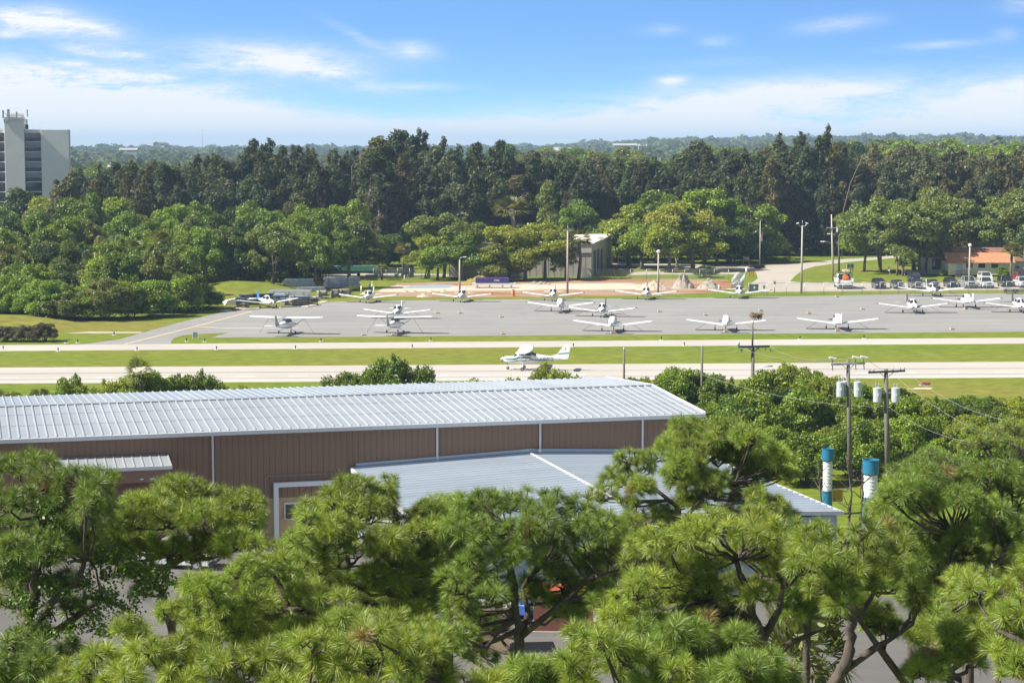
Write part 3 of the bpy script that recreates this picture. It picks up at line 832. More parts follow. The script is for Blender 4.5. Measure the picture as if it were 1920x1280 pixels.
def bungalow():
    a = gz(1778, 518.5); b_ = gz(1894.5, 517)
    yb = a.y
    ze = at(1778, 491, yb).z
    w = b_.x - a.x
    root = thing('bungalow', ((a.x + b_.x) / 2, yb, 0), 0, 'cream single storey office with an orange brown shingle roof', 'house')
    cream = mat('cream_siding', (.64, .61, .49), .7, var=.05, scale=.8, stretch=(.1, 1, 4))
    hw = w / 2; D = 8.0; z0 = .35
    shing = mat('orange_shingles', (.40, .19, .095), .85, var=.3, scale=1.6, stretch=(1, .5, 1))
    dshing = mat('brown_shingles', (.2, .1, .065), .9, var=.35, scale=1.6)
    MB().box((0, D / 2, (z0 + ze) / 2), (w, D, ze - z0)).build('wall', cream, root)
    MB().box((0, D / 2, z0 / 2), (w - .5, D - .5, z0)).build('skirting', mat('dark_crawlspace', (.06, .05, .045), .9), root)
    rh = 1.75
    r_ = MB(); e = .5
    r_.slab([(-hw - .3, -e, ze - .12), (-hw - .3, D / 2, ze + rh), (-hw - .3, D + e, ze - .12), (-hw - .3, D + e, ze - .3), (-hw - .3, D / 2, ze + rh - .2), (-hw - .3, -e, ze - .3)], (w + .6, 0, 0))
    r_.build('roof', shing, root)
    s = w / 116.5
    def fx(u): return (u - 1836.2) * s
    for u in (1815, 1837.2, 1860.5):
        f = MB().box((fx(u), -.04, z0 + 2.0), (1.75, .1, 1.3)).build('window', WHITE_WALL, root)
        MB().box((fx(u), -.10, z0 + 2.0), (1.5, .03, 1.05)).build('pane', GLASS, f)
    d = MB().box((fx(1797.5), -.04, z0 + 1.25), (1.15, .09, 2.3)).build('door', mat('pale_blue_door', (.42, .48, .5), .5), root)
    MB().box((fx(1797.5) + .42, -.11, z0 + 1.15), (.06, .06, .14)).build('handle', STEEL, d)
    st = MB()
    for k in range(3): st.box((fx(1797.5), -.55 - .35 * k, (.5 - .15 * k) / 2), (1.8, .35, .5 - .15 * k))
    st.build('step', mat('grey_step', (.3, .29, .28), .9), root)
    rl = MB()
    for k in range(8): rl.bar((fx(1797.5) - .9 + k * .42, -1.5, 0), (fx(1797.5) - .9 + k * .42, -1.5, 1.35), .05)
    rl.bar((fx(1797.5) - .9, -1.5, 1.35), (fx(1797.5) + 2.05, -1.5, 1.35), .06)
    rl.bar((fx(1797.5) - .9, -1.5, 1.3), (fx(1797.5) - 2.6, -1.5, .7), .05); rl.bar((fx(1797.5) - 2.6, -1.5, 0), (fx(1797.5) - 2.6, -1.5, .75), .05)
    rl.build('stair_rail', DARK_STEEL, root)
    # older wing set back on the left with a darker roof
    xw0, xw1 = fx(1748.6), fx(1778)
    wy = 7.0
    MB().box(((xw0 + xw1) / 2 - .0, wy + 4, 1.9), (xw1 - xw0, 8, 3.8)).build('side_wing', mat('pale_wing_wall', (.5, .47, .4), .75, var=.08), root)
    f = MB().box((fx(1769), wy - .04, 2.25), (1.9, .1, 2.3)).build('window', DARK_STEEL, root)
    MB().box((fx(1769), wy - .1, 2.25), (1.6, .03, 2.0)).build('pane', GLASS, f)
    r2 = MB(); y0, y1 = wy - .6, wy + 9
    r2.slab([(xw0 - .5, y0, 3.75), (xw0 - .5, (y0 + y1) / 2, 5.6), (xw0 - .5, y1, 3.75), (xw0 - .5, y1, 3.6), (xw0 - .5, (y0 + y1) / 2, 5.4), (xw0 - .5, y0, 3.6)], (w + xw1 - xw0 + 1.2, 0, 0))
    r2.build('rear_roof', dshing, root)
    MB().box((hw / 2, wy + 4, 1.9), (hw * 1.6, 7.5, 3.6)).build('rear_wall', cream, root)
    # annex right of the trunk
    s2 = thing('shed', (gz(1906, 513).x, gz(1906, 513).y, 0), 0, 'small pale shed beside the office behind the leaning oak trunk', 'shed')
    MB().box((0, 1.5, 1.4), (3.4, 3, 2.8)).build('wall', mat('pale_green_wall', (.42, .45, .42), .7), s2)
    MB().slab([(-1.9, -.3, 2.7), (-1.9, 1.5, 3.5), (-1.9, 3.3, 2.7)], (3.8, 0, 0)).build('roof', dshing, s2)
    f = MB().box((0, -.04, 1.5), (1.5, .08, 1.0)).build('window', WHITE_WALL, s2); MB().box((0, -.09, 1.5), (1.2, .03, .75)).build('pane', GLASS, f)


bungalow()


def brick_shed():
    y = 112.0
    a, b = at(1000, 1100, y), at(1112, 1100, y)
    root = thing('brick_shed', ((a.x + b.x) / 2, y, 0), -.06, 'low red brown shed with an orange roof seen between pine trunks', 'shed')
    w = b.x - a.x
    MB().box((0, .8, 1.45), (w, 1.6, 2.3)).build('wall', mat('red_brown_wall', (.16, .055, .04), .75, var=.15, scale=2), root)
    MB().box((0, 1.6, .15), (w + .3, 3.5, .3)).build('plinth', mat('grey_plinth', (.3, .29, .28), .9), root)
    MB().slab([(-w / 2 - .3, -.25, 2.6), (-w / 2 - .3, .8, 2.85), (-w / 2 - .3, 1.85, 2.6), (-w / 2 - .3, 1.85, 2.5), (-w / 2 - .3, -.25, 2.5)], (w + .6, 0, 0)).build('roof', mat('orange_roof', (.36, .085, .025), .6, var=.15), root)
    MB().box((w * .2, -.03, 1.35), (1.0, .08, 2.0)).build('door', mat('dark_red_door', (.1, .03, .03), .5), root)
    t = thing('storage_hut', tuple(at(925, 1180, 108.0).xy) + (0,), .1, 'tan block hut glimpsed under the pines beside the red shed', 'hut')
    MB().box((0, 1, 1.2), (1.8, 2, 2.4)).build('wall', TAN, t); MB().box((0, 1, 2.48), (2.2, 2.4, .16)).build('roof', TRIM, t)


brick_shed()


def far_buildings():
    wall = mat('far_white_wall', (.3, .3, .29), .7); roofm = mat('far_pale_roof', (.33, .33, .33), .6)
    for i, (u, v, y, w, h, lab) in enumerate(((1055, 280, 1500, 13, 7, 'far white house with a pale hipped roof among the woods'), (1172, 270.5, 2600, 30, 5, 'far long white warehouse roof above the woods at the right'),
                               (240, 279, 2300, 20, 4, 'far long white building on the wooded horizon beside the tower block'), (1205, 271.5, 2400, 10, 4, 'far short pale building right of the long white roof'),
                               (1040, 281, 1250, 8, 6, 'far pale cottage below the white house in the woods'), (208, 309, 800, 2.2, 3, 'small white house peeping from the left woods'))):
        p = at(u, v, y)
        t = thing('far_building', (p.x, p.y, 0), 0, lab, 'building', 'buildings scattered in the far woods')
        MB().box((0, 5, p.z / 2 - h * .15), (w, 10, p.z - h * .3)).build('wall', wall, t)
        MB().slab([(-w / 2 - .5, -.6, p.z - h * .32), (-w / 2 - .5, 5, p.z + h * .2), (-w / 2 - .5, 10.6, p.z - h * .32)], (w + 1, 0, 0)).build('roof', roofm, t)
    for u, v0, y, lab in ((378.5, 236, 2500, 'thin radio mast on the horizon above the left woods'), (1150, 247, 3000, 'faint thin mast on the horizon near the middle')):
        p = at(u, v0, y)
        t = thing('radio_mast', (p.x, p.y, hz(p.x, y)), 0, lab, 'mast', 'far radio masts')
        h = p.z - hz(p.x, y)
        MB().tube([(0, 0, 0), (0, 0, h)], [.55, .3], 5).build('mast', mat('pale_mast', (.5, .5, .52), .6), t)
        b = MB(); b.box((0, 0, h * .9), (1.6, 1, 1.2)); b.box((0, 0, h * .72), (1.4, 1, 1)); b.build('antenna', WHITE_WALL, t)


far_buildings()
# ------------------------------------------------------------------ vegetation
ONES = 'first second third fourth fifth sixth seventh eighth ninth tenth eleventh twelfth thirteenth fourteenth fifteenth sixteenth seventeenth eighteenth nineteenth'.split()
TENS = {2: ('twentieth', 'twenty'), 3: ('thirtieth', 'thirty'), 4: ('fortieth', 'forty'), 5: ('fiftieth', 'fifty'), 6: ('sixtieth', 'sixty')}


def nth(n):
    if n < 20: return ONES[n - 1]
    return TENS[n // 10][0] if n % 10 == 0 else TENS[n // 10][1] + '-' + ONES[n % 10 - 1]


def unit(v): return v / np.maximum(np.linalg.norm(v, axis=-1, keepdims=True), 1e-6)


def leaf_quads(P, Nrm, size, aspect, rng, axis=None, fold=0.0):
    """Rhombus leaves at P facing Nrm."""
    n = len(P)
    if axis is None: axis = rng.normal(size=(n, 3))
    a = unit(axis - Nrm * np.sum(axis * Nrm, 1, keepdims=True))
    b = np.cross(Nrm, a)
    s = (size * rng.uniform(.65, 1.35, n))[:, None]
    w = s * aspect
    v = np.stack([P - a * s * .5, P + b * w * .5 + a * s * .06, P + a * s * .5, P - b * w * .5 + a * s * .06], 1)
    return v.reshape(-1, 3)


def quads_idx(n): return np.arange(n * 4, dtype=np.int32).reshape(-1, 4)


def clump_leaves(centers, radii, per, size, aspect, rng, inner=.25, up=.3, jit=.85, droop=0.0):
    Ps, Ns = [], []
    for c, r in zip(centers, radii):
        r = np.asarray(r, float)
        k = max(6, int(per * (r[0] * r[1] + r[0] * r[2] + r[1] * r[2]) / 3))
        d = unit(rng.normal(size=(k, 3)))
        d[:, 2] = np.where((d[:, 2] < -.25) & (rng.random(k) < .75), -d[:, 2], d[:, 2])
        rr = np.where(rng.random(k) < inner, rng.uniform(.3, .8, k), rng.uniform(.72, 1.25, k))[:, None]
        Ps.append(c + d * r * rr)
        nn = unit(d / r) * .75 + np.array([0, 0, up]) + rng.normal(size=(k, 3)) * jit
        Ns.append(unit(nn))
    P = np.concatenate(Ps); Nn = np.concatenate(Ns)
    ax = None
    if droop: ax = rng.normal(size=(len(P), 3)) * (1 - droop) + np.array([0, 0, -1.0]) * droop * 1.6
    return leaf_quads(P, Nn, size, aspect, rng, ax)


def limb_path(a, b, rng, sag=.08, n=4):
    a, b = np.asarray(a, float), np.asarray(b, float); L = np.linalg.norm(b - a)
    pts = [a + (b - a) * t + (rng.normal(size=3) * L * sag * math.sin(math.pi * t)) for t in np.linspace(0, 1, n)]
    return pts


def broadleaf_variant(name, seed, H=13.0, Wd=6.5, lobes=9, clumps=46, leaf=.46, per=62, trunk=.16, low=.3, multi=1, flat=1.0):
    """A spreading crown built of leafy clumps on limbs. Height H, half width Wd."""
    rng = np.random.default_rng(seed)
    lc = []
    for i in range(lobes):
        a = 2 * math.pi * (i + rng.uniform(-.3, .3)) / lobes * 1.6
        rad = Wd * rng.uniform(.15, .68)
        z = H * (low + (.8 - low) * rng.uniform(.15, 1.0) * (1 - .38 * (rad / Wd) ** 1.5))
        lc.append((np.array([rad * math.cos(a), rad * math.sin(a), z]), np.array([Wd * .42, Wd * .42, H * .19 * flat]) * rng.uniform(.75, 1.2)))
    lc.append((np.array([0, 0, H * .74]), np.array([Wd * .5, Wd * .5, H * .24])))
    C_, R_ = [], []
    for i in range(clumps):
        c, r = lc[rng.integers(len(lc))]
        d = unit(rng.normal(size=3)); d[2] = abs(d[2]) * .9 - .18
        C_.append(c + d * r * rng.uniform(.7, 1.05))
        q = H * rng.uniform(.04, .12)
        R_.append((q * 1.15, q * 1.15, q * .85))
    V = clump_leaves(C_, R_, per / (H * .085) ** 2 * 4.2, leaf * .82, .8, rng, up=.35)
    crown = np_mesh(name + '_crown', V, quads_idx(len(V) // 4), mats=[LEAF])
    t = MB()
    r0 = H * trunk * .16
    for m in range(multi):
        lean = rng.normal(size=2) * (.05 if multi == 1 else .16) * H
        off = rng.normal(size=2) * (0 if multi == 1 else .5)
        top = np.array([lean[0], lean[1], H * .55])
        base = np.array([off[0], off[1], -.4])
        k = r0 if multi == 1 else r0 * .62
        t.tube([base, base * .7 + top * .3 * np.array([.6, .6, 1.0]), top * np.array([.8, .8, .75]), top], [k * 1.25, k, k * .72, k * .4], 8)
        for c, r in lc:
            if rng.random() < (.9 if multi == 1 else .5):
                s = top * rng.uniform(.5, .95)
                t.tube(limb_path(s, c, rng, .07), [k * .5, k * .36, k * .24, k * .1], 6, cap=False)
    to = t.build(name + '_trunk', BARK); me = to.data; bpy.data.objects.remove(to)
    return crown, me, H


def casuarina_variant(name, seed, H=26.0, Wd=3.6, leaf=.85, n=76, low=.2):
    rng = np.random.default_rng(seed)
    C_, R_ = [], []
    stems = [(np.array([0., 0.]), 1.0)] + [(rng.normal(size=2) * Wd * .35, rng.uniform(.75, .96)) for _ in range(rng.integers(1, 4))]
    t = MB()
    for off, hh in stems:
        lean = rng.normal(size=2) * .9
        base = np.array([off[0] * .3, off[1] * .3, -.3]); top = np.array([off[0] + lean[0], off[1] + lean[1], H * hh * .97])
        r0 = .34 * hh
        t.tube([base, base * .6 + top * .4 * np.array([.8, .8, 1]), base * .25 + top * .75, top], [r0 * 1.2, r0, r0 * .6, .05], 7)
        k = int(n * hh / len(stems) * 1.25)
        for i in range(k):
            f = low + (1 - low) * rng.random() ** .85
            z = H * hh * f
            w = Wd * (1 - .75 * abs(f - .48) ** 1.3 * 1.5) * (1 if f < .85 else .55)
            a = rng.uniform(0, 2 * math.pi); rad = w * math.sqrt(rng.random()) * .9
            c = np.array([off[0] + lean[0] * f + rad * math.cos(a), off[1] + lean[1] * f + rad * math.sin(a), z])
            q = rng.uniform(.75, 1.6) * (1 if f < .9 else .6)
            C_.append(c); R_.append((q, q, q * rng.uniform(1.3, 2.1)))
            if rng.random() < .4:
                s = np.array([off[0] + lean[0] * f, off[1] + lean[1] * f, z - 2.2 - rad * .6])
                t.tube([s, c], [.07, .02], 4, cap=False)
        C_.append(np.array([top[0], top[1], H * hh])); R_.append((.5, .5, 1.1))
    V = clump_leaves(C_, R_, 85, leaf, .36, rng, inner=.3, up=.05, jit=.5, droop=.45)
    crown = np_mesh(name + '_crown', V, quads_idx(len(V) // 4), mats=[FEATHER])
    to = t.build(name + '_trunk', PALE_BARK); me = to.data; bpy.data.objects.remove(to)
    return crown, me, H


def bush_variant(name, seed, H=5.0, Wd=3.2, clumps=40, leaf=.2, per=150, upright=.4):
    rng = np.random.default_rng(seed)
    C_, R_ = [], []
    t = MB()
    for i in range(clumps):
        a = rng.uniform(0, 2 * math.pi); rad = Wd * math.sqrt(rng.random()) * .92
        f = 1 - (rad / Wd) ** 3.2 * .55
        z = H * f * rng.uniform(.35, .98)
        q = H * rng.uniform(.09, .19)
        c = np.array([rad * math.cos(a), rad * math.sin(a), z])
        C_.append(c); R_.append((q, q, q * rng.uniform(.7, 1.2)))
        if i % 3 == 0:
            t.tube(limb_path((c[0] * .15, c[1] * .15, -.2), c, rng, .06), [.07, .05, .035, .015], 5, cap=False)
    for i in range(int(14 * upright)):  # shoots standing out of the top
        a = rng.uniform(0, 2 * math.pi); rad = Wd * rng.uniform(.1, .75)
        z = H * (1 - (rad / Wd) ** 2 * .7) * rng.uniform(.95, 1.12)
        C_.append(np.array([rad * math.cos(a), rad * math.sin(a), z])); R_.append((H * .05, H * .05, H * .1))
    V = clump_leaves(C_, R_, per / (H * .14) ** 2 * 2.6, leaf * 1.05, .72, rng, up=.3, jit=.85)
    crown = np_mesh(name + '_crown', V, quads_idx(len(V) // 4), mats=[LEAF])
    to = t.build(name + '_stem', BARK); me = to.data; bpy.data.objects.remove(to)
    return crown, me, H


def palm_variant(name, seed, H=7.0, fronds=26, L=1.5):
    rng = np.random.default_rng(seed)
    V = []
    for i in range(fronds):
        a = rng.uniform(0, 2 * math.pi); e = rng.uniform(-.55, 1.2)
        d = np.array([math.cos(a) * math.cos(e), math.sin(a) * math.cos(e), math.sin(e)])
        s = unit(np.cross(d, [0, 0, 1.0])); u = np.cross(s, d)
        o = np.array([0, 0, H]) + d * L * .55
        for k in range(13):
            b = (k - 6) / 6 * 1.25
            q = d * math.cos(b) + s * math.sin(b) + u * (.12 - .28 * abs(b))
            tip = o + q * L * rng.uniform(.75, 1.0) + np.array([0, 0, -.28 * L * rng.random()])
            w = np.cross(unit(q), u) * .05 * L
            V += [o, o + q * L * .45 + w, tip, o + q * L * .45 - w]
    V = np.array(V)
    crown = np_mesh(name + '_crown', V, quads_idx(len(V) // 4), mats=[LEAF])
    t = MB(); lean = rng.normal(size=2) * .25
    t.tube([(0, 0, -.2), (lean[0], lean[1], H * .5), (0, 0, H)], [.24, .2, .22], 9)
    t.lathe((0, 0, H - .9), [(.2, 0), (.38, .3), (.4, .7), (.2, 1.0)], 9)
    to = t.build(name + '_trunk', BARK); me = to.data; bpy.data.objects.remove(to)
    return crown, me, H


OAKS = [broadleaf_variant('oak', s, H=13, Wd=w, lobes=lb, clumps=c, multi=m) for s, w, lb, c, m in
        ((11, 6.8, 10, 64, 1), (12, 6.0, 9, 58, 3), (13, 7.4, 11, 70, 2), (14, 5.2, 8, 50, 1), (15, 6.4, 10, 62, 1))]
TALL = [broadleaf_variant('grove', s, H=13, Wd=w, lobes=lb, clumps=c, low=.06, leaf=.5) for s, w, lb, c in ((21, 4.6, 10, 60), (22, 5.4, 11, 64), (23, 4.0, 9, 52), (24, 5.0, 10, 60))]
CASU = [casuarina_variant('casuarina', s, H=26, Wd=w, low=lo) for s, w, lo in ((31, 3.4, .08), (32, 4.2, .1), (33, 2.7, .07), (34, 3.8, .14), (35, 4.4, .07), (36, 3.0, .1))]
SPIRE = [casuarina_variant('spire', s, H=27, Wd=w, n=44, low=.12) for s, w in ((37, 1.5), (38, 1.8))]
BUSH = [bush_variant('bush', s, H=5, Wd=w, clumps=c, upright=up) for s, w, c, up in ((41, 3.4, 64, .25), (42, 3.0, 58, .5), (43, 3.8, 72, .2), (44, 3.2, 60, .4))]
BIGBUSH = [bush_variant('thicket', s, H=8, Wd=w, clumps=c, leaf=.31, per=210, upright=up) for s, w, c, up in ((45, 5.2, 66, .3), (46, 4.4, 60, .6), (47, 6.0, 76, .5), (48, 4.8, 64, .2))]
PALMS = [palm_variant('palm', s, H=7) for s in (51, 52)]
PLANTS = []


def plant(name, variant, x, y, h, col, label, cat, group, rng, wide=1.0, parts=('trunk', 'crown'), z=None, rz=None):
    crown, trunk, H = variant
    k = h / H
    root = thing(name, (x, y, hz(x, y) if z is None else z), rng.uniform(0, 6.28) if rz is None else rz, label, cat, group, (k * wide, k * wide, k))
    for nm, me in zip(parts, (trunk, crown)):
        o = bpy.data.objects.new(nm, me); link(o, root)
        o.color = tuple(col) + (1,)
    return root


def jit(col, rng, a=.12):
    k = rng.uniform(1 - a, 1 + a); w = rng.uniform(-a, a) * .5
    return (max(.004, col[0] * k * (1 + w)), max(.004, col[1] * k), max(.003, col[2] * k * (1 - w)))


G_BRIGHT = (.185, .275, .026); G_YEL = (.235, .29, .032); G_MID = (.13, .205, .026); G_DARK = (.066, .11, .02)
G_OLIVE = (.165, .205, .046); G_CASU = (.07, .088, .036); G_CASU2 = (.115, .118, .05); G_OAK = (.16, .21, .044)


def interp(tab, u): return float(np.interp(u, [t[0] for t in tab], [t[1] for t in tab]))


def belt():
    """The tall dark casuarina belt behind the field."""
    rng = np.random.default_rng(101)
    sky_l = [(100, 345), (140, 318), (190, 300), (250, 305), (300, 296), (330, 285), (380, 290), (440, 274), (500, 268), (545, 262), (590, 268), (625, 264), (655, 276), (690, 258), (720, 266), (745, 258),
             (762, 248), (790, 262), (805, 270), (850, 257), (880, 264), (905, 254), (930, 264), (960, 283), (1000, 278), (1060, 284), (1110, 296), (1170, 300), (1230, 296), (1290, 268), (1330, 280), (1390, 285), (1440, 258), (1500, 250),
             (1545, 249), (1580, 270), (1640, 276), (1700, 284), (1750, 272), (1800, 275), (1850, 284), (1930, 280), (2050, 280)]
    rows = [(548, 34, 6, 'rear', (0, 24)), (520, 33, 3, 'middle', (6, 34)), (500, 36, 2, 'front', (26, 92))]
    for y0, step, jy, rname, drop in rows:
        u = 118 if rname != 'front' else 140
        items = []
        while u < 2010:
            uu = u + rng.uniform(-8, 8)
            y = y0 + rng.uniform(-jy * 2, jy * 2) + (10 if uu > 1000 else 0)
            top = interp(sky_l, uu) + rng.uniform(*drop)
            if 1085 < uu < 1225 and rname == 'front': top += 60
            sp = rname == 'rear' and rng.random() < .12
            items.append((uu, y, top, sp))
            u += step * rng.uniform(.75, 1.25)
        for i, (uu, y, top, sp) in enumerate(items):
            p = at(uu, top, y); h = p.z
            v = SPIRE[rng.integers(2)] if sp else CASU[rng.integers(len(CASU))]
            wf = rng.uniform(1.0, 1.55) if not sp else rng.uniform(.9, 1.2)
            br = uu > 1560 or rng.random() < .16
            col = jit(G_CASU2 if br else G_CASU, rng, .32)
            shade = 'brownish' if br else 'dark'
            shp = 'slim spire-like' if sp else 'tall ragged'
            plant('casuarina_tree', v, p.x, y, h, col, f'{shp} {shade} casuarina, {nth(i + 1)} from the left in the {rname} belt row', 'tree',
                  'tall casuarinas behind the airfield', rng, wide=wf)
    for u, top, y in ((787, 250, 545), (806, 257, 546), (1545, 243, 540)):
        p = at(u, top, y)
        lab = {787: 'left of the two slim casuarina spires poking above the belt', 806: 'right of the two slim casuarina spires poking above the belt', 1545: 'slim casuarina with two tufts rising highest above the right belt'}[u]
        plant('casuarina_tree', SPIRE[0 if u != 806 else 1], p.x, y, p.z, G_CASU, lab, 'tree', 'tall casuarinas behind the airfield', rng)
    # pale bare leaning stems
    for i, (u0, v0, u1, v1, y, lab) in enumerate(((1580, 400, 1618, 292, 494, 'pale leaning bare trunk crossing the dark belt behind the utility poles'),
                                         (660, 330, 668, 300, 500, 'pale broken snag standing inside the dark belt'))):
        a, b = at(u0, v0, y), at(u1, v1, y)
        t = thing('bare_tree', (a.x, a.y, 0), 0, lab, 'dead tree')
        L = lambda p: p - Vector((a.x, a.y, 0))
        m = MB(); m.tube([(0, 0, 0), L(a), L(a.lerp(b, .5)) + Vector((-.6, 0, .3)), L(b)], [.12, .11, .09, .04], 6); m.build('trunk', DEAD_WOOD, t)
        m = MB()
        for k in range(6):
            q = L(a.lerp(b, rng.uniform(.45, .95))); m.tube([q, q + Vector((rng.uniform(.8, 2.4), rng.uniform(-.5, .5), rng.uniform(.3, 1.8)))], [.07, .02], 4)
        m.build('branch', DEAD_WOOD, t)


def left_grove():
    """Rising mass of broadleaf trees and scrub left of the apron."""
    rng = np.random.default_rng(202)
    base_front = [(-60, 592), (60, 603), (110, 608), (200, 606), (300, 598), (345, 590), (372, 578)]
    rows = [  # y, top line (u, v), step in px, variants, colours
        ('front row', [(-40, 540), (60, 525), (130, 545), (200, 530), (270, 512), (330, 525), (368, 548)], None, 38, (-40, 372), BIGBUSH),
        ('second row', [(-40, 500), (60, 490), (150, 500), (230, 480), (300, 478), (365, 486)], 338, 42, (-50, 366), BIGBUSH),
        ('third row', [(-40, 462), (60, 470), (150, 466), (240, 458), (330, 448), (420, 452), (500, 470)], 362, 44, (-40, 500), BIGBUSH + TALL),
        ('fourth row', [(-40, 425), (60, 438), (150, 430), (250, 428), (350, 420), (450, 410), (560, 420), (640, 432), (700, 470)], 392, 46, (-50, 690), TALL + OAKS),
        ('fifth row', [(-40, 395), (70, 400), (160, 402), (260, 398), (360, 388), (470, 382), (560, 392), (640, 385), (700, 420)], 418, 48, (-40, 700), TALL + OAKS),
        ('back row', [(-40, 375), (20, 362), (80, 385), (160, 350), (250, 380), (350, 378), (450, 375), (560, 380), (600, 372), (655, 378)], 450, 50, (-40, 670), TALL + OAKS)]
    for rname, tl, y0, step, (u0, u1), vs in rows:
        u = u0; items = []
        while u < u1:
            uu = u + rng.uniform(-9, 9)
            if y0 is None: y = gz(uu, interp(base_front, uu)).y + 5 + rng.uniform(0, 3)
            else: y = y0 + rng.uniform(-7, 7)
            if rname in ('third row',) and uu > 375: y = 405
            items.append((uu, y, interp(tl, uu) + rng.uniform(-9, 14)))
            u += step * rng.uniform(.75, 1.25)
        for i, (uu, y, top) in enumerate(items):
            p = at(uu, top, y); h = max(2.5, p.z)
            v = vs[rng.integers(len(vs))]
            c = [(G_MID, 'mid green'), (G_BRIGHT, 'bright green'), (G_DARK, 'dark green'), (G_OLIVE, 'olive green')][rng.choice(4, p=[.28, .4, .09, .23])]
            wd = np.clip(30 * mpp(y) / h * (2.3 if v in BIGBUSH else 2.1) * 1.15, .75, 1.7)
            plant('grove_tree' if y > 350 else 'thicket_shrub', v, p.x, y, h, jit(c[0], rng, .15), f'{c[1]} tree, {nth(i + 1)} from the left in the {rname} of the left grove', 'tree' if y > 350 else 'shrub', 'trees of the left grove', rng, wide=wd, parts=('trunk', 'crown') if y > 350 else ('stem', 'crown'))
    for i, u in enumerate(range(385, 730, 24)):
        vb = interp([(385, 532), (440, 540), (490, 545), (540, 536), (600, 518), (660, 508), (730, 500)], u)
        p = gz(u, vb)
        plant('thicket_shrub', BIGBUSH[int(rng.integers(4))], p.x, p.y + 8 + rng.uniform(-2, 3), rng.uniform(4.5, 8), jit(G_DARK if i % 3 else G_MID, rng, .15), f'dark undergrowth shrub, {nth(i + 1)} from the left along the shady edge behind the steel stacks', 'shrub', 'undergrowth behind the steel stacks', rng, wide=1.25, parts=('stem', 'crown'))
    for i, u in enumerate(range(705, 1440, 27)):
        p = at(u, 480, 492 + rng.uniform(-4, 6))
        plant('thicket_shrub', BIGBUSH[int(rng.integers(4))], p.x, p.y, rng.uniform(4.5, 9), jit(G_DARK, rng, .2), f'dark shrub, {nth(i + 1)} from the left along the foot of the casuarina belt', 'shrub', 'shrubs along the foot of the belt', rng, wide=1.2, parts=('stem', 'crown'))
    for i, (u, v, y) in enumerate(((140, 470, 362), (175, 492, 352), (215, 462, 372), (250, 470, 368), (110, 500, 345), (300, 455, 380), (60, 520, 338), (190, 520, 336))):
        p = at(u, v, y)
        plant('sabal_palm', PALMS[i % 2], p.x, y, p.z, jit(G_OLIVE, rng), f'grey green cabbage palm head, {nth(i + 1)} palm within the left grove', 'palm', 'palms in the left grove', rng, wide=1.1)
    # dark feathery tree against the tower and its neighbours
    for u, v, y, h_w, col, lab in ((128, 330, 470, 1.3, G_CASU2, 'feathery dark tree overlapping the foot of the grey tower'), (28, 350, 520, 1.0, G_DARK, 'dark narrow tree in front of the grey tower base'),
                              (78, 366, 500, 1.2, G_YEL, 'yellow green crown at the foot of the grey tower'), (170, 345, 480, 1.2, G_CASU2, 'brownish feathery tree right of the grey tower'), (240, 340, 475, 1.2, G_CASU2, 'low brown casuarina left of the tall dark belt')):
        p = at(u, v, y)
        plant('grove_tree', CASU[1] if 'feathery' in lab or 'casuarina' in lab else TALL[0], p.x, y, p.z, col, lab, 'tree', None, rng, wide=h_w)


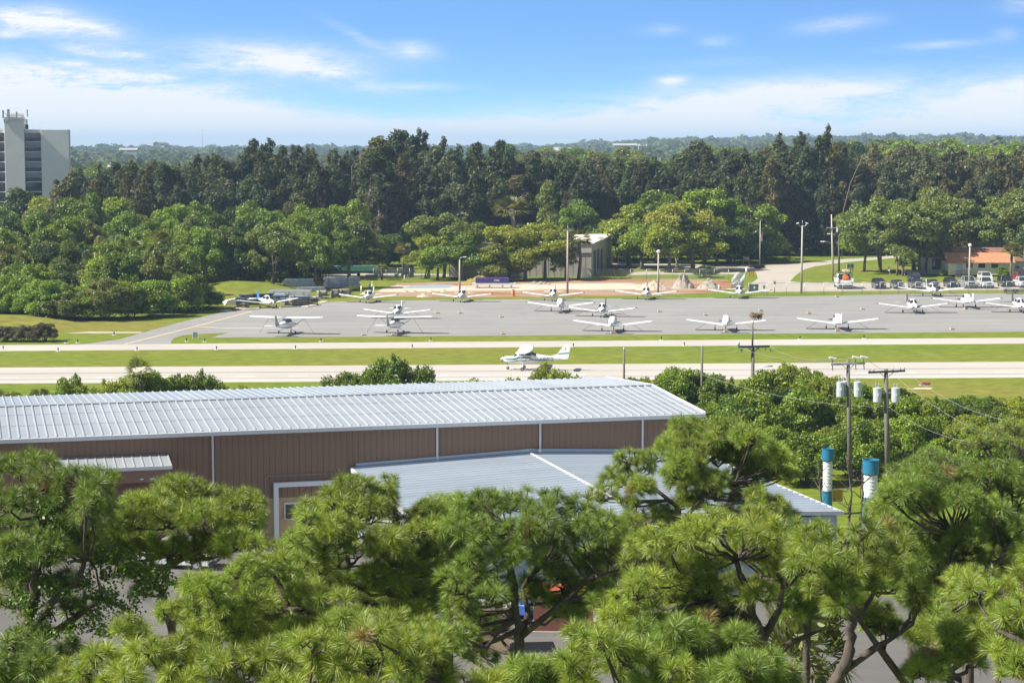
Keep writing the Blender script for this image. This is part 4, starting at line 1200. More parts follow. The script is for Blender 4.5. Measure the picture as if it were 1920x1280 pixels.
def middle_trees():
    rng = np.random.default_rng(303)
    T = [  # u, top v, y, half width px, variant, colour, label
        (835, 392, 424, 76, OAKS[2], G_OAK, 'broad oak in front of the left end of the hangar'), (800, 430, 420, 42, OAKS[1], G_YEL, 'yellow green tree left of the broad oak by the hangar'),
        (893, 405, 430, 44, OAKS[0], G_MID, 'mid green oak between the broad oak and the golden tree'),
        (952, 412, 415, 58, OAKS[1], (.255, .29, .03), 'golden leaved tree before the middle of the hangar'), (1022, 413, 417, 60, OAKS[4], (.24, .28, .03), 'golden green tree nearest the concrete lamp pole'),
        (985, 436, 414, 42, TALL[2], (.21, .25, .03), 'low golden tree hugging the hangar wall'), (1085, 375, 480, 46, OAKS[3], G_MID, 'round dark green tree just behind the hangar roof'),
        (1030, 330, 488, 28, TALL[2], G_OLIVE, 'pale slim tree standing before the dark belt at the middle'), (1130, 420, 478, 34, TALL[0], G_BRIGHT, 'bright low tree behind the hangar roof'),
        (1180, 382, 462, 52, TALL[0], G_YEL, 'yellow green tree at the right end of the hangar'), (1232, 352, 476, 58, TALL[1], G_MID, 'tall green tree behind the yellow trees right of the hangar'),
        (1205, 412, 452, 52, TALL[3], G_BRIGHT, 'bright green bushy tree beside the hangar doors'), (1272, 370, 448, 76, OAKS[2], (.27, .295, .045), 'large pale yellow oak with a bare twiggy crown right of the hangar'),
        (1322, 348, 474, 66, TALL[1], G_BRIGHT, 'tall bright green tree behind the large yellow oak'), (1300, 405, 446, 56, TALL[0], G_YEL, 'yellow oak leaning over the chain fence'),
        (1368, 366, 476, 60, TALL[2], G_MID, 'dense green tree left of the flagpole'), (1345, 420, 466, 56, TALL[1], G_DARK, 'dark green tree under the large bright crowns'), (1395, 405, 474, 46, TALL[3], G_MID, 'green tree close behind the flagpole'),
        (1430, 378, 480, 40, TALL[2], G_BRIGHT, 'narrow bright green tree beside the flagpole'), (1378, 455, 472, 36, TALL[0], G_DARK, 'dark shady tree at the road corner'),
        (1650, 360, 440, 84, OAKS[2], G_OAK, 'leftmost of the big oaks behind the parked cars'), (1622, 396, 444, 50, OAKS[0], G_BRIGHT, 'bright green oak flank left of the big oaks'),
        (1722, 364, 434, 84, OAKS[1], G_OAK, 'big many stemmed oak behind the dark van'), (1690, 415, 430, 54, OAKS[1], G_OLIVE, 'olive oak crown over the blue parking sign'), (1738, 396, 434, 44, OAKS[4], G_OLIVE, 'leaning oak left of the office'),
        (1800, 353, 452, 84, OAKS[0], G_OAK, 'big grey green oak behind the office roof'), (1865, 360, 452, 84, OAKS[2], G_OAK, 'spreading oak above the right half of the office'), (1918, 350, 450, 80, OAKS[4], G_OLIVE, 'rightmost oak at the picture edge over the office'),
        (1750, 345, 470, 50, TALL[1], G_OLIVE, 'tall olive tree rising behind the big oaks'), (1932, 425, 416, 40, OAKS[3], G_DARK, 'dark oak with a leaning trunk right of the office'), (1960, 360, 440, 60, OAKS[0], G_OAK, 'oak just beyond the right edge of the car park'),
        (868, 438, 414, 40, TALL[0], G_MID, 'green leafy tree screening the left end of the hangar wall'), (820, 452, 415, 34, TALL[3], G_BRIGHT, 'small bright tree under the broad oak by the hangar'), (925, 452, 412, 32, TALL[2], G_OLIVE, 'low olive tree against the middle of the hangar wall'), (1060, 442, 416, 28, TALL[0], G_OLIVE, 'olive tree hugging the hangar wall by the concrete lamp pole'),
        (1255, 402, 442, 44, TALL[3], G_YEL, 'yellow green tree in front of the tall green tree'), (1150, 408, 476, 40, TALL[2], G_BRIGHT, 'bright slender tree peeping over the hangar doors'), (1090, 402, 486, 44, TALL[1], G_DARK, 'dark tree between the hangar roof and the belt'),
        (700, 455, 440, 36, TALL[0], G_MID, 'green tree at the right end of the left grove'), (672, 420, 446, 44, OAKS[1], G_MID, 'round tree shading the steel stacks'), (660, 395, 440, 40, TALL[3], G_OLIVE, 'olive tree above the steel stacks'), (716, 335, 484, 26, CASU[2], (.08, .085, .05), 'grey green casuarina standing forward of the dark belt')]
    for u, v, y, hw, var, col, lab in T:
        p = at(u, v, y)
        base = {id(OAKS[0]): 6.8, id(OAKS[1]): 6.0, id(OAKS[2]): 7.4, id(OAKS[3]): 5.2, id(OAKS[4]): 6.4, id(TALL[0]): 4.6, id(TALL[1]): 5.4, id(TALL[2]): 4.0, id(TALL[3]): 5.0}.get(id(var), 3.0)
        k = p.z / var[2]
        plant('casuarina_tree' if var in CASU else 'oak_tree', var, p.x, y, p.z, jit(col, rng, .06), lab, 'tree', None, rng, wide=np.clip(hw * mpp(y) / (base * k), .6, 1.8))
    for i, (u, v, y, lab) in enumerate(((757, 466, 428, 'thick cabbage palm with dry lower fronds beside the fenced yard'), (960, 393, 470, 'cabbage palm head above the golden tree'), (1085, 448, 419, 'cabbage palm at the corner of the hangar'), (1898, 470, 404, 'small palm behind the parked red vehicle'))):
        p = at(u, v, y)
        plant('sabal_palm', PALMS[i % 2], p.x, y, max(3.0, p.z), (.15, .16, .05), lab, 'palm', None, rng, wide=1.35)
    p = gz(716, 525)
    plant('small_palm', PALMS[0], p.x, p.y, 2.6, G_OLIVE, 'small young palm on the grass before the fenced yard', 'palm', None, rng, wide=2.6)
    # low shrubs
    for u, v, w, h, col, lab in ((1880, 520, 14, 2.2, G_BRIGHT, 'clipped round green bush before the right end of the office'), (1770, 518, 8, 1.3, G_YEL, 'small bright bush at the left corner of the office'), (1720, 499, 26, 2.0, G_MID, 'low spreading bush on the lawn beneath the big oaks'),
                             (1690, 498, 14, 1.5, G_MID, 'low dark bush between the oak trunks'), (1478, 494, 12, 1.4, G_YEL, 'yellow green shrub beside the yellow hydrant'), (1320, 520, 22, 2.2, G_DARK, 'dark shrub growing through the chain fence'), (1420, 503, 14, .8, (.05, .03, .03), 'low dark reddish planting round the flagpole base'),
                             (665, 545, 14, .9, G_OLIVE, 'weedy tuft on the grass by the two workers'), (648, 548, 12, .7, G_MID, 'low weeds beside the white plastic post')):
        p = gz(u, v)
        plant('shrub', BUSH[int(rng.integers(4))], p.x, p.y, h, col, lab, 'shrub', None, rng, wide=w * mpp(p.y) / (3.2 * h / 5), parts=('stem', 'crown'))


def rear_woods():
    """Individual crowns behind the belt and beside it."""
    rng = np.random.default_rng(404)
    regs = [('beyond the left belt', 150, 330, 300, 372, 560, 760, 30, G_MID), ('beyond the middle belt', 930, 1440, 268, 300, 640, 900, 40, G_MID), ('on the far right rise', 1560, 1960, 252, 285, 640, 860, 34, G_BRIGHT)]
    for nm, u0, u1, v0, v1, y0, y1, n, colb in regs:
        pts = sorted([(rng.uniform(u0, u1), rng.uniform(0, 1)) for _ in range(n)])
        for i, (u, t) in enumerate(pts):
            y = y1 + (y0 - y1) * t
            v = v0 + (v1 - v0) * (t ** .8) + rng.uniform(-4, 4)
            p = at(u, v, y); g = hz(p.x, y); h = min(20, max(9, p.z - g))
            c = [colb, G_OLIVE, G_DARK, G_CASU2][rng.choice(4, p=[.45, .25, .18, .12])]
            var = (TALL + OAKS)[rng.integers(9)]
            plant('woodland_tree', var, p.x, y, h, jit(c, rng, .15), f'round tree, {nth(i + 1)} from the left in woods {nm}', 'tree', 'woods ' + nm, rng, wide=rng.uniform(1.0, 1.35), z=p.z - h)


def far_forest():
    rng = np.random.default_rng(505)
    n = 9000
    y = np.exp(rng.uniform(math.log(690), math.log(6200), n)); x = rng.uniform(-.3, .3, n) * y
    y = np.where(rng.random(n) < .12, rng.uniform(3200, 4200, n), y); x = rng.uniform(-.3, .3, n) * y
    r = (4.5 + y / 330) * rng.uniform(.7, 1.3, n)
    hh = rng.uniform(8, 15, n) * np.where(rng.random(n) < .06, 1.5, 1)
    g = hgt(x, y)
    k = 34
    d = unit(rng.normal(size=(n, k, 3))); d[..., 2] = np.abs(d[..., 2]) * 1.0 - .15
    rad = np.stack([r, r, np.minimum(hh * .6, r)], -1)[:, None, :]
    P = np.stack([x, y, g + hh * .5], -1)[:, None, :] + d * rad * rng.uniform(.8, 1.1, (n, k, 1))
    P = P.reshape(-1, 3)
    Nn = unit(d.reshape(-1, 3) * .8 + np.array([0, 0, .4]) + rng.normal(size=(n * k, 3)) * .45)
    size = np.repeat(r * .62, k)
    V = leaf_quads(P, Nn, size, .8, rng)
    me = np_mesh('far_forest', V, quads_idx(len(V) // 4), mats=[FAR_LEAF])
    o = tag(link(bpy.data.objects.new('far_forest', me)), kind='stuff')
    o.color = (.085, .11, .035, 1)


def hedge_rows():
    """Bushes between the warehouse and the runway, and the thick scrub on the right."""
    rng = np.random.default_rng(606)
    near = [(12, 728, 190, 44, G_OLIVE), (135, 706, 192, 30, G_BRIGHT), (210, 705, 190, 54, G_YEL), (275, 696, 188, 50, G_BRIGHT), (338, 697, 190, 50, G_BRIGHT), (378, 701, 191, 36, G_MID), (438, 717, 193, 36, G_YEL), (75, 722, 193, 40, G_OLIVE),
            (648, 696, 190, 52, G_MID), (700, 690, 192, 42, G_BRIGHT), (738, 677, 189, 46, G_MID), (788, 684, 190, 44, G_MID), (890, 711, 192, 44, G_YEL), (968, 706, 190, 50, G_YEL), (1022, 693, 188, 46, G_YEL), (1074, 699, 190, 46, G_BRIGHT)]
    for i, (u, v, y, hw, col) in enumerate(sorted(near)):
        p = at(u, v + (12 if u < 880 else 10), y)
        vi = BUSH[i % 4]; k = p.z / vi[2]
        sh = {G_MID: 'green', G_YEL: 'yellow green', G_BRIGHT: 'bright green', G_OLIVE: 'olive'}[col]
        plant('bush', vi, p.x, y, p.z, jit(col, rng, .1), f'{sh} bush above the warehouse roof edge, {nth(i + 1)} from the left', 'bush', 'bushes behind the warehouse', rng, wide=max(.66, hw * mpp(y) / (3.2 * k)), parts=('stem', 'crown'))
    p = at(262, 698, 186)
    plant('sabal_palm', PALMS[0], p.x, p.y, p.z, G_OLIVE, 'small palm among the bushes behind the warehouse', 'palm', None, rng, wide=.8)
    rows = [('rear row', 200, [(1150, 716), (1200, 706), (1290, 692), (1330, 702), (1370, 708), (1420, 712), (1500, 702), (1560, 712), (1640, 722), (1720, 735), (1770, 760), (1840, 790), (1960, 800)], 40, (1190, 1930)),
            ('middle row', 183, [(1320, 770), (1400, 752), (1480, 738), (1560, 748), (1620, 760), (1700, 745), (1760, 760), (1830, 782), (1900, 792), (1960, 800)], 44, (1335, 1940)),
            ('front row', 168, [(1330, 820), (1450, 800), (1520, 810), (1600, 800), (1700, 800), (1780, 800), (1860, 812), (1960, 815)], 52, (1350, 1950))]
    for rname, y0, tl, step, (u0, u1) in rows:
        u = u0; items = []
        while u < u1:
            uu = u + rng.uniform(-10, 10); items.append((uu, y0 + rng.uniform(-5, 5), interp(tl, uu) + rng.uniform(-10, 12))); u += step * rng.uniform(.8, 1.2)
        for i, (uu, y, v) in enumerate(items):
            p = at(uu, v, y); h = max(2.4, p.z)
            c = [(G_MID, 'green'), (G_BRIGHT, 'bright green'), (G_DARK, 'dark green'), (G_YEL, 'yellow green')][rng.choice(4, p=[.3, .36, .08, .26])]
            vi = BUSH[rng.integers(4)]
            plant('bush', vi, p.x, y, h, jit(c[0], rng, .15), f'{c[1]} scrub bush, {nth(i + 1)} from the left in the {rname} round the transformer poles', 'bush', 'scrub round the transformer poles', rng, wide=np.clip(46 * mpp(y) / (3.2 * h / 5), .95, 2.0), parts=('stem', 'crown'))
    for i, u in enumerate((8, 26, 45, 64, 84)):
        p = gz(u, 640)
        plant('roadside_shrub', BUSH[i % 4], p.x, p.y, 2.0 if i < 4 else 2.4, (.14, .14, .08) if i < 4 else (.1, .1, .05), f'{"grey pinkish" if i < 4 else "dense olive"} shrub by the left taxiway verge, {nth(i + 1)} from the left', 'shrub', 'shrubs by the taxiway verge', rng, wide=1.2, parts=('stem', 'crown'))


belt(); left_grove(); middle_trees(); rear_woods(); far_forest(); hedge_rows()
# ------------------------------------------------------------------ foreground pines
def fib_dirs(n, rng):
    i = np.arange(n) + rng.random()
    ph = math.pi * (3 - math.sqrt(5)) * i
    z = 1 - 2 * (i + .5) / n
    r = np.sqrt(np.maximum(0, 1 - z * z))
    return np.stack([r * np.cos(ph), r * np.sin(ph), z], -1)


def tuft_mesh(cen, axis, rad, rng, per=84, width=.0095):
    """Needle sprays: thin, slightly drooping blades round each shoot tip."""
    T = len(cen)
    n = T * per
    c = np.repeat(cen, per, 0); a = np.repeat(axis, per, 0); r = np.repeat(rad, per) * rng.uniform(.72, 1.08, n)
    cosmin = -.15
    z = rng.uniform(cosmin, 1, n) ; ph = rng.uniform(0, 2 * math.pi, n)
    s = np.sqrt(1 - z * z)
    h = np.where(np.abs(a[:, 2:3]) < .9, np.array([[0, 0, 1.0]]), np.array([[1.0, 0, 0]]))
    e1 = unit(np.cross(a, h)); e2 = np.cross(a, e1)
    d = a * z[:, None] + e1 * (s * np.cos(ph))[:, None] + e2 * (s * np.sin(ph))[:, None]
    d = unit(d)
    st = c + a * (rng.uniform(-.16, .06, n) * r)[:, None] + d * .015
    g = np.array([0, 0, -1.0])
    mid = st + d * (r * .52)[:, None] + g * (r * .035)[:, None]
    tip = st + d * r[:, None] * .98 + g * (r * rng.uniform(.02, .2, n))[:, None]
    side = unit(np.cross(d, rng.normal(size=(n, 3))))
    w = width * rng.uniform(.8, 1.25, n)[:, None]
    V = np.stack([st - side * w * .5, st + side * w * .5, mid + side * w * .5, mid - side * w * .5, tip], 1)
    b = np.arange(n)[:, None] * 5
    return V.reshape(-1, 3), b + np.array([[0, 1, 2, 3]]), b + np.array([[3, 2, 4]])


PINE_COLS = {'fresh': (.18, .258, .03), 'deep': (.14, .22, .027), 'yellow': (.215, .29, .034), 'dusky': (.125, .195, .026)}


def pine(spec, seed):
    rng = np.random.default_rng(seed)
    y0 = spec['y']; S_ = spec.get('s', 1.0)
    trunk = [at(u, v, y0 + spec.get('ty', 0)) for u, v in spec['trunk']]
    base = Vector((trunk[0].x, trunk[0].y, 0))
    root = thing('pine_tree', base, 0, spec['label'], 'pine', 'foreground pines')
    r0 = spec.get('r', .2) * .7
    wood = MB()
    pts = [Vector((0, 0, -.3)), Vector((0, 0, trunk[0].z * .55))] + [p - base for p in trunk]
    nT = len(pts)
    rr = [r0 * 1.35, r0 * 1.15] + [r0 * (1 - .62 * i / max(1, len(trunk) - 1)) for i in range(len(trunk))]
    # crooked, knobbly trunk
    fine, fr = [], []
    for i in range(len(pts) - 1):
        for k in range(6):
            q = pts[i].lerp(pts[i + 1], k / 6) + Vector(rng.normal(size=3) * r0 * (.12 if k else 0)); fine.append(q)
            fr.append((rr[i] + (rr[i + 1] - rr[i]) * k / 6) * rng.uniform(.9, 1.12))
    fine.append(pts[-1]); fr.append(rr[-1])
    wood.tube(fine, fr, 12)
    tpts = [p - base for p in trunk]
    anchors = []
    for i in range(len(tpts) - 1):
        for t in (0, .25, .5, .75): anchors.append((tpts[i].lerp(tpts[i + 1], t), rr[2 + i]))
    anchors.append((tpts[-1], rr[-1]))
    for lb in spec.get('limbs', ()):
        lp = [at(u, v, y0 + dy) - base for u, v, dy in lb]
        k = len(lp)
        lr = [r0 * .62 * (1 - .6 * i / (k - 1)) for i in range(k)]
        wood.tube(lp, lr, 8)
        for i in range(k - 1):
            for t in (.33, .66, 1.0): anchors.append((lp[i].lerp(lp[i + 1], t), lr[i] * .9))
    cen, axs, rad = [], [], []
    m = y0 / FPX
    TR = .34 * S_ * spec.get('tr', 1.0)
    pads = []
    for u, v, ru, rv in spec['pads']:
        off = rng.uniform(-1, 1) * spec.get('deep', 1.6)
        for k in range(3):
            a_ = rng.uniform(0, 6.28) + k * 2.1
            pads.append((u + math.cos(a_) * ru * .55, v + math.sin(a_) * rv * .5, ru * rng.uniform(.5, .72), rv * rng.uniform(.55, .78), off + rng.uniform(-.9, .9) * ru * mpp(spec['y'])))
        if rng.random() < spec.get('fill', .4):
            pads.append((u + rng.uniform(-.5, .5) * ru, v + rv * rng.uniform(.7, 1.5), ru * .6, rv * .6, off + rng.uniform(.6, 1.8)))
    for u, v, ru, rv, dy in pads:
        pc = at(u, v, y0 + dy) - base
        ax = np.array([ru * m, ru * m * .95, rv * m])
        need = 4 * math.pi * ((ax[0] * ax[1]) ** 1.6 / 3 + 2 * (ax[0] * ax[2]) ** 1.6 / 3) ** (1 / 1.6)
        cand = fib_dirs(max(9, int(need / (TR * .9) ** 2)), rng)
        cand = cand[(cand[:, 2] > -.5)]
        cand += rng.normal(size=cand.shape) * .14
        cand = unit(cand)
        # the boughs reaching this pad
        pcv = Vector(pc)
        best = min(anchors, key=lambda a: (a[0] - pcv).length + max(0, a[0].z - pcv.z) * 1.6)
        s = best[0]; e = pcv + Vector((0, 0, -ax[2] * .35))
        mid = s.lerp(e, .5) + Vector((rng.normal() * .12, rng.normal() * .12, -abs(rng.normal()) * .18)) * max(.5, (e - s).length * .4)
        br = min(best[1] * .62, .028 + .018 * (e - s).length)
        path = [s, s.lerp(mid, .5) + Vector(rng.normal(size=3) * .05), mid, mid.lerp(e, .55) + Vector(rng.normal(size=3) * .06), e]
        wood.tube(path, [br, br * .85, br * .72, br * .55, br * .4], 6, cap=False)
        hubs = [e, path[3]]
        for k in range(4):
            q = np.array(e) + unit(rng.normal(size=3)) * ax * .5; q = Vector(q)
            wood.tube([path[3].lerp(e, rng.random()), q], [br * .38, br * .22], 5, cap=False); hubs.append(q)
        for d in cand:
            p = np.array(pc) + d * ax * rng.uniform(.78, 1.06)
            if rng.random() < .16: continue
            cen.append(p)
            a = unit(d * np.array([1, 1, .6]) * .8 + np.array([0, 0, .62]) + rng.normal(size=3) * .22)
            axs.append(a); rad.append(TR * rng.uniform(.6, 1.15))
            h = min(hubs, key=lambda q: (q - Vector(p)).length)
            wood.tube([h, h.lerp(Vector(p), .55) + Vector((0, 0, -.06)), Vector(p)], [.017 * S_, .013 * S_, .009 * S_], 4, cap=False)
    wo = wood.build('trunk', PINE_BARK, root, fix=False)
    n_ = len(wo.data.vertices); co = np.zeros(n_ * 3, np.float32); wo.data.vertices.foreach_get('co', co)
    co += rng.normal(size=n_ * 3).astype(np.float32) * .011; wo.data.vertices.foreach_set('co', co); wo.data.update()
    cen, axs, rad = np.array(cen), np.array(axs), np.array(rad)
    # tufts: base green, yellower ones painting sunlit highlights, a few dried brown ones
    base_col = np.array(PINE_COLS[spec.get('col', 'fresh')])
    g = rng.choice(3, len(cen), p=[.62, .372, .008])
    for k, (nm, c) in enumerate((('crown', base_col), ('sunlit_crown', base_col * np.array([1.28, 1.2, 1.05])), ('dry_needles', np.array([.24, .16, .06])))):
        s = g == k
        if not s.any(): continue
        V, Q, T = tuft_mesh(cen[s], axs[s], rad[s], rng, per=spec.get('per', 185), width=.005 * S_ * spec.get('w', 1.0))
        o = bpy.data.objects.new(nm, np_mesh('needles', V, Q, T, mats=[NEEDLE])); link(o, root)
        o.color = tuple(float(x) for x in c) + (1,)
    return root


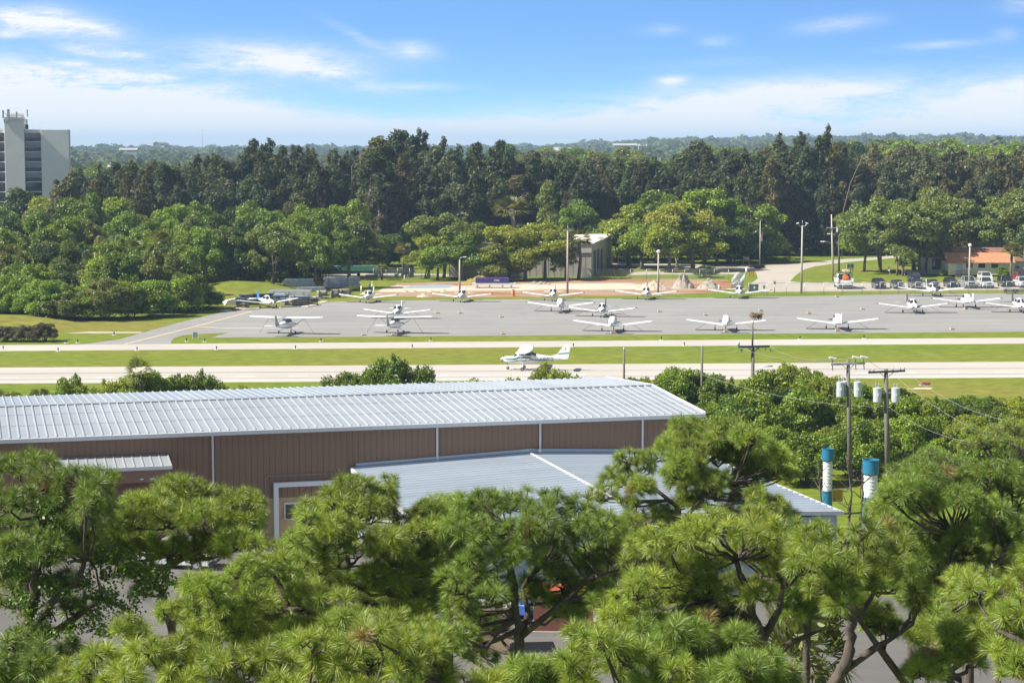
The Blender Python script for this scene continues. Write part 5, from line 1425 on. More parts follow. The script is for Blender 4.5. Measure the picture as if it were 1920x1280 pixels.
PINES = [
    dict(y=50, col='dusky', r=.3, fill=.95, label='vine clad pine at the left edge with a thick forked dark trunk', deep=1.5, trunk=[(18, 1300), (40, 1215), (60, 1140), (70, 1050), (80, 960)],
         limbs=[[(45, 1205, 0), (95, 1130, -.4), (150, 1085, -.8), (160, 1050, -.8)], [(40, 1215, 0), (110, 1180, .5), (190, 1120, .9), (250, 1148, 1.2)], [(70, 1050, 0), (110, 990, .4), (150, 930, .5)]],
         pads=[(55, 885, 62, 34), (110, 915, 55, 32), (165, 905, 48, 34), (20, 940, 45, 40), (80, 960, 55, 34), (150, 960, 52, 30), (30, 1010, 45, 36), (110, 1020, 45, 30), (15, 1080, 40, 34), (105, 1085, 40, 22), (170, 1010, 34, 26), (150, 1130, 36, 22), (70, 1180, 34, 22), (120, 1230, 40, 30)]),
    dict(y=53, col='fresh', r=.19, label='rounded pine before the brown warehouse wall, second from the left edge', trunk=[(335, 1300), (325, 1200), (305, 1110), (320, 1040), (340, 980)], limbs=[[(305, 1110, 0), (270, 1070, .5), (230, 1030, .8)], [(318, 1060, 0), (390, 1020, -.4), (440, 990, -.6)]],
         pads=[(372, 925, 72, 30), (310, 935, 48, 28), (430, 945, 50, 30), (265, 965, 56, 32), (345, 975, 66, 34), (420, 985, 58, 34), (470, 985, 36, 32), (215, 1000, 56, 34), (290, 1020, 62, 34), (370, 1030, 62, 30), (440, 1025, 44, 26), (190, 1035, 38, 24), (270, 1075, 40, 22), (315, 900, 26, 16)]),
    dict(y=46, col='fresh', r=.17, label='open pine with pale inner twigs between the rounded pine and the clubbed pine', trunk=[(590, 1300), (560, 1200), (535, 1120), (510, 1070)], limbs=[[(555, 1190, 0), (480, 1160, .6), (420, 1130, .9)], [(575, 1240, 0), (500, 1220, -.5), (420, 1195, -.8)]],
         pads=[(395, 1085, 54, 30), (460, 1065, 54, 30), (525, 1055, 50, 36), (560, 1100, 46, 32), (410, 1135, 56, 30), (480, 1125, 54, 30), (350, 1150, 46, 26), (440, 1180, 54, 28), (530, 1155, 50, 32), (585, 1150, 40, 30), (625, 1135, 44, 30), (645, 1175, 44, 28), (520, 1200, 46, 26), (470, 1215, 46, 24), (590, 1195, 40, 22), (350, 1110, 34, 22), (250, 1170, 34, 26), (380, 1190, 40, 22)]),
    dict(y=52, col='fresh', r=.18, label='clubbed pine in front of the pale duct with forked dark stems', trunk=[(685, 1300), (668, 1190), (660, 1110), (650, 1040), (660, 980)], limbs=[[(662, 1120, 0), (700, 1060, -.4), (745, 1010, -.6)], [(660, 1110, 0), (610, 1070, .6), (585, 1020, .8)]],
         pads=[(655, 925, 50, 30), (705, 920, 42, 28), (610, 960, 50, 32), (665, 965, 55, 34), (725, 960, 42, 30), (575, 1000, 46, 34), (640, 1010, 56, 34), (700, 1010, 50, 32), (760, 985, 44, 34), (790, 945, 38, 26), (810, 990, 36, 30), (600, 1050, 48, 28), (740, 1040, 50, 32), (800, 1045, 44, 32), (690, 1090, 52, 30), (760, 1100, 48, 30), (630, 1100, 40, 26), (830, 1090, 36, 26), (700, 1150, 50, 28), (755, 1150, 46, 28), (810, 1140, 44, 28), (855, 1125, 36, 26), (660, 1165, 44, 24), (580, 1090, 40, 26)]),
    dict(y=49, col='deep', r=.2, label='pine with a long bare limb sweeping right in front of the red shed', trunk=[(970, 1300), (974, 1200), (966, 1120), (957, 1060), (965, 1000)], limbs=[[(974, 1195, 0), (1030, 1150, -.3), (1075, 1115, -.5), (1100, 1085, -.5), (1160, 1068, -.4)], [(975, 1200, 0), (990, 1150, .3), (980, 1100, .4), (1010, 1060, .5)], [(1060, 1128, -.5), (1120, 1120, -.6), (1180, 1095, -.7)]],
         pads=[(905, 950, 46, 28), (965, 935, 50, 26), (1020, 945, 46, 28), (1075, 960, 44, 28), (880, 990, 40, 32), (940, 995, 52, 34), (1005, 1000, 52, 32), (1065, 1005, 46, 30), (1120, 990, 40, 28), (1165, 1020, 40, 30), (900, 1045, 44, 32), (965, 1050, 46, 28), (1040, 1045, 44, 24), (1110, 1045, 44, 26), (870, 1090, 40, 30), (920, 1100, 36, 28), (860, 1145, 40, 28), (1010, 1100, 34, 20), (890, 1180, 40, 28), (850, 1195, 40, 28), (930, 1150, 34, 24), (890, 1225, 40, 24), (1045, 1085, 40, 20), (1095, 1092, 40, 18), (1060, 1128, 30, 18), (1120, 1118, 34, 20), (1085, 1150, 26, 14)]),
    dict(y=70, col='fresh', r=.2, s=1.05, label='tall airy pine standing before the low blue roof', trunk=[(1285, 1090), (1272, 1000), (1270, 940), (1285, 880), (1300, 830)], limbs=[[(1272, 985, 0), (1320, 930, -.5), (1380, 900, -.8)], [(1270, 950, 0), (1220, 910, .5), (1180, 890, .8)], [(1285, 890, 0), (1350, 850, .4), (1420, 830, .6)]], deep=1.8,
         pads=[(1300, 806, 48, 20), (1362, 808, 50, 22), (1425, 815, 44, 24), (1245, 825, 40, 24), (1320, 845, 56, 26), (1390, 850, 52, 26), (1455, 850, 32, 26), (1205, 862, 42, 26), (1265, 875, 48, 28), (1345, 890, 56, 28), (1420, 895, 48, 28), (1160, 900, 34, 24), (1225, 915, 42, 26), (1300, 930, 46, 24), (1375, 938, 46, 22), (1440, 932, 40, 24), (1130, 925, 24, 22), (1190, 950, 34, 20), (1480, 895, 18, 20), (1130, 965, 26, 18), (1470, 968, 26, 12), (1250, 955, 30, 18)]),
    dict(y=45, col='yellow', r=.22, label='bright broad pine right of centre with a dark forked trunk below', trunk=[(1425, 1300), (1440, 1240), (1420, 1170), (1400, 1110), (1380, 1050)], limbs=[[(1440, 1240, 0), (1480, 1205, -.3), (1540, 1180, -.4)], [(1420, 1170, 0), (1350, 1120, .4), (1290, 1080, .6)], [(1430, 1200, 0), (1460, 1140, .5), (1470, 1090, .6)]],
         pads=[(1265, 1000, 56, 30), (1330, 985, 56, 28), (1400, 985, 52, 30), (1460, 1000, 46, 30), (1215, 1040, 48, 34), (1285, 1050, 60, 36), (1360, 1045, 58, 36), (1430, 1050, 54, 34), (1495, 1045, 40, 34), (1190, 1100, 42, 32), (1255, 1110, 54, 34), (1330, 1110, 56, 32), (1400, 1110, 48, 28), (1225, 1165, 46, 30), (1295, 1170, 46, 28), (1360, 1160, 40, 24), (1165, 1150, 34, 28), (1320, 1225, 44, 28), (1240, 1210, 44, 28), (1275, 1245, 44, 26), (1195, 1195, 36, 26), (1380, 1190, 36, 22), (1345, 1260, 40, 22)]),
    dict(y=41, col='fresh', r=.2, label='pine with large shaggy tufts and crossing dark stems right of the bright pine', trunk=[(1555, 1300), (1590, 1230), (1600, 1160), (1595, 1090)], limbs=[[(1575, 1260, 0), (1640, 1215, .4), (1690, 1185, .6)], [(1600, 1160, 0), (1560, 1110, -.4), (1545, 1060, -.5)], [(1720, 1310, .8), (1660, 1230, .6), (1610, 1160, .3), (1640, 1110, .4)]],
         pads=[(1550, 1010, 52, 30), (1610, 1005, 50, 30), (1665, 1020, 46, 32), (1540, 1060, 50, 36), (1605, 1065, 58, 38), (1670, 1075, 52, 38), (1560, 1110, 48, 30), (1640, 1130, 52, 34), (1700, 1120, 40, 34), (1590, 1140, 36, 20), (1650, 1170, 36, 24)]),
    dict(y=54, col='deep', r=.22, label='wide pine at the right filling the view below the scrub', trunk=[(1810, 1310), (1815, 1220), (1800, 1140), (1780, 1070), (1790, 1000)], limbs=[[(1815, 1220, 0), (1750, 1150, .4), (1710, 1090, .6)], [(1800, 1140, 0), (1850, 1080, -.4), (1890, 1030, -.6)], [(1830, 1290, .2), (1720, 1230, .4), (1690, 1160, .5)]],
         pads=[(1735, 905, 54, 28), (1800, 890, 58, 26), (1865, 895, 54, 28), (1920, 915, 44, 32), (1695, 940, 44, 32), (1760, 945, 60, 34), (1830, 945, 60, 34), (1895, 955, 52, 34), (1710, 990, 52, 36), (1780, 1000, 62, 38), (1850, 1005, 58, 36), (1920, 1010, 48, 36), (1730, 1045, 50, 32), (1800, 1055, 56, 34), (1870, 1060, 50, 30), (1740, 1090, 44, 28), (1800, 1110, 50, 28), (1855, 1110, 44, 26), (1715, 1130, 34, 22), (1690, 1050, 40, 28)]),
    dict(y=40, col='fresh', r=.2, label='pine tufts crowding the lower right corner', trunk=[(1990, 1320), (1970, 1240), (1940, 1170), (1930, 1100)], limbs=[[(1970, 1240, 0), (1910, 1200, .3), (1870, 1180, .4)]],
         pads=[(1905, 1075, 52, 34), (1960, 1060, 50, 34), (1860, 1110, 42, 30), (1920, 1130, 52, 36), (1880, 1175, 48, 32), (1940, 1195, 50, 36), (1870, 1235, 44, 28), (1925, 1262, 48, 30)]),
    dict(y=37, col='yellow', r=.19, label='low bright pine along the bottom edge at the left', trunk=[(360, 1420), (350, 1370), (345, 1320)], limbs=[[(355, 1400, 0), (250, 1340, .3), (200, 1310, .4)], [(350, 1370, 0), (440, 1320, -.3), (500, 1290, -.4)]], deep=1.1,
         pads=[(150, 1262, 48, 28), (210, 1240, 50, 28), (275, 1232, 52, 28), (340, 1225, 54, 28), (405, 1232, 54, 28), (470, 1228, 50, 28), (525, 1245, 44, 30), (180, 1290, 52, 28), (250, 1285, 54, 30), (320, 1280, 54, 30), (390, 1285, 54, 30), (460, 1282, 52, 30), (120, 1300, 40, 24), (530, 1295, 46, 26)]),
    dict(y=36, col='yellow', r=.19, label='low bright pine along the bottom edge left of the bare limb pine', trunk=[(715, 1430), (710, 1370), (705, 1310)], limbs=[[(712, 1400, 0), (620, 1330, .3), (590, 1290, .4)], [(710, 1370, 0), (790, 1310, -.3), (820, 1280, -.4)]], deep=1.1,
         pads=[(585, 1222, 50, 30), (645, 1205, 54, 30), (710, 1195, 54, 30), (770, 1210, 52, 30), (825, 1235, 44, 28), (560, 1268, 48, 30), (625, 1260, 54, 32), (695, 1252, 56, 32), (765, 1265, 54, 30), (835, 1280, 46, 26), (590, 1305, 48, 26), (670, 1302, 50, 26), (905, 1275, 44, 18)]),
    dict(y=38, col='fresh', r=.18, label='low pine along the bottom edge right of the bare limb pine', trunk=[(1180, 1430), (1180, 1370), (1178, 1310)], limbs=[[(1180, 1400, 0), (1100, 1330, .3), (1070, 1290, .4)], [(1180, 1370, 0), (1240, 1310, -.3), (1270, 1280, -.4)]], deep=1.0,
         pads=[(1095, 1200, 38, 30), (1150, 1195, 44, 32), (1205, 1215, 46, 32), (1075, 1250, 40, 30), (1135, 1250, 48, 32), (1200, 1265, 48, 30), (1265, 1262, 46, 28), (1100, 1295, 44, 24)]),
    dict(y=96, col='fresh', r=.16, s=1.0, w=1.2, per=60, label='distant pine with a bent pale bough at the right edge', trunk=[(1880, 960), (1875, 905), (1868, 872), (1850, 835)], limbs=[[(1873, 892, 0), (1895, 862, -.4), (1915, 850, -.6)], [(1870, 878, 0), (1850, 850, .4), (1838, 828, .5)]],
         pads=[(1840, 808, 34, 12), (1890, 798, 36, 12), (1930, 806, 34, 14), (1865, 825, 34, 12), (1915, 832, 32, 14), (1825, 835, 28, 12), (1890, 850, 28, 10)]),
    dict(y=92, col='deep', r=.15, s=1.0, w=1.2, per=60, label='distant low pine left of the bent pale bough', trunk=[(1745, 980), (1742, 920), (1740, 880)], pads=[(1710, 862, 34, 14), (1760, 852, 36, 14), (1800, 862, 34, 14), (1690, 884, 30, 14), (1740, 884, 38, 14), (1790, 888, 36, 14), (1680, 908, 26, 14)]),
]
for i, s in enumerate(PINES): pine(s, 900 + i)


def filler_pines():
    """Pines standing behind the front ones and closing the canopy."""
    rng = np.random.default_rng(71)
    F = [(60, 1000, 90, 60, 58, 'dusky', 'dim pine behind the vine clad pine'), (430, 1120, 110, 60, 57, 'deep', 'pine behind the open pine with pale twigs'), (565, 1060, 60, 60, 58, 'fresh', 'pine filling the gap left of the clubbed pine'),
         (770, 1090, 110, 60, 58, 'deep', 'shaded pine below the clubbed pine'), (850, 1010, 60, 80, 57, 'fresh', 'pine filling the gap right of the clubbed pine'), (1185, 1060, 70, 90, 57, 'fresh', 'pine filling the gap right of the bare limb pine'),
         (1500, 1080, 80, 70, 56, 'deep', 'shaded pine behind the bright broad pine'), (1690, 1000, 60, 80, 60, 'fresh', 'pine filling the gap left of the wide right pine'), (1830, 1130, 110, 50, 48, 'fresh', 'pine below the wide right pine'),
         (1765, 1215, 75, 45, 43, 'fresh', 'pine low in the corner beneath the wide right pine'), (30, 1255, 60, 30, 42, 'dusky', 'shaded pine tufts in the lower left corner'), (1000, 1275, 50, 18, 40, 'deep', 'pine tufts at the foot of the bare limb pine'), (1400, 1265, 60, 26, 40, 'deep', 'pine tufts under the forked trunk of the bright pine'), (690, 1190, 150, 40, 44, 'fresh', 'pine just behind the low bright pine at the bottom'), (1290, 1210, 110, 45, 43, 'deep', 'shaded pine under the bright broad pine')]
    for i, (u, v, ru, rv, y, col, lab) in enumerate(F):
        pads = []
        for k in range(int(9 + ru * rv / 700)):
            a, r_ = rng.uniform(0, 6.28), math.sqrt(rng.random())
            pads.append((u + ru * r_ * math.cos(a), v + rv * r_ * math.sin(a), rng.uniform(30, 42), rng.uniform(20, 28)))
        tu = u + rng.uniform(-20, 20)
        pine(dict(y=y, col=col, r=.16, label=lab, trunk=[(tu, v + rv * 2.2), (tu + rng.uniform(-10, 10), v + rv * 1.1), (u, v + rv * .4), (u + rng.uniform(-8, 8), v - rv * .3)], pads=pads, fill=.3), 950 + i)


filler_pines()


def vine():
    rng = np.random.default_rng(77)
    y = 49.5
    C_, R_ = [], []
    path = [(30, 1240), (45, 1190), (70, 1150), (110, 1115), (60, 1090), (150, 1085), (40, 1130), (90, 1180), (175, 1140), (210, 1130), (235, 1145), (215, 1085), (205, 1050), (235, 1060), (120, 1000), (90, 960), (170, 950), (150, 1180), (190, 1175), (30, 1050), (280, 1105), (300, 1080), (20, 1260), (70, 1270)]
    for u, v in path:
        for k in range(7):
            p = at(u + rng.uniform(-24, 24), v + rng.uniform(-18, 18), y + rng.uniform(-.6, .8))
            q = rng.uniform(.14, .3); C_.append(np.array(p)); R_.append((q, q, q))
    V = clump_leaves(C_, R_, 900, .085, .8, rng, inner=.5, up=.3, jit=.7)
    me = np_mesh('vine', V, quads_idx(len(V) // 4), mats=[LEAF])
    o = tag(link(bpy.data.objects.new('creeping_vine', me)), 'small leaved green vine covering the forked trunk at the left edge', 'vine')
    o.color = (.08, .14, .02, 1)


vine()


def palmetto():
    rng = np.random.default_rng(88)
    for i, (u, v, y, lab) in enumerate(((1490, 1262, 60, 'spiky palmetto under the pines, left one of the pair'), (1530, 1255, 62, 'spiky palmetto under the pines, right one of the pair'))):
        p = at(u, v, y)
        t = plant('palmetto', PALMS[i], p.x, y, max(1.5, p.z), (.16, .19, .06), lab, 'palmetto', None, rng, wide=.42)
        for c in t.children: pass


palmetto()


def bare_saplings():
    rng = np.random.default_rng(99)
    y = 128.0
    for i, (u, v0, v1, lab) in enumerate(((1545, 1010, 862, 'leafless sapling rising left of the slimmer ringed column'), (1590, 1000, 850, 'leafless forked sapling between the two ringed columns'), (1612, 985, 872, 'leafless twig bush left of the thicker ringed column'), (1700, 960, 835, 'pale leafless sapling beside the right transformer pole'))):
        a = at(u, v0, y); b = at(u - 12 + 8 * i, v1, y)
        t = thing('bare_sapling', (a.x, a.y, 0), 0, lab, 'sapling', 'leafless saplings by the columns')
        L = lambda p: Vector(p) - Vector((a.x, a.y, 0))
        m = MB(); A, B = L(a), L(b)
        m.tube([(0, 0, -.2), A, A.lerp(B, .5) + Vector((rng.normal() * .2, 0, 0)), B], [.1, .09, .06, .02], 6); m.build('stem', PINE_BARK, t)
        w = MB()
        for k in range(11):
            q = A.lerp(B, rng.uniform(.15, .9)); d = Vector((rng.normal() * .8, rng.normal() * .5, rng.uniform(.5, 1.4))) * rng.uniform(.5, 1.1)
            w.tube([q, q + d * .5 + Vector(rng.normal(size=3) * .06), q + d], [.035, .025, .008], 5, cap=False)
        w.build('twigs', PINE_BARK, t)


bare_saplings()
# ------------------------------------------------------------------ aircraft
def ring(x, hw, zb, zt, n=16, p=2.6):
    zc, hz_ = (zb + zt) / 2, (zt - zb) / 2
    out = []
    for k in range(n):
        a = 2 * math.pi * k / n
        c, s = math.cos(a), math.sin(a)
        out.append(Vector((x, hw * math.copysign(abs(c) ** (2 / p), c), zc + hz_ * math.copysign(abs(s) ** (2 / p), s))))
    return out


def surf(secs, x, a, off=0.0):
    """A point on the fuselage skin at station x, angle a, lifted by off."""
    for i in range(len(secs) - 1):
        x0, x1 = secs[i][0], secs[i + 1][0]
        if (x0 - x) * (x1 - x) <= 0:
            t = (x - x0) / (x1 - x0)
            hw, zb, zt = (secs[i][k] + (secs[i + 1][k] - secs[i][k]) * t for k in (1, 2, 3))
            break
    c, s = math.cos(a), math.sin(a); p = 2.6
    return Vector((x, (hw + off) * math.copysign(abs(c) ** (2 / p), c), (zb + zt) / 2 + ((zt - zb) / 2 + off) * math.copysign(abs(s) ** (2 / p), s)))


def patch(secs, x0, x1, a0, a1, off=.012, nx=4, na=5, x0b=None, x1b=None):
    """A strip of skin: window or paint stripe. x0b/x1b are the stations at angle a1."""
    x0b = x0 if x0b is None else x0b; x1b = x1 if x1b is None else x1b
    b = MB(); vs = []
    for i in range(nx + 1):
        for j in range(na + 1):
            t = j / na; u = i / nx
            xa = x0 + (x0b - x0) * t; xb = x1 + (x1b - x1) * t
            vs.append(surf(secs, xa + (xb - xa) * u, a0 + (a1 - a0) * t, off))
    fs = [(i * (na + 1) + j, (i + 1) * (na + 1) + j, (i + 1) * (na + 1) + j + 1, i * (na + 1) + j + 1) for i in range(nx) for j in range(na)]
    b.add(vs, fs, True)
    return b


def airfoil(chord, th, n=7):
    xs = [0.5 * (1 - math.cos(math.pi * i / n)) for i in range(n + 1)]
    def yt(x): return th / .2 * (.2969 * math.sqrt(x) - .126 * x - .3516 * x * x + .2843 * x ** 3 - .1015 * x ** 4)
    up = [(-x * chord, yt(x) * chord * 1.2) for x in xs]
    lo = [(-x * chord, -yt(x) * chord * .6) for x in reversed(xs[1:-1])]
    return up + lo


def wing_mb(stations, th=.13, vertical=False):
    """stations: (span position, leading edge x, z, chord)"""
    rings = []
    for y, x, z, c in stations:
        rings.append([Vector((x + p[0], y, z + p[1])) if not vertical else Vector((x + p[0], p[1], y)) for p in airfoil(c, th)])
    return MB().loft(rings)


HIGH = [(2.32, .05, 1.22, 1.34), (2.2, .2, 1.08, 1.48), (2.05, .4, .92, 1.56), (1.4, .5, .78, 1.62), (.95, .54, .72, 1.68), (.42, .55, .7, 2.22), (-.4, .55, .7, 2.24), (-1.0, .54, .74, 2.2), (-1.75, .46, .84, 1.88), (-2.6, .36, .98, 1.74), (-3.7, .24, 1.14, 1.64), (-5.0, .1, 1.3, 1.56), (-5.6, .04, 1.38, 1.5)]
LOW = [(2.32, .05, 1.02, 1.12), (2.2, .22, .88, 1.26), (2.0, .42, .72, 1.38), (1.4, .52, .62, 1.46), (.75, .56, .58, 1.54), (.15, .57, .58, 2.08), (-.5, .57, .6, 2.14), (-1.1, .55, .64, 2.06), (-1.9, .46, .76, 1.72), (-2.9, .33, .9, 1.5), (-4.0, .18, 1.04, 1.36), (-4.9, .05, 1.12, 1.28)]


def wheel_part(parent, x, y, r=.2, w=.15):
    t = MB().lathe((x, y, r), [(r * .55, -w / 2), (r * .9, -w / 2), (r, -w * .3), (r, w * .3), (r * .9, w / 2), (r * .55, w / 2)], 14, 'Y').build('wheel', RUBBER, parent)
    MB().lathe((x, y, r), [(r * .5, -w * .56), (r * .52, 0), (r * .5, w * .56)], 12, 'Y').build('rim', STEEL, t)
    return t


def airplane(kind, u, v, nose, span, label, fin_col=None, stab_col=None, nose_col=None, prop_a=.3, stripe=None, tips=None, ropes=True, belly=None):
    base = gz(u, v)
    k = span / 11.0
    rz = math.atan2(nose[1], nose[0])
    root = thing('light_aircraft', (base.x, base.y, .012), rz, label, 'airplane', 'parked light aircraft', k)
    secs = HIGH if kind == 'high' else LOW
    body = WHITE
    MB().loft([ring(*s) for s in secs]).build('fuselage', body, root)
    if kind == 'high':
        for s in (-1, 1):
            o = wing_mb([(s * .0, .5, 2.26, 1.65), (s * 2.6, .5, 2.32, 1.65), (s * 5.3, .28, 2.42, 1.15), (s * 5.5, .1, 2.43, .75)]).build('wing', body, root)
            MB().bar((.1, s * .5, .8), (.05, s * 2.55, 2.24), .07, .12).build('wing_strut', body, root)
            MB().tube([(-.1, s * .4, .82), (-.12, s * 1.15, .3)], [.06, .045], 6).build('gear_leg', body, root)
            wheel_part(root, -.12, s * 1.24)
            wing_mb([(0, -4.55, 1.52, .95), (s * 1.75, -4.75, 1.52, .66)], .09).build('tailplane', stab_col or body, root)
            patch(secs, .38, -.32, .22 if s > 0 else math.pi - .22, .98 if s > 0 else math.pi - .98, nx=3).build('side_window', GLASS, root)
            patch(secs, -.42, -1.15, .22 if s > 0 else math.pi - .22, .95 if s > 0 else math.pi - .95, nx=3, x1b=-1.0).build('side_window', GLASS, root)
        patch(secs, .93, .46, .5, math.pi - .5, nx=4, na=10, off=.014).build('windscreen', GLASS, root)
        patch(secs, -1.1, -1.68, .5, math.pi - .5, nx=4, na=10, off=.014).build('rear_window', GLASS, root)
        fin = [(-3.6, 1.62), (-4.3, 1.86), (-5.05, 2.95), (-5.72, 2.98), (-5.5, 1.5), (-5.0, 1.45)]
        nz, px_, nwx = 1.28, 2.3, 1.62
    else:
        for s in (-1, 1):
            wing_mb([(s * .0, .62, .74, 1.75), (s * .9, .55, .82, 1.65), (s * 5.1, .45, 1.38, 1.35), (s * 5.28, .4, 1.40, 1.2)]).build('wing', body, root)
            wing_mb([(s * 5.27, .42, 1.4, 1.25), (s * 5.5, .05, 1.45, .75)]).build('wing_tip', tips or body, root)
            MB().tube([(.0, s * 1.5, .85), (.0, s * 1.5, .3)], [.06, .045], 6).build('gear_leg', body, root)
            wheel_part(root, 0, s * 1.5)
            wing_mb([(0, -4.1, 1.26, .85), (s * 1.95, -4.15, 1.26, .72)], .09).build('tailplane', stab_col or body, root)
            patch(secs, .12, -.45, .16 if s > 0 else math.pi - .16, .85 if s > 0 else math.pi - .85, nx=3).build('side_window', GLASS, root)
            patch(secs, -.55, -1.25, .16 if s > 0 else math.pi - .16, .8 if s > 0 else math.pi - .8, nx=3, x1b=-1.1).build('side_window', GLASS, root)
        for a0, a1 in ((.42, math.pi / 2 - .07), (math.pi / 2 + .07, math.pi - .42)):
            patch(secs, .73, .2, a0, a1, nx=4, na=6, off=.014).build('windscreen', GLASS, root)
        fin = [(-3.3, 1.4), (-3.95, 1.55), (-4.5, 2.52), (-5.1, 2.54), (-5.0, 1.2), (-4.6, 1.18)]
        nz, px_, nwx = 1.07, 2.32, 1.8
    MB().slab([(x, -.045, z) for x, z in fin], (0, .09, 0)).build('fin', fin_col or body, root, bevel=.02)
    # nose gear, propeller, spinner, inlets
    MB().tube([(nwx, 0, .8), (nwx + .05, 0, .25)], [.06, .045], 6).build('nose_leg', body, root)
    wheel_part(root, nwx + .05, 0, .18, .13)
    pr = MB()
    for s in (0, math.pi):
        a = prop_a + s; d = Vector((0, math.cos(a), math.sin(a))); e = Vector((0, -math.sin(a), math.cos(a)))
        c = Vector((px_ - .02, 0, nz))
        pr.add([c + e * .05 + Vector((.03, 0, 0)), c - e * .05 - Vector((.03, 0, 0)), c + d * .5 - e * .085, c + d * .93 - e * .05, c + d * .93 + e * .04, c + d * .5 + e * .075],
               [(0, 1, 2, 5), (2, 3, 4, 5)])
        pr.add([c + e * .05 + Vector((.05, 0, 0)), c - e * .05 - Vector((.01, 0, 0)), c + d * .5 - e * .085 + Vector((.025, 0, 0)), c + d * .93 - e * .05 + Vector((.02, 0, 0)), c + d * .93 + e * .04 + Vector((.02, 0, 0)), c + d * .5 + e * .075 + Vector((.025, 0, 0))],
               [(0, 1, 2, 5), (2, 3, 4, 5)])
    pr.build('propeller', DARK_STEEL, root)
    MB().lathe((px_ - .08, 0, nz), [(.19, 0), (.16, .14), (.08, .27), (.01, .33)], 14, 'X').build('spinner', nose_col or body, root)
    inl = MB()
    for s in (-1, 1): inl.lathe((px_ - .2, s * .27, nz + .02), [(.11, 0), (.11, .1)], 10, 'X')
    inl.build('air_intake', DARK_STEEL, root)
    if belly: patch(secs, 2.15, 1.2, math.pi + .35, 2 * math.pi - .35, na=8, off=.01).build('cowl_panel', belly, root)
    if stripe:
        for s in (0, 1):
            f = lambda a: a if s == 0 else math.pi - a
            patch(secs, 2.0, -4.6, f(-.12), f(.1), nx=12, na=1, off=.009).build('stripe', stripe, root)
    MB().tube([(-.9 if kind == 'high' else -1.3, 0, 2.22 if kind == 'high' else 1.95), (-1.05 if kind == 'high' else -1.5, 0, 2.65 if kind == 'high' else 2.35)], [.012, .006], 4).build('aerial', DARK_STEEL, root)
    if ropes:
        for s in (-1, 1):
            a = (-.2, s * 2.6, 2.2) if kind == 'high' else (-.2, s * 2.7, .95)
            MB().tube([a, (-.3, s * (4.1 if kind == 'high' else 4.3), .02)], .018, 4).build('tie_rope', DARK_STEEL, root)
    return root


NAVY = mat('dark_blue_paint', (.03, .05, .12), .35); BLUE = mat('bright_blue_paint', (.03, .2, .55), .35); SKYB = mat('mid_blue_paint', (.06, .16, .5), .35)
CHAR = mat('charcoal_paint', (.05, .055, .07), .4); ORANGE = mat('orange_paint', (.6, .17, .03), .4); GREYB = mat('grey_blue_paint', (.3, .37, .45), .4); TEAL = mat('teal_green_paint', (.0, .16, .12), .35)


def low_facing(u, v, px_span, tail_px, label, **k):
    y = gz(u, v).y
    off = tail_px * mpp(y) / 5.6
    return airplane('low', u, v - 1.0, (-off, -1.0), px_span * mpp(y), label, **k)


def low_away(u, v, px_span, tail_px, label, **k):
    y = gz(u, v).y
    return airplane('low', u, v, (-tail_px * mpp(y) / 5.6, 1.0), px_span * mpp(y), label, **k)


airplane('high', 539, 625.2, (.2, 1), 11.3, 'high wing plane seen from behind, farthest left of the front apron row', prop_a=.1, stab_col=None, fin_col=GREYB)
airplane('high', 741.5, 624.3, (.16, 1), 11.4, 'high wing plane seen from behind, second from the left in the front apron row', prop_a=.1, fin_col=GREYB)
airplane('low', 503, 577, (.55, -1), 11.0, 'white low wing plane with a bright blue fin beside the scrap heap', fin_col=BLUE, ropes=False)
low_facing(690.5, 568, 116, 9, 'low wing plane with a dark cowl chin standing below the two workers', belly=CHAR, ropes=False, tips=CHAR)
low_facing(745, 598, 132, 7, 'low wing plane facing us directly behind a high wing plane', tips=GREYB, stripe=GREYB)
low_facing(866, 566.5, 118, 7, 'low wing plane with a dark belly in front of the curved lamp post', belly=CHAR, ropes=False, tips=CHAR)
low_facing(1037, 564.5, 120, 6, 'low wing plane at the foot of the tall concrete lamp pole', ropes=False, fin_col=GREYB, tips=CHAR)
low_away(1051, 583.5, 129, -5, 'low wing plane seen from behind with its wing beside the dark finned plane', stripe=SKYB, tips=CHAR, prop_a=1.2)
low_facing(1129, 594.5, 132, 11, 'low wing plane facing us with a tall charcoal fin', fin_col=CHAR, stripe=GREYB, tips=CHAR, stab_col=GREYB)
low_away(1149, 620.5, 149, -8, 'low wing plane seen from behind in the front row left of the nest pole', stripe=GREYB, prop_a=.05)
low_facing(1211.5, 562, 121, 6, 'low wing plane facing us before the pale sand heap', ropes=False, fin_col=CHAR, tips=CHAR)
low_facing(1385.5, 560, 122, 5, 'low wing plane facing us beside the green utility cabinet', ropes=False, tips=CHAR, fin_col=GREYB)
low_away(1361, 618.8, 149, -6, 'low wing plane seen from behind with its right wing under the osprey nest', stripe=GREYB, prop_a=.05)
low_away(1570, 616.6, 152, -3, 'low wing plane seen from behind, farthest right of the front apron row', stripe=GREYB, prop_a=.05)
low_facing(1747, 556, 124, 0, 'low wing plane facing us close to the parked cars', ropes=True, fin_col=GREYB)
low_facing(1711.5, 587.5, 137, 0, 'low wing plane with dark tailplane halves in the right middle of the apron', stab_col=GREYB, fin_col=CHAR, tips=CHAR)
low_away(1811, 576, 133, 0, 'low wing plane seen from behind with a bright blue tailplane', stab_col=SKYB, tips=CHAR, prop_a=.1)
low_facing(1912, 586.5, 137, 0, 'low wing plane with a navy tailplane cut by the right edge', stab_col=NAVY, fin_col=CHAR, tips=CHAR)


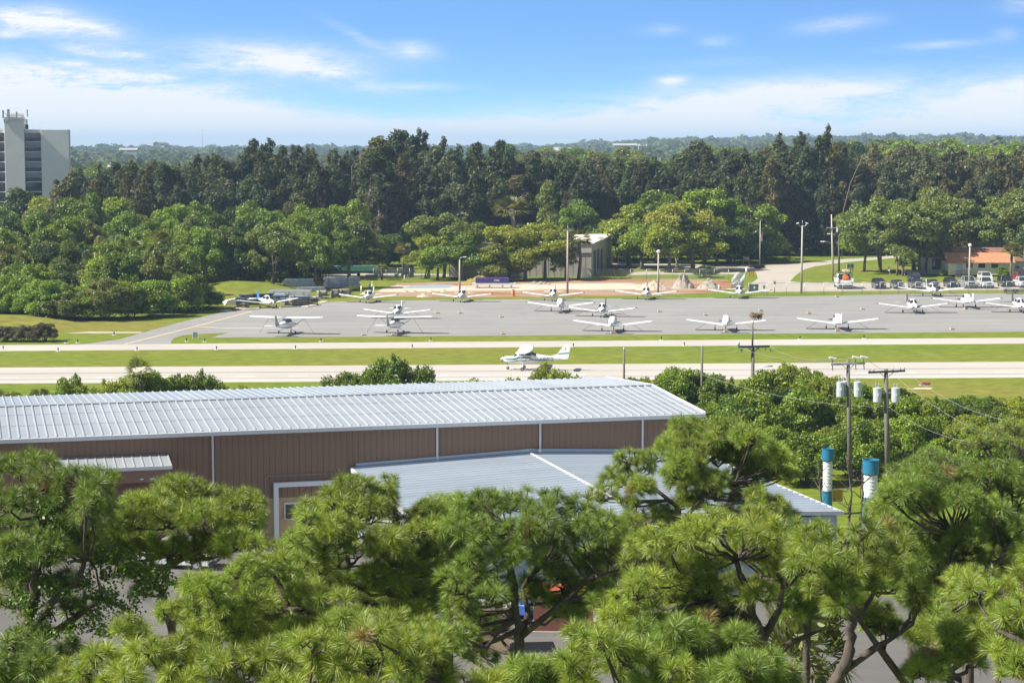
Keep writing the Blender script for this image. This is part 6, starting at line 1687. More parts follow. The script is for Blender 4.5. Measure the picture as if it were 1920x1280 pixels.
def solid_text(o):
    """Lettering as a mesh."""
    bpy.context.view_layer.update()
    me = bpy.data.meshes.new_from_object(o)
    n = bpy.data.objects.new(o.name, me); link(n, o.parent)
    n.location = o.location; n.rotation_euler = o.rotation_euler
    nm = o.name; bpy.data.objects.remove(o); n.name = nm


def taxiing():
    p = gz(979, 693.2)
    k = 8.42 / 8.0
    root = thing('light_aircraft', (p.x, p.y, .012), math.pi - R(5.5), 'white high wing plane with green stripes lettered N27CS rolling on the runway', 'airplane', None, k)
    secs = HIGH
    MB().loft([ring(*s) for s in secs]).build('fuselage', WHITE, root)
    for s in (-1, 1):
        wing_mb([(s * .0, .5, 2.26, 1.65), (s * 2.6, .5, 2.32, 1.65), (s * 5.3, .28, 2.42, 1.15), (s * 5.5, .1, 2.43, .75)]).build('wing', WHITE, root)
        MB().bar((.1, s * .5, .8), (.05, s * 2.55, 2.24), .07, .12).build('wing_strut', WHITE, root)
        MB().tube([(-.1, s * .4, .82), (-.12, s * 1.15, .3)], [.06, .045], 6).build('gear_leg', WHITE, root)
        wheel_part(root, -.12, s * 1.24, .21)
        wing_mb([(0, -4.55, 1.52, .95), (s * 1.75, -4.75, 1.52, .66)], .09).build('tailplane', WHITE, root)
        f = (lambda a: a) if s > 0 else (lambda a: math.pi - a)
        patch(secs, .36, -.3, f(.24), f(.95), nx=3).build('side_window', GLASS, root)
        patch(secs, -.38, -1.15, f(.24), f(.92), nx=3, x1b=-1.0).build('side_window', GLASS, root)
        patch(secs, 2.12, .5, f(.0), f(.26), nx=8, na=2, off=.008, x1b=.9).build('stripe', TEAL, root)
        patch(secs, .9, -1.2, f(-.04), f(.1), nx=8, na=1, off=.009, x1b=-1.0).build('stripe', TEAL, root)
        patch(secs, 1.2, -.6, f(-.4), f(-.27), nx=8, na=1, off=.009, x0b=1.8).build('stripe', NAVY, root)
        patch(secs, -.9, -3.0, f(-.26), f(-.1), nx=8, na=1, off=.009).build('stripe', NAVY, root)
    patch(secs, .93, .46, .5, math.pi - .5, nx=4, na=10, off=.014).build('windscreen', GLASS, root)
    patch(secs, -1.1, -1.68, .5, math.pi - .5, nx=4, na=10, off=.014).build('rear_window', GLASS, root)
    fin = MB().slab([(x, -.045, z) for x, z in [(-3.3, 1.64), (-4.1, 1.86), (-5.0, 3.0), (-5.75, 3.02), (-5.4, 1.46), (-5.0, 1.42)]], (0, .09, 0)).build('fin', WHITE, root, bevel=.02)
    for s in (-1, 1):
        MB().slab([(-4.2, s * .046, 1.86), (-5.46, s * .046, 1.95), (-5.5, s * .046, 2.1), (-4.25, s * .046, 1.97)], (0, s * .006, 0)).build('fin_stripe', TEAL, fin)
        MB().slab([(-5.02, s * .046, 2.3), (-5.07, s * .046, 2.45), (-5.02, s * .046, 2.62), (-5.08, s * .046, 2.7), (-5.12, s * .046, 2.45), (-5.09, s * .046, 2.28)], (0, s * .006, 0)).build('fin_emblem', CHAR, fin)
    MB().tube([(1.62, 0, .8), (1.67, 0, .25)], [.06, .045], 6).build('nose_leg', WHITE, root)
    wheel_part(root, 1.67, 0, .18, .13)
    pr = MB()
    for s in (-1, 1): pr.box((2.28, .46 * s, 1.28 - s * .13), (.06, .9, .12), 0, 0, -.28)
    pr.build('propeller', DARK_STEEL, root)
    MB().lathe((2.22, 0, 1.28), [(.2, 0), (.17, .14), (.09, .27), (.01, .34)], 14, 'X').build('spinner', WHITE, root)
    MB().tube([(1.75, .1, .85), (1.7, .1, .62)], .035, 6).build('exhaust_pipe', DARK_STEEL, root)
    MB().tube([(-.9, 0, 2.22), (-1.1, 0, 2.7)], [.012, .006], 4).build('aerial', DARK_STEEL, root)
    # two people in the cabin are only dim shapes: head rests
    for s in (1, -1):
        cu = bpy.data.curves.new('registration_lettering', 'FONT'); cu.body = 'N27CS'; cu.size = .54; cu.extrude = .004; cu.align_x = 'CENTER'; cu.shear = .25; cu.offset = .012
        o = bpy.data.objects.new('registration_lettering', cu); link(o, root); cu.materials.append(TEAL)
        # nose is local +X; this side faces the camera with the nose to the left
        if s > 0: o.location = (-2.85, .352, 1.12); o.rotation_euler = (R(86), 0, R(180 + 6.4))
        else: o.location = (-2.85, -.352, 1.12); o.rotation_euler = (R(86), 0, R(-6.4))
        solid_text(o)


taxiing()


# ------------------------------------------------------------------ vehicles
PLATE = mat('number_plate', (.6, .6, .55), .5); LAMP = mat('head_lamp_glass', (.7, .72, .75), .15, var=.02); TAIL = mat('tail_lamp_red', (.3, .02, .015), .3)
GRILL = mat('black_grille', (.02, .02, .022), .4)


def car(name, u, v, w_px, kind, paint, label, rz=-math.pi / 2, cat='car', y=None, z=0.0, group='parked cars along the fence', k=None):
    """Local +X is the front. Length L, width 1.85."""
    p = gz(u, v) if y is None else at(u, v, y)
    k = w_px * mpp(p.y) / 1.95 if k is None else k
    root = thing(name, (p.x, p.y, 0.01), rz, label, cat, group, k)
    L, Wd = {'sedan': (4.6, 1.8), 'suv': (4.7, 1.9), 'van': (5.0, 1.95), 'pickup': (5.5, 1.95), 'jeep': (4.2, 1.85), 'utility': (5.8, 2.0)}[kind]
    prof = {  # (x, z bonnet line), then cabin
        'sedan': ([(2.3, .5), (2.25, .75), (1.0, .92), (-1.7, .95), (-2.25, .9), (-2.3, .45)], [(.95, .9), (.15, 1.42), (-1.0, 1.43), (-1.85, .95)]),
        'suv': ([(2.35, .55), (2.3, .95), (1.2, 1.08), (-2.2, 1.1), (-2.35, .95), (-2.35, .5)], [(1.15, 1.05), (.4, 1.68), (-1.8, 1.7), (-2.25, 1.1)]),
        'van': ([(2.5, .5), (2.45, .95), (1.7, 1.15), (-2.45, 1.15), (-2.5, .9), (-2.5, .5)], [(1.65, 1.1), (.8, 1.85), (-2.2, 1.9), (-2.48, 1.15)]),
        'pickup': ([(2.75, .6), (2.7, 1.05), (1.4, 1.15), (-2.7, 1.12), (-2.75, 1.05), (-2.75, .6)], [(1.35, 1.12), (.7, 1.78), (-.6, 1.8), (-.85, 1.12)]),
        'jeep': ([(2.1, .6), (2.08, 1.08), (.8, 1.15), (-1.95, 1.15), (-2.05, 1.1), (-2.05, .6)], [(.75, 1.12), (.5, 1.82), (-1.85, 1.84), (-2.0, 1.15)]),
        'utility': ([(2.9, .6), (2.85, 1.1), (1.5, 1.2), (-2.85, 1.12), (-2.9, 1.05), (-2.9, .6)], [(1.45, 1.15), (.8, 1.9), (-.6, 1.92), (-.9, 1.15)])}[kind]
    lo = MB()
    pts = [(prof[0][0][0], .28)] + prof[0] + [(prof[0][-1][0], .28)]
    rings = []
    for sy, inset in ((-1, .06), (-.94, .0), (.94, .0), (1, .06)):
        rings.append([Vector((x * (1 - inset * .3), sy * Wd / 2, z - inset * (1 if z > .5 else -1))) for x, z in pts])
    lo.loft(rings, smooth=False)
    lo.build('body', paint, root, bevel=.03)
    cb = prof[1]
    gl = MB(); rings = []
    for sy, ins in ((-1, .0), (1, .0)):
        rings.append([Vector((x, sy * Wd / 2 * (.93 if z < 1.2 else .76), z)) for x, z in cb])
    gl.loft(rings, smooth=False); gl.build('window', GLASS, root)
    zt = max(z for x, z in cb); x1, x2 = cb[1][0], cb[2][0]
    rf = MB(); rf.box(((x1 + x2) / 2, 0, zt + .012), (x1 - x2 + .12, Wd * .77, .06))
    for sy in (-1, 1):
        for i, j in ((0, 1), (3, 2)):
            a, b = cb[i], cb[j]
            rf.bar((a[0], sy * Wd / 2 * .935, a[1]), (b[0], sy * Wd / 2 * .77, b[1]), .09)
        m = (x1 + x2) / 2 - .1
        rf.bar((m, sy * Wd / 2 * .935, cb[0][1]), (m, sy * Wd / 2 * .775, zt), .09)
    rf.build('roof', paint if kind != 'jeep' else GRILL, root)
    fx, bx_ = prof[0][0][0], prof[0][-1][0]
    zl = prof[0][1][1] - .16
    MB().box((fx - .02, 0, zl - .02), (.1, Wd * .5, .2)).build('grille', GRILL, root, bevel=.02)
    MB().box((fx, 0, .42), (.16, Wd * .96, .2)).build('bumper', GRILL if kind in ('jeep', 'pickup') else paint, root, bevel=.03)
    MB().box((bx_, 0, .45), (.16, Wd * .96, .2)).build('bumper', GRILL, root, bevel=.03)
    MB().box((bx_ - .09, 0, .6), (.03, .34, .16)).build('number_plate', PLATE, root)
    for s in (-1, 1):
        MB().box((fx - .04, s * Wd * .38, zl), (.12, .32, .17)).build('headlight', LAMP, root, bevel=.03)
        MB().box((bx_ + .03, s * Wd * .43, zl), (.1, .18, .3)).build('tail_light', TAIL, root, bevel=.03)
        MB().box((cb[0][0] - .25, s * (Wd / 2 + .1), 1.05 if kind == 'sedan' else 1.25), (.1, .2, .16)).build('mirror', paint, root, bevel=.03)
        for xx in (fx - .85, bx_ + .85):
            r = .33 if kind in ('sedan',) else .39
            t = MB().lathe((xx, s * (Wd / 2 - .1), r), [(r * .6, -.12), (r * .95, -.12), (r, -.06), (r, .06), (r * .95, .12), (r * .6, .12)], 18, 'Y').build('wheel', RUBBER, root)
            MB().lathe((xx, s * (Wd / 2 - .1), r), [(r * .58, -.13), (r * .6, 0), (r * .58, .13)], 12, 'Y').build('rim', STEEL, t)
    return root


def paint(name, c): return mat(name, c, .3, .2, var=.03, coat=.6)


P_BLK = paint('black_car_paint', (.012, .013, .016)); P_GRY = paint('grey_car_paint', (.07, .085, .09)); P_NVY = paint('navy_car_paint', (.015, .022, .05)); P_WHT = paint('white_car_paint', (.75, .76, .77)); P_RED = paint('red_car_paint', (.35, .015, .02))
P_BLU = paint('blue_car_paint', (.03, .1, .35)); P_SLV = paint('silver_car_paint', (.35, .37, .39))
car('parked_car', 1647.5, 540.5, 20.5, 'suv', P_BLK, 'black hatchback facing the fence, leftmost of the parked row')
car('parked_car', 1682, 540.5, 21, 'sedan', P_GRY, 'dark grey sedan facing the fence between the black hatchback and the tall van')
car('parked_car', 1716, 540.5, 20.5, 'suv', P_GRY, 'grey car facing the fence with a dark van right behind it')
car('parked_van', 1714.5, 528, 19.5, 'van', P_NVY, 'tall dark van parked behind the grey car below the big oaks', cat='van')
car('parked_car', 1748.5, 540, 21, 'sedan', P_GRY, 'dark sedan behind the plane nearest the fence')
car('parked_car', 1782, 538, 19.5, 'suv', P_BLK, 'black crossover in front of the left corner of the office')
car('pickup_truck', 1814.5, 539, 23, 'pickup', P_SLV, 'silver pickup with a dark grille beside the globe lamp post', cat='pickup')
car('pickup_truck', 1846.5, 539, 21.5, 'pickup', P_WHT, 'white pickup facing the fence in front of a white wagon', cat='pickup')
car('parked_car', 1847, 527.5, 20, 'suv', P_WHT, 'white wagon parked behind the white pickup near the office')
car('off_road_car', 1884, 537, 21, 'jeep', P_BLK, 'black upright off road car in front of the clipped bush', cat='off-road car')
car('parked_car', 1914.5, 529, 21, 'suv', P_RED, 'red car behind the rightmost white pickup')
car('pickup_truck', 1916, 538, 21, 'pickup', P_WHT, 'rightmost white pickup next to the dark picnic benches', cat='pickup')
car('parked_car', 1166.5, 499, 15, 'suv', P_WHT, 'white car parked alone beyond the hangar doors', group=None)
car('parked_car', 940, 1150, 60, 'sedan', P_BLU, 'blue car glimpsed under the bare limb pine', rz=2.6, k=1.0, group=None)
car('parked_van', 335, 1062, 60, 'van', P_WHT, 'white van glimpsed behind the rounded pine', rz=2.9, k=1.0, cat='van', group=None)


def utility_truck():
    t = car('utility_truck', 1581, 539.5, 27, 'utility', P_WHT, 'white service truck seen from behind with an orange tank in its bed', rz=math.pi / 2 - .06, cat='truck', group=None)
    b = MB()
    for s in (-1, 1): b.box((-1.9, s * .98, 1.15), (2.1, .25, .6))
    b.build('side_box', P_WHT, t, bevel=.03)
    MB().lathe((-1.9, -.1, 1.45), [(.1, -.5), (.42, -.42), (.45, 0), (.42, .42), (.1, .5)], 12, 'X').build('orange_tank', ORANGE, t)
    r = MB()
    for x in (-2.7, -1.0, 1.2):
        for s in (-1, 1): r.bar((x, s * .9, 1.3), (x, s * .9, 2.15), .06)
        r.bar((x, -.92, 2.15), (x, .92, 2.15), .06)
    for s in (-1, 1): r.bar((-2.75, s * .9, 2.15), (1.3, s * .9, 2.15), .06)
    r.build('ladder_rack', DARK_STEEL, t)
    MB().box((-.4, -.3, 2.32), (3.0, .8, .28)).build('rack_load', mat('tan_load', (.35, .3, .22), .8, var=.3), t, bevel=.05)
    MB().lathe((1.2, .0, 2.0), [(.08, 0), (.1, .1), (.05, .2)], 8).build('beacon', ORANGE, t)


utility_truck()


def equipment():
    dk = mat('dark_machine_paint', (.03, .035, .04), .5, var=.2)
    p = gz(738, 517); t = thing('flatbed_trailer', (p.x, p.y, 0), 0, 'dark flatbed trailer with a large wheel behind the yard fence', 'trailer')
    MB().box((0, 0, 1.0), (9, 2.2, .35)).build('bed', dk, t); MB().box((3, 0, 1.7), (2.5, 2, 1.1)).build('load', dk, t, bevel=.1)
    for x in (-3.6, -2.6, 3.6):
        MB().lathe((x, -1.0, .5), [(.25, -.15), (.5, -.13), (.5, .13), (.25, .15)], 14, 'Y').build('wheel', RUBBER, t)
    p = gz(764, 519.5); t = thing('loader', (p.x, p.y, 0), .3, 'small dark loader parked beside the thick cabbage palm', 'loader')
    MB().box((0, 0, .9), (2.4, 1.3, .8)).build('body', dk, t, bevel=.1); MB().box((.2, 0, 1.75), (1.0, 1.1, 1.0)).build('cab', GLASS, t, bevel=.05)
    MB().bar((-.6, .7, 1.4), (-2.2, .7, .5), .18).build('arm', dk, t); MB().box((-2.4, 0, .4), (.5, 1.6, .6)).build('bucket', dk, t, bevel=.05)
    for x in (-.75, .75):
        for s in (-1, 1): MB().lathe((x, s * .7, .45), [(.2, -.14), (.45, -.12), (.45, .12), (.2, .14)], 12, 'Y').build('wheel', RUBBER, t)
    p = gz(697, 525); t = thing('storage_crate', (p.x, p.y, 0), 0, 'dark steel crate on the grass before the yard fence', 'crate')
    MB().box((0, 0, .5), (2.4, 1.2, 1.0)).build('body', dk, t, bevel=.04); MB().box((0, 0, 1.04), (2.5, 1.3, .1)).build('lid', dk, t)
    p = gz(664, 517); t = thing('boat_trailer', (p.x, p.y, 0), 0, 'long low trailer under a green tarpaulin at the edge of the left woods', 'trailer')
    MB().slab([(-6, -.8, 1.0), (-5, -.8, 2.1), (5, -.8, 2.2), (6, -.8, 1.1)], (0, 1.8, 0)).build('tarpaulin', mat('green_tarp', (.07, .22, .15), .6, var=.25), t)
    MB().box((0, 0, .75), (11, 1.4, .2)).build('frame', STEEL, t)
    for x in (-1, 1): MB().lathe((x, -.85, .38), [(.2, -.1), (.38, -.1), (.38, .1), (.2, .1)], 12, 'Y').build('wheel', RUBBER, t)


equipment()


# ------------------------------------------------------------------ poles and fences
def lamp_pole(u, vt, vb, label, kind):
    b = gz(u, vb); top = at(u, vt, b.y).z
    t = thing('lamp_post', (b.x, b.y, 0), 0, label, 'lamp post', 'lamp posts round the apron')
    MB().tube([(0, 0, 0), (0, 0, top - (.9 if kind in ('twin', 'cross') else .3))], [.22, .13], 10).build('pole', CONCRETE_POLE, t)
    if kind == 'arm':
        MB().tube([(0, 0, top - .35), (.08, 0, top), (.35, 0, top + .15), (.7, 0, top + .2)], .06, 6).build('arm', STEEL, t)
        MB().box((.95, 0, top + .2), (.6, .28, .16), 0, -.1).build('lamp', WHITE_WALL, t, bevel=.04)
    elif kind == 'twin':
        MB().tube([(0, 0, top - 1.0), (0, 0, top + .1)], .04, 6).build('spike', STEEL, t)
        for s in (-1, 1):
            MB().tube([(0, 0, top - 1.0), (s * .45, 0, top - 1.02), (s * .7, 0, top - .8), (s * .75, 0, top - .55)], .06, 6).build('arm', STEEL, t)
            MB().box((s * .86, 0, top - .45), (.5, .3, .18), 0, s * .35).build('lamp', WHITE_WALL, t, bevel=.04)
    elif kind == 'cross':
        MB().tube([(0, 0, top - .95), (0, 0, top + .1)], .04, 6).build('spike', STEEL, t)
        MB().bar((-.6, 0, top - .85), (.6, 0, top - .85), .08).build('arm', STEEL, t)
        for s in (-1, 1): MB().box((s * .62, 0, top - .78), (.4, .25, .16)).build('lamp', STEEL, t, bevel=.03)
    else:
        MB().lathe((0, 0, top - .3), [(.1, 0), (.3, .15), (.36, .35), (.28, .55), (.05, .65)], 12).build('lamp', WHITE_WALL, t)
    return t


lamp_pole(862, 484, 553, 'lamp post with a curved arm near the purple bundle', 'arm')
lamp_pole(1064, 424, 554, 'tall concrete lamp pole in front of the hangar', 'cross')
lamp_pole(1234, 472, 552, 'short lamp post beside the grey gravel heap', 'globe')
lamp_pole(1502.6, 414, 551, 'tall concrete lamp pole with two curled arms by the road', 'twin')
lamp_pole(1817, 460, 541, 'globe lamp post standing before the office', 'globe')


def insulator(mb, p): mb.lathe(p, [(.05, 0), (.09, .06), (.06, .1), (.09, .16), (.05, .22)], 8)


def transformer(name_parent, p, r=.33, h=1.0):
    o = MB().lathe(p, [(r * .85, 0), (r, .05), (r, h * .92), (r * 1.04, h * .94), (r * 1.04, h), (r * .3, h + .06)], 16).build('transformer', mat('pale_grey_can', (.5, .54, .58), .45, .1, var=.04), name_parent)
    m = MB()
    for s in (-.12, .12): m.lathe((p[0] + s, p[1], p[2] + h), [(.05, 0), (.07, .1), (.045, .2), (.06, .3), (.02, .38)], 8)
    m.build('bushing', STEEL, o)
    MB().box((p[0], p[1] - r, p[2] + h * .55), (.12, .03, .22)).build('label_plate', WHITE_WALL, o)
    return o


def utility_poles():
    def P(u, v, y): return at(u, v, y)
    # near left pole with three transformers and white cut-outs
    y = 162.8; b = P(1594, 915, y); L = lambda p: Vector(p) - Vector((b.x, b.y, 0))
    t = thing('utility_pole', (b.x, b.y, 0), 0, 'wooden pole with three grey transformers and white fuse holders', 'utility pole')
    top = L(P(1590, 674, y))
    MB().tube([(0, 0, -.1), top * .5, top], [.2, .18, .14], 10).build('pole', WOOD_POLE, t)
    a, c = L(P(1558, 683, y - .2)), L(P(1622, 681, y - .2))
    ca = MB().bar(a, c, .12, .16).build('crossarm', STEEL, t)
    br = MB()
    m = L(P(1590.5, 694, y - .2))
    br.bar(m, a.lerp(c, .3), .05); br.bar(m, a.lerp(c, .7), .05); br.build('brace', STEEL, t)
    co = MB(); st = MB()
    for q in (.04, .72, .96):
        p = a.lerp(c, q); st.bar(p, p + Vector((0, 0, .38)), .05); co.box(p + Vector((.02, -.1, .5)), (.62, .2, .17), .1, .22); st.bar(p, p + Vector((.05, 0, -.5)), .06)
    co.build('fuse_holder', WHITE_WALL, t, bevel=.03); st.build('fuse_bracket', DARK_STEEL, t)
    zc = L(P(1590, 744, y)).z
    for u, dy in ((1575, -.1), (1586, .45), (1607.5, -.05)):
        p = L(P(u, 744, y)); transformer(t, (p.x, dy, zc), .31, 1.22)
    MB().bar((-.75, .1, zc + .8), (.75, .1, zc + .8), .08).build('mount', STEEL, t)
    # near right pole with two transformers
    b2 = P(1664.5, 918, y); L2 = lambda p: Vector(p) - Vector((b2.x, b2.y, 0))
    t2 = thing('utility_pole', (b2.x, b2.y, 0), 0, 'wooden pole with two grey transformers and a long bare crossarm', 'utility pole')
    top = L2(P(1661, 691, y))
    MB().tube([(0, 0, -.1), top * .5, top], [.22, .2, .16], 10).build('pole', WOOD_POLE, t2)
    a2, c2 = L2(P(1628, 698, y - .2)), L2(P(1697, 695, y - .2))
    MB().bar(a2, c2, .13, .17).build('crossarm', DARK_STEEL, t2)
    br = MB(); m = L2(P(1661, 710, y - .2)); br.bar(m, a2.lerp(c2, .3), .05); br.bar(m, a2.lerp(c2, .72), .05); br.build('brace', STEEL, t2)
    ins = MB()
    for q in (.03, .14, .66, .86, .97): insulator(ins, a2.lerp(c2, q) + Vector((0, 0, .08)))
    ins.build('insulator', STEEL, t2)
    zc = L2(P(1661, 754, y)).z
    for u in (1644.5, 1678.5):
        p = L2(P(u, 754, y)); transformer(t2, (p.x, -.1, zc), .34, 1.18)
    MB().bar((-.75, -.1, zc + .8), (.8, -.1, zc + .8), .08).build('mount', STEEL, t2)
    # farther pole carrying the nest
    y3 = 200.0; b3 = P(1412, 740, y3); b3 = Vector((b3.x, y3, 0)); L3 = lambda p: Vector(p) - b3
    t3 = thing('utility_pole', b3, 0, 'dark pole carrying a long crossarm, a small street lamp and a nest on top', 'utility pole')
    MB().tube([(0, 0, -.1), L3(P(1411.5, 648, y3))], [.2, .17], 9).build('pole', WOOD_POLE, t3)
    e = MB(); e.tube([L3(P(1410.8, 652, y3 - .25)), L3(P(1411, 607, y3 - .25))], [.1, .08], 7); e.build('pole_extension', WOOD_POLE, t3)
    e = MB(); e.tube([L3(P(1411, 609, y3 - .25)), L3(P(1413, 603, y3 - .25)), L3(P(1417, 594, y3 - .25))], [.06, .05, .05], 6); e.build('nest_stem', STEEL, t3)
    a3, c3 = L3(P(1384, 650, y3 - .3)), L3(P(1443, 649, y3 - .3))
    MB().bar(a3, c3, .17, .2).build('crossarm', DARK_STEEL, t3)
    br = MB(); m = L3(P(1411.5, 660, y3 - .3)); br.bar(m, a3.lerp(c3, .3), .08); br.bar(m, a3.lerp(c3, .72), .08); br.build('brace', DARK_STEEL, t3)
    ins = MB()
    for q, d in ((.03, (.3, 0, -.5)), (.12, (.02, 0, -.4)), (.42, (-.05, 0, -.35)), (.55, (.35, 0, -.3)), (.88, (-.02, 0, -.4)), (.97, (.25, 0, -.5))):
        p = a3.lerp(c3, q); ins.tube([p, p + Vector(d)], [.07, .06], 6)
    ins.lathe(a3 + Vector((.02, 0, .08)), [(.1, 0), (.16, .15), (.12, .35), (.03, .5)], 9)
    ins.build('insulator', mat('glazed_grey', (.45, .5, .52), .3), t3)
    ar = MB(); ar.tube([L3(P(1412, 699, y3 - .2)), L3(P(1424, 691, y3 - .4)), L3(P(1434, 687, y3 - .5)), L3(P(1440, 686.5, y3 - .6))], .05, 6); ar.build('lamp_arm', STEEL, t3)
    MB().box(L3(P(1444, 686, y3 - .6)), (.5, .24, .14), 0, -.06).build('street_lamp', STEEL, t3, bevel=.03)
    n = P(1418, 590, y3 - .25)
    nest = thing('osprey_nest', n, 0, 'big shaggy stick nest balanced on top of the dark pole', 'nest')
    rng = np.random.default_rng(7); sm = MB()
    for i in range(170):
        a_ = rng.uniform(0, 6.28); r_ = rng.uniform(.1, .62); zz = rng.uniform(-.2, .1)
        c_ = Vector((r_ * math.cos(a_), r_ * math.sin(a_), zz)); d = Vector((-math.sin(a_), math.cos(a_), rng.normal() * .35)) * rng.uniform(.15, .42) + Vector(rng.normal(size=3) * .08)
        sm.bar(c_ - d, c_ + d, .03)
    for i in range(12):
        a_ = rng.uniform(0, 6.28); c_ = Vector((.4 * math.cos(a_), .4 * math.sin(a_), -.2)); sm.bar(c_, c_ + Vector((rng.normal() * .12, rng.normal() * .1, -.4)), .025)
    sm.build('sticks', mat('nest_sticks', (.26, .18, .12), .95, var=.5, scale=8), nest)
    MB().lathe((0, 0, -.12), [(.3, -.1), (.48, .05), (.42, .16), (.15, .1)], 12).build('nest_bowl', mat('nest_dark', (.06, .045, .035), .95), nest)
    # two plain poles along the field
    for u, vt, lab in ((1170, 655, 'plain dark pole rising behind the right end of the warehouse roof'), (1316.5, 650, 'short dark pole standing out of the scrub left of the nest pole')):
        p = P(u, vt, y3)
        tt = thing('utility_pole', (p.x, y3, 0), 0, lab, 'utility pole')
        MB().tube([(0, 0, -.1), (0, 0, p.z)], [.14, .11], 9).build('pole', WOOD_POLE, tt)
        m = MB(); insulator(m, (0, 0, p.z)); m.bar((0, 0, p.z - .25), (-.7, 0, p.z - .05), .05); m.build('insulator', STEEL, tt)
    # far pair beside the service truck
    for u, vb, vt, ub, arm_v, arm, lab in ((1559, 527, 402, 1562.3, 427, (1549.5, 1568.5), 'grey pole behind the service truck with a lamp arm reaching left'), (1573.5, 509, 412, 1573, 413.5, (1561, 1587), 'wooden pole on the lawn with a wide crossarm and one transformer')):
        bb = gz(ub, vb); yy = bb.y; LL = lambda p: Vector(p) - Vector((bb.x, bb.y, 0))
        tt = thing('utility_pole', (bb.x, bb.y, 0), 0, lab, 'utility pole')
        tp = LL(P(u, vt, yy))
        MB().tube([(0, 0, 0), tp * .5, tp], [.24, .2, .12], 8).build('pole', CONCRETE_POLE if u < 1565 else WOOD_POLE, tt)
        MB().bar(LL(P(arm[0], arm_v, yy - .2)), LL(P(arm[1], arm_v, yy - .2)), .16).build('crossarm', STEEL if u < 1565 else WOOD_POLE, tt)
        if u < 1565:
            m = MB(); m.tube([LL(P(1557.5, 456, yy)), LL(P(1551, 453, yy - .2)), LL(P(1544, 452.5, yy - .3))], .06, 6); m.build('lamp_arm', STEEL, tt)
            MB().box(LL(P(1542, 453, yy - .3)), (.75, .3, .2), 0, .1).build('street_lamp', WHITE_WALL, tt, bevel=.04)
        else:
            p = LL(P(1571, 435, yy)); transformer(tt, (p.x - .1, -.25, p.z), .26, 1.15)
            m = MB(); m.tube([LL(P(1573, 444, yy)), LL(P(1566, 440, yy - .2)), LL(P(1562, 439, yy - .3))], .05, 6); m.build('lamp_arm', STEEL, tt)
            MB().box(LL(P(1554, 438.5, yy - .3)), (.7, .3, .2)).build('street_lamp', WHITE_WALL, tt, bevel=.04)
            ins = MB()
            for q in (.02, .35, .7, .98): insulator(ins, LL(P(arm[0] + (arm[1] - arm[0]) * q, arm_v - 1, yy - .2)))
            ins.build('insulator', STEEL, tt)
    # wires
    WIRE = mat('pale_wire', (.4, .4, .38), .5, .3); BW = mat('black_cable', (.02, .02, .02), .6)
    def wire(p, q, sag, m, label, r=.012):
        pts = [p.lerp(q, i / 14) - Vector((0, 0, sag * 4 * (i / 14) * (1 - i / 14))) for i in range(15)]
        o = MB().tube(pts, r, 4).build('power_wire', m); tag(o, label, 'wire', 'overhead wires')
    ta, tc = a + Vector((b.x, b.y, 0)), c + Vector((b.x, b.y, 0))
    na, nc = a3 + b3, c3 + b3
    ra, rc = a2 + Vector((b2.x, b2.y, 0)), c2 + Vector((b2.x, b2.y, 0))
    wire(nc, ta + Vector((0, 0, .5)), .55, WIRE, 'pale wire from the right end of the nest pole crossarm to the three transformer pole')
    wire(na, ta.lerp(tc, .7) + Vector((0, 0, .5)), .75, WIRE, 'pale wire from the left end of the nest pole crossarm to the three transformer pole')
    wire(P(1316.5, 652, y3), na + Vector((0, 0, -.4)), .3, WIRE, 'pale wire between the short dark pole and the nest pole')
    wire(P(1170, 656, y3), P(1316.5, 653, y3), .4, WIRE, 'pale wire between the two plain dark poles')
    wire(tc + Vector((0, 0, .5)), rc.lerp(ra, .3), .3, WIRE, 'short slack wire between the two transformer poles')
    wire(rc, P(1960, 800, 120), .9, WIRE, 'pale wire falling from the two transformer pole to the right edge, upper one')
    wire(rc.lerp(ra, .4), P(1960, 850, 118), .9, WIRE, 'pale wire falling from the two transformer pole to the right edge, lower one')
    wire(P(1661, 765, y), P(1480, 833, 150), .5, BW, 'black cable sagging left from the two transformer pole, upper one', .028)
    wire(P(1661, 769, y), P(1470, 846, 148), .55, BW, 'black cable sagging left from the two transformer pole, lower one', .028)
    wire(P(1666, 762, y), P(1830, 830, 130), .5, WIRE, 'pale service wire falling right across the scrub')
    wire(P(1310, 700, 190), P(1661, 763, y), .7, WIRE, 'pale wire crossing low in front of the scrub to the two transformer pole')


utility_poles()


def chain_mesh():
    m, N, L, P = nodes_of('chain_link')
    P.inputs['Base Color'].default_value = (.45, .47, .48, 1); P.inputs['Roughness'].default_value = .5
    tr = N.new('ShaderNodeBsdfTransparent'); mx = N.new('ShaderNodeMixShader')
    tc = N.new('ShaderNodeTexCoord'); nz = N.new('ShaderNodeTexNoise'); nz.inputs['Scale'].default_value = .4; L.new(tc.outputs['Object'], nz.inputs['Vector'])
    r = N.new('ShaderNodeMapRange'); r.inputs['To Min'].default_value = .06; r.inputs['To Max'].default_value = .2; L.new(nz.outputs[0], r.inputs[0])
    L.new(r.outputs[0], mx.inputs[0]); L.new(tr.outputs[0], mx.inputs[1]); L.new(P.outputs[0], mx.inputs[2])
    L.new(mx.outputs[0], N['Material Output'].inputs['Surface'])
    return m


CHAIN = chain_mesh()


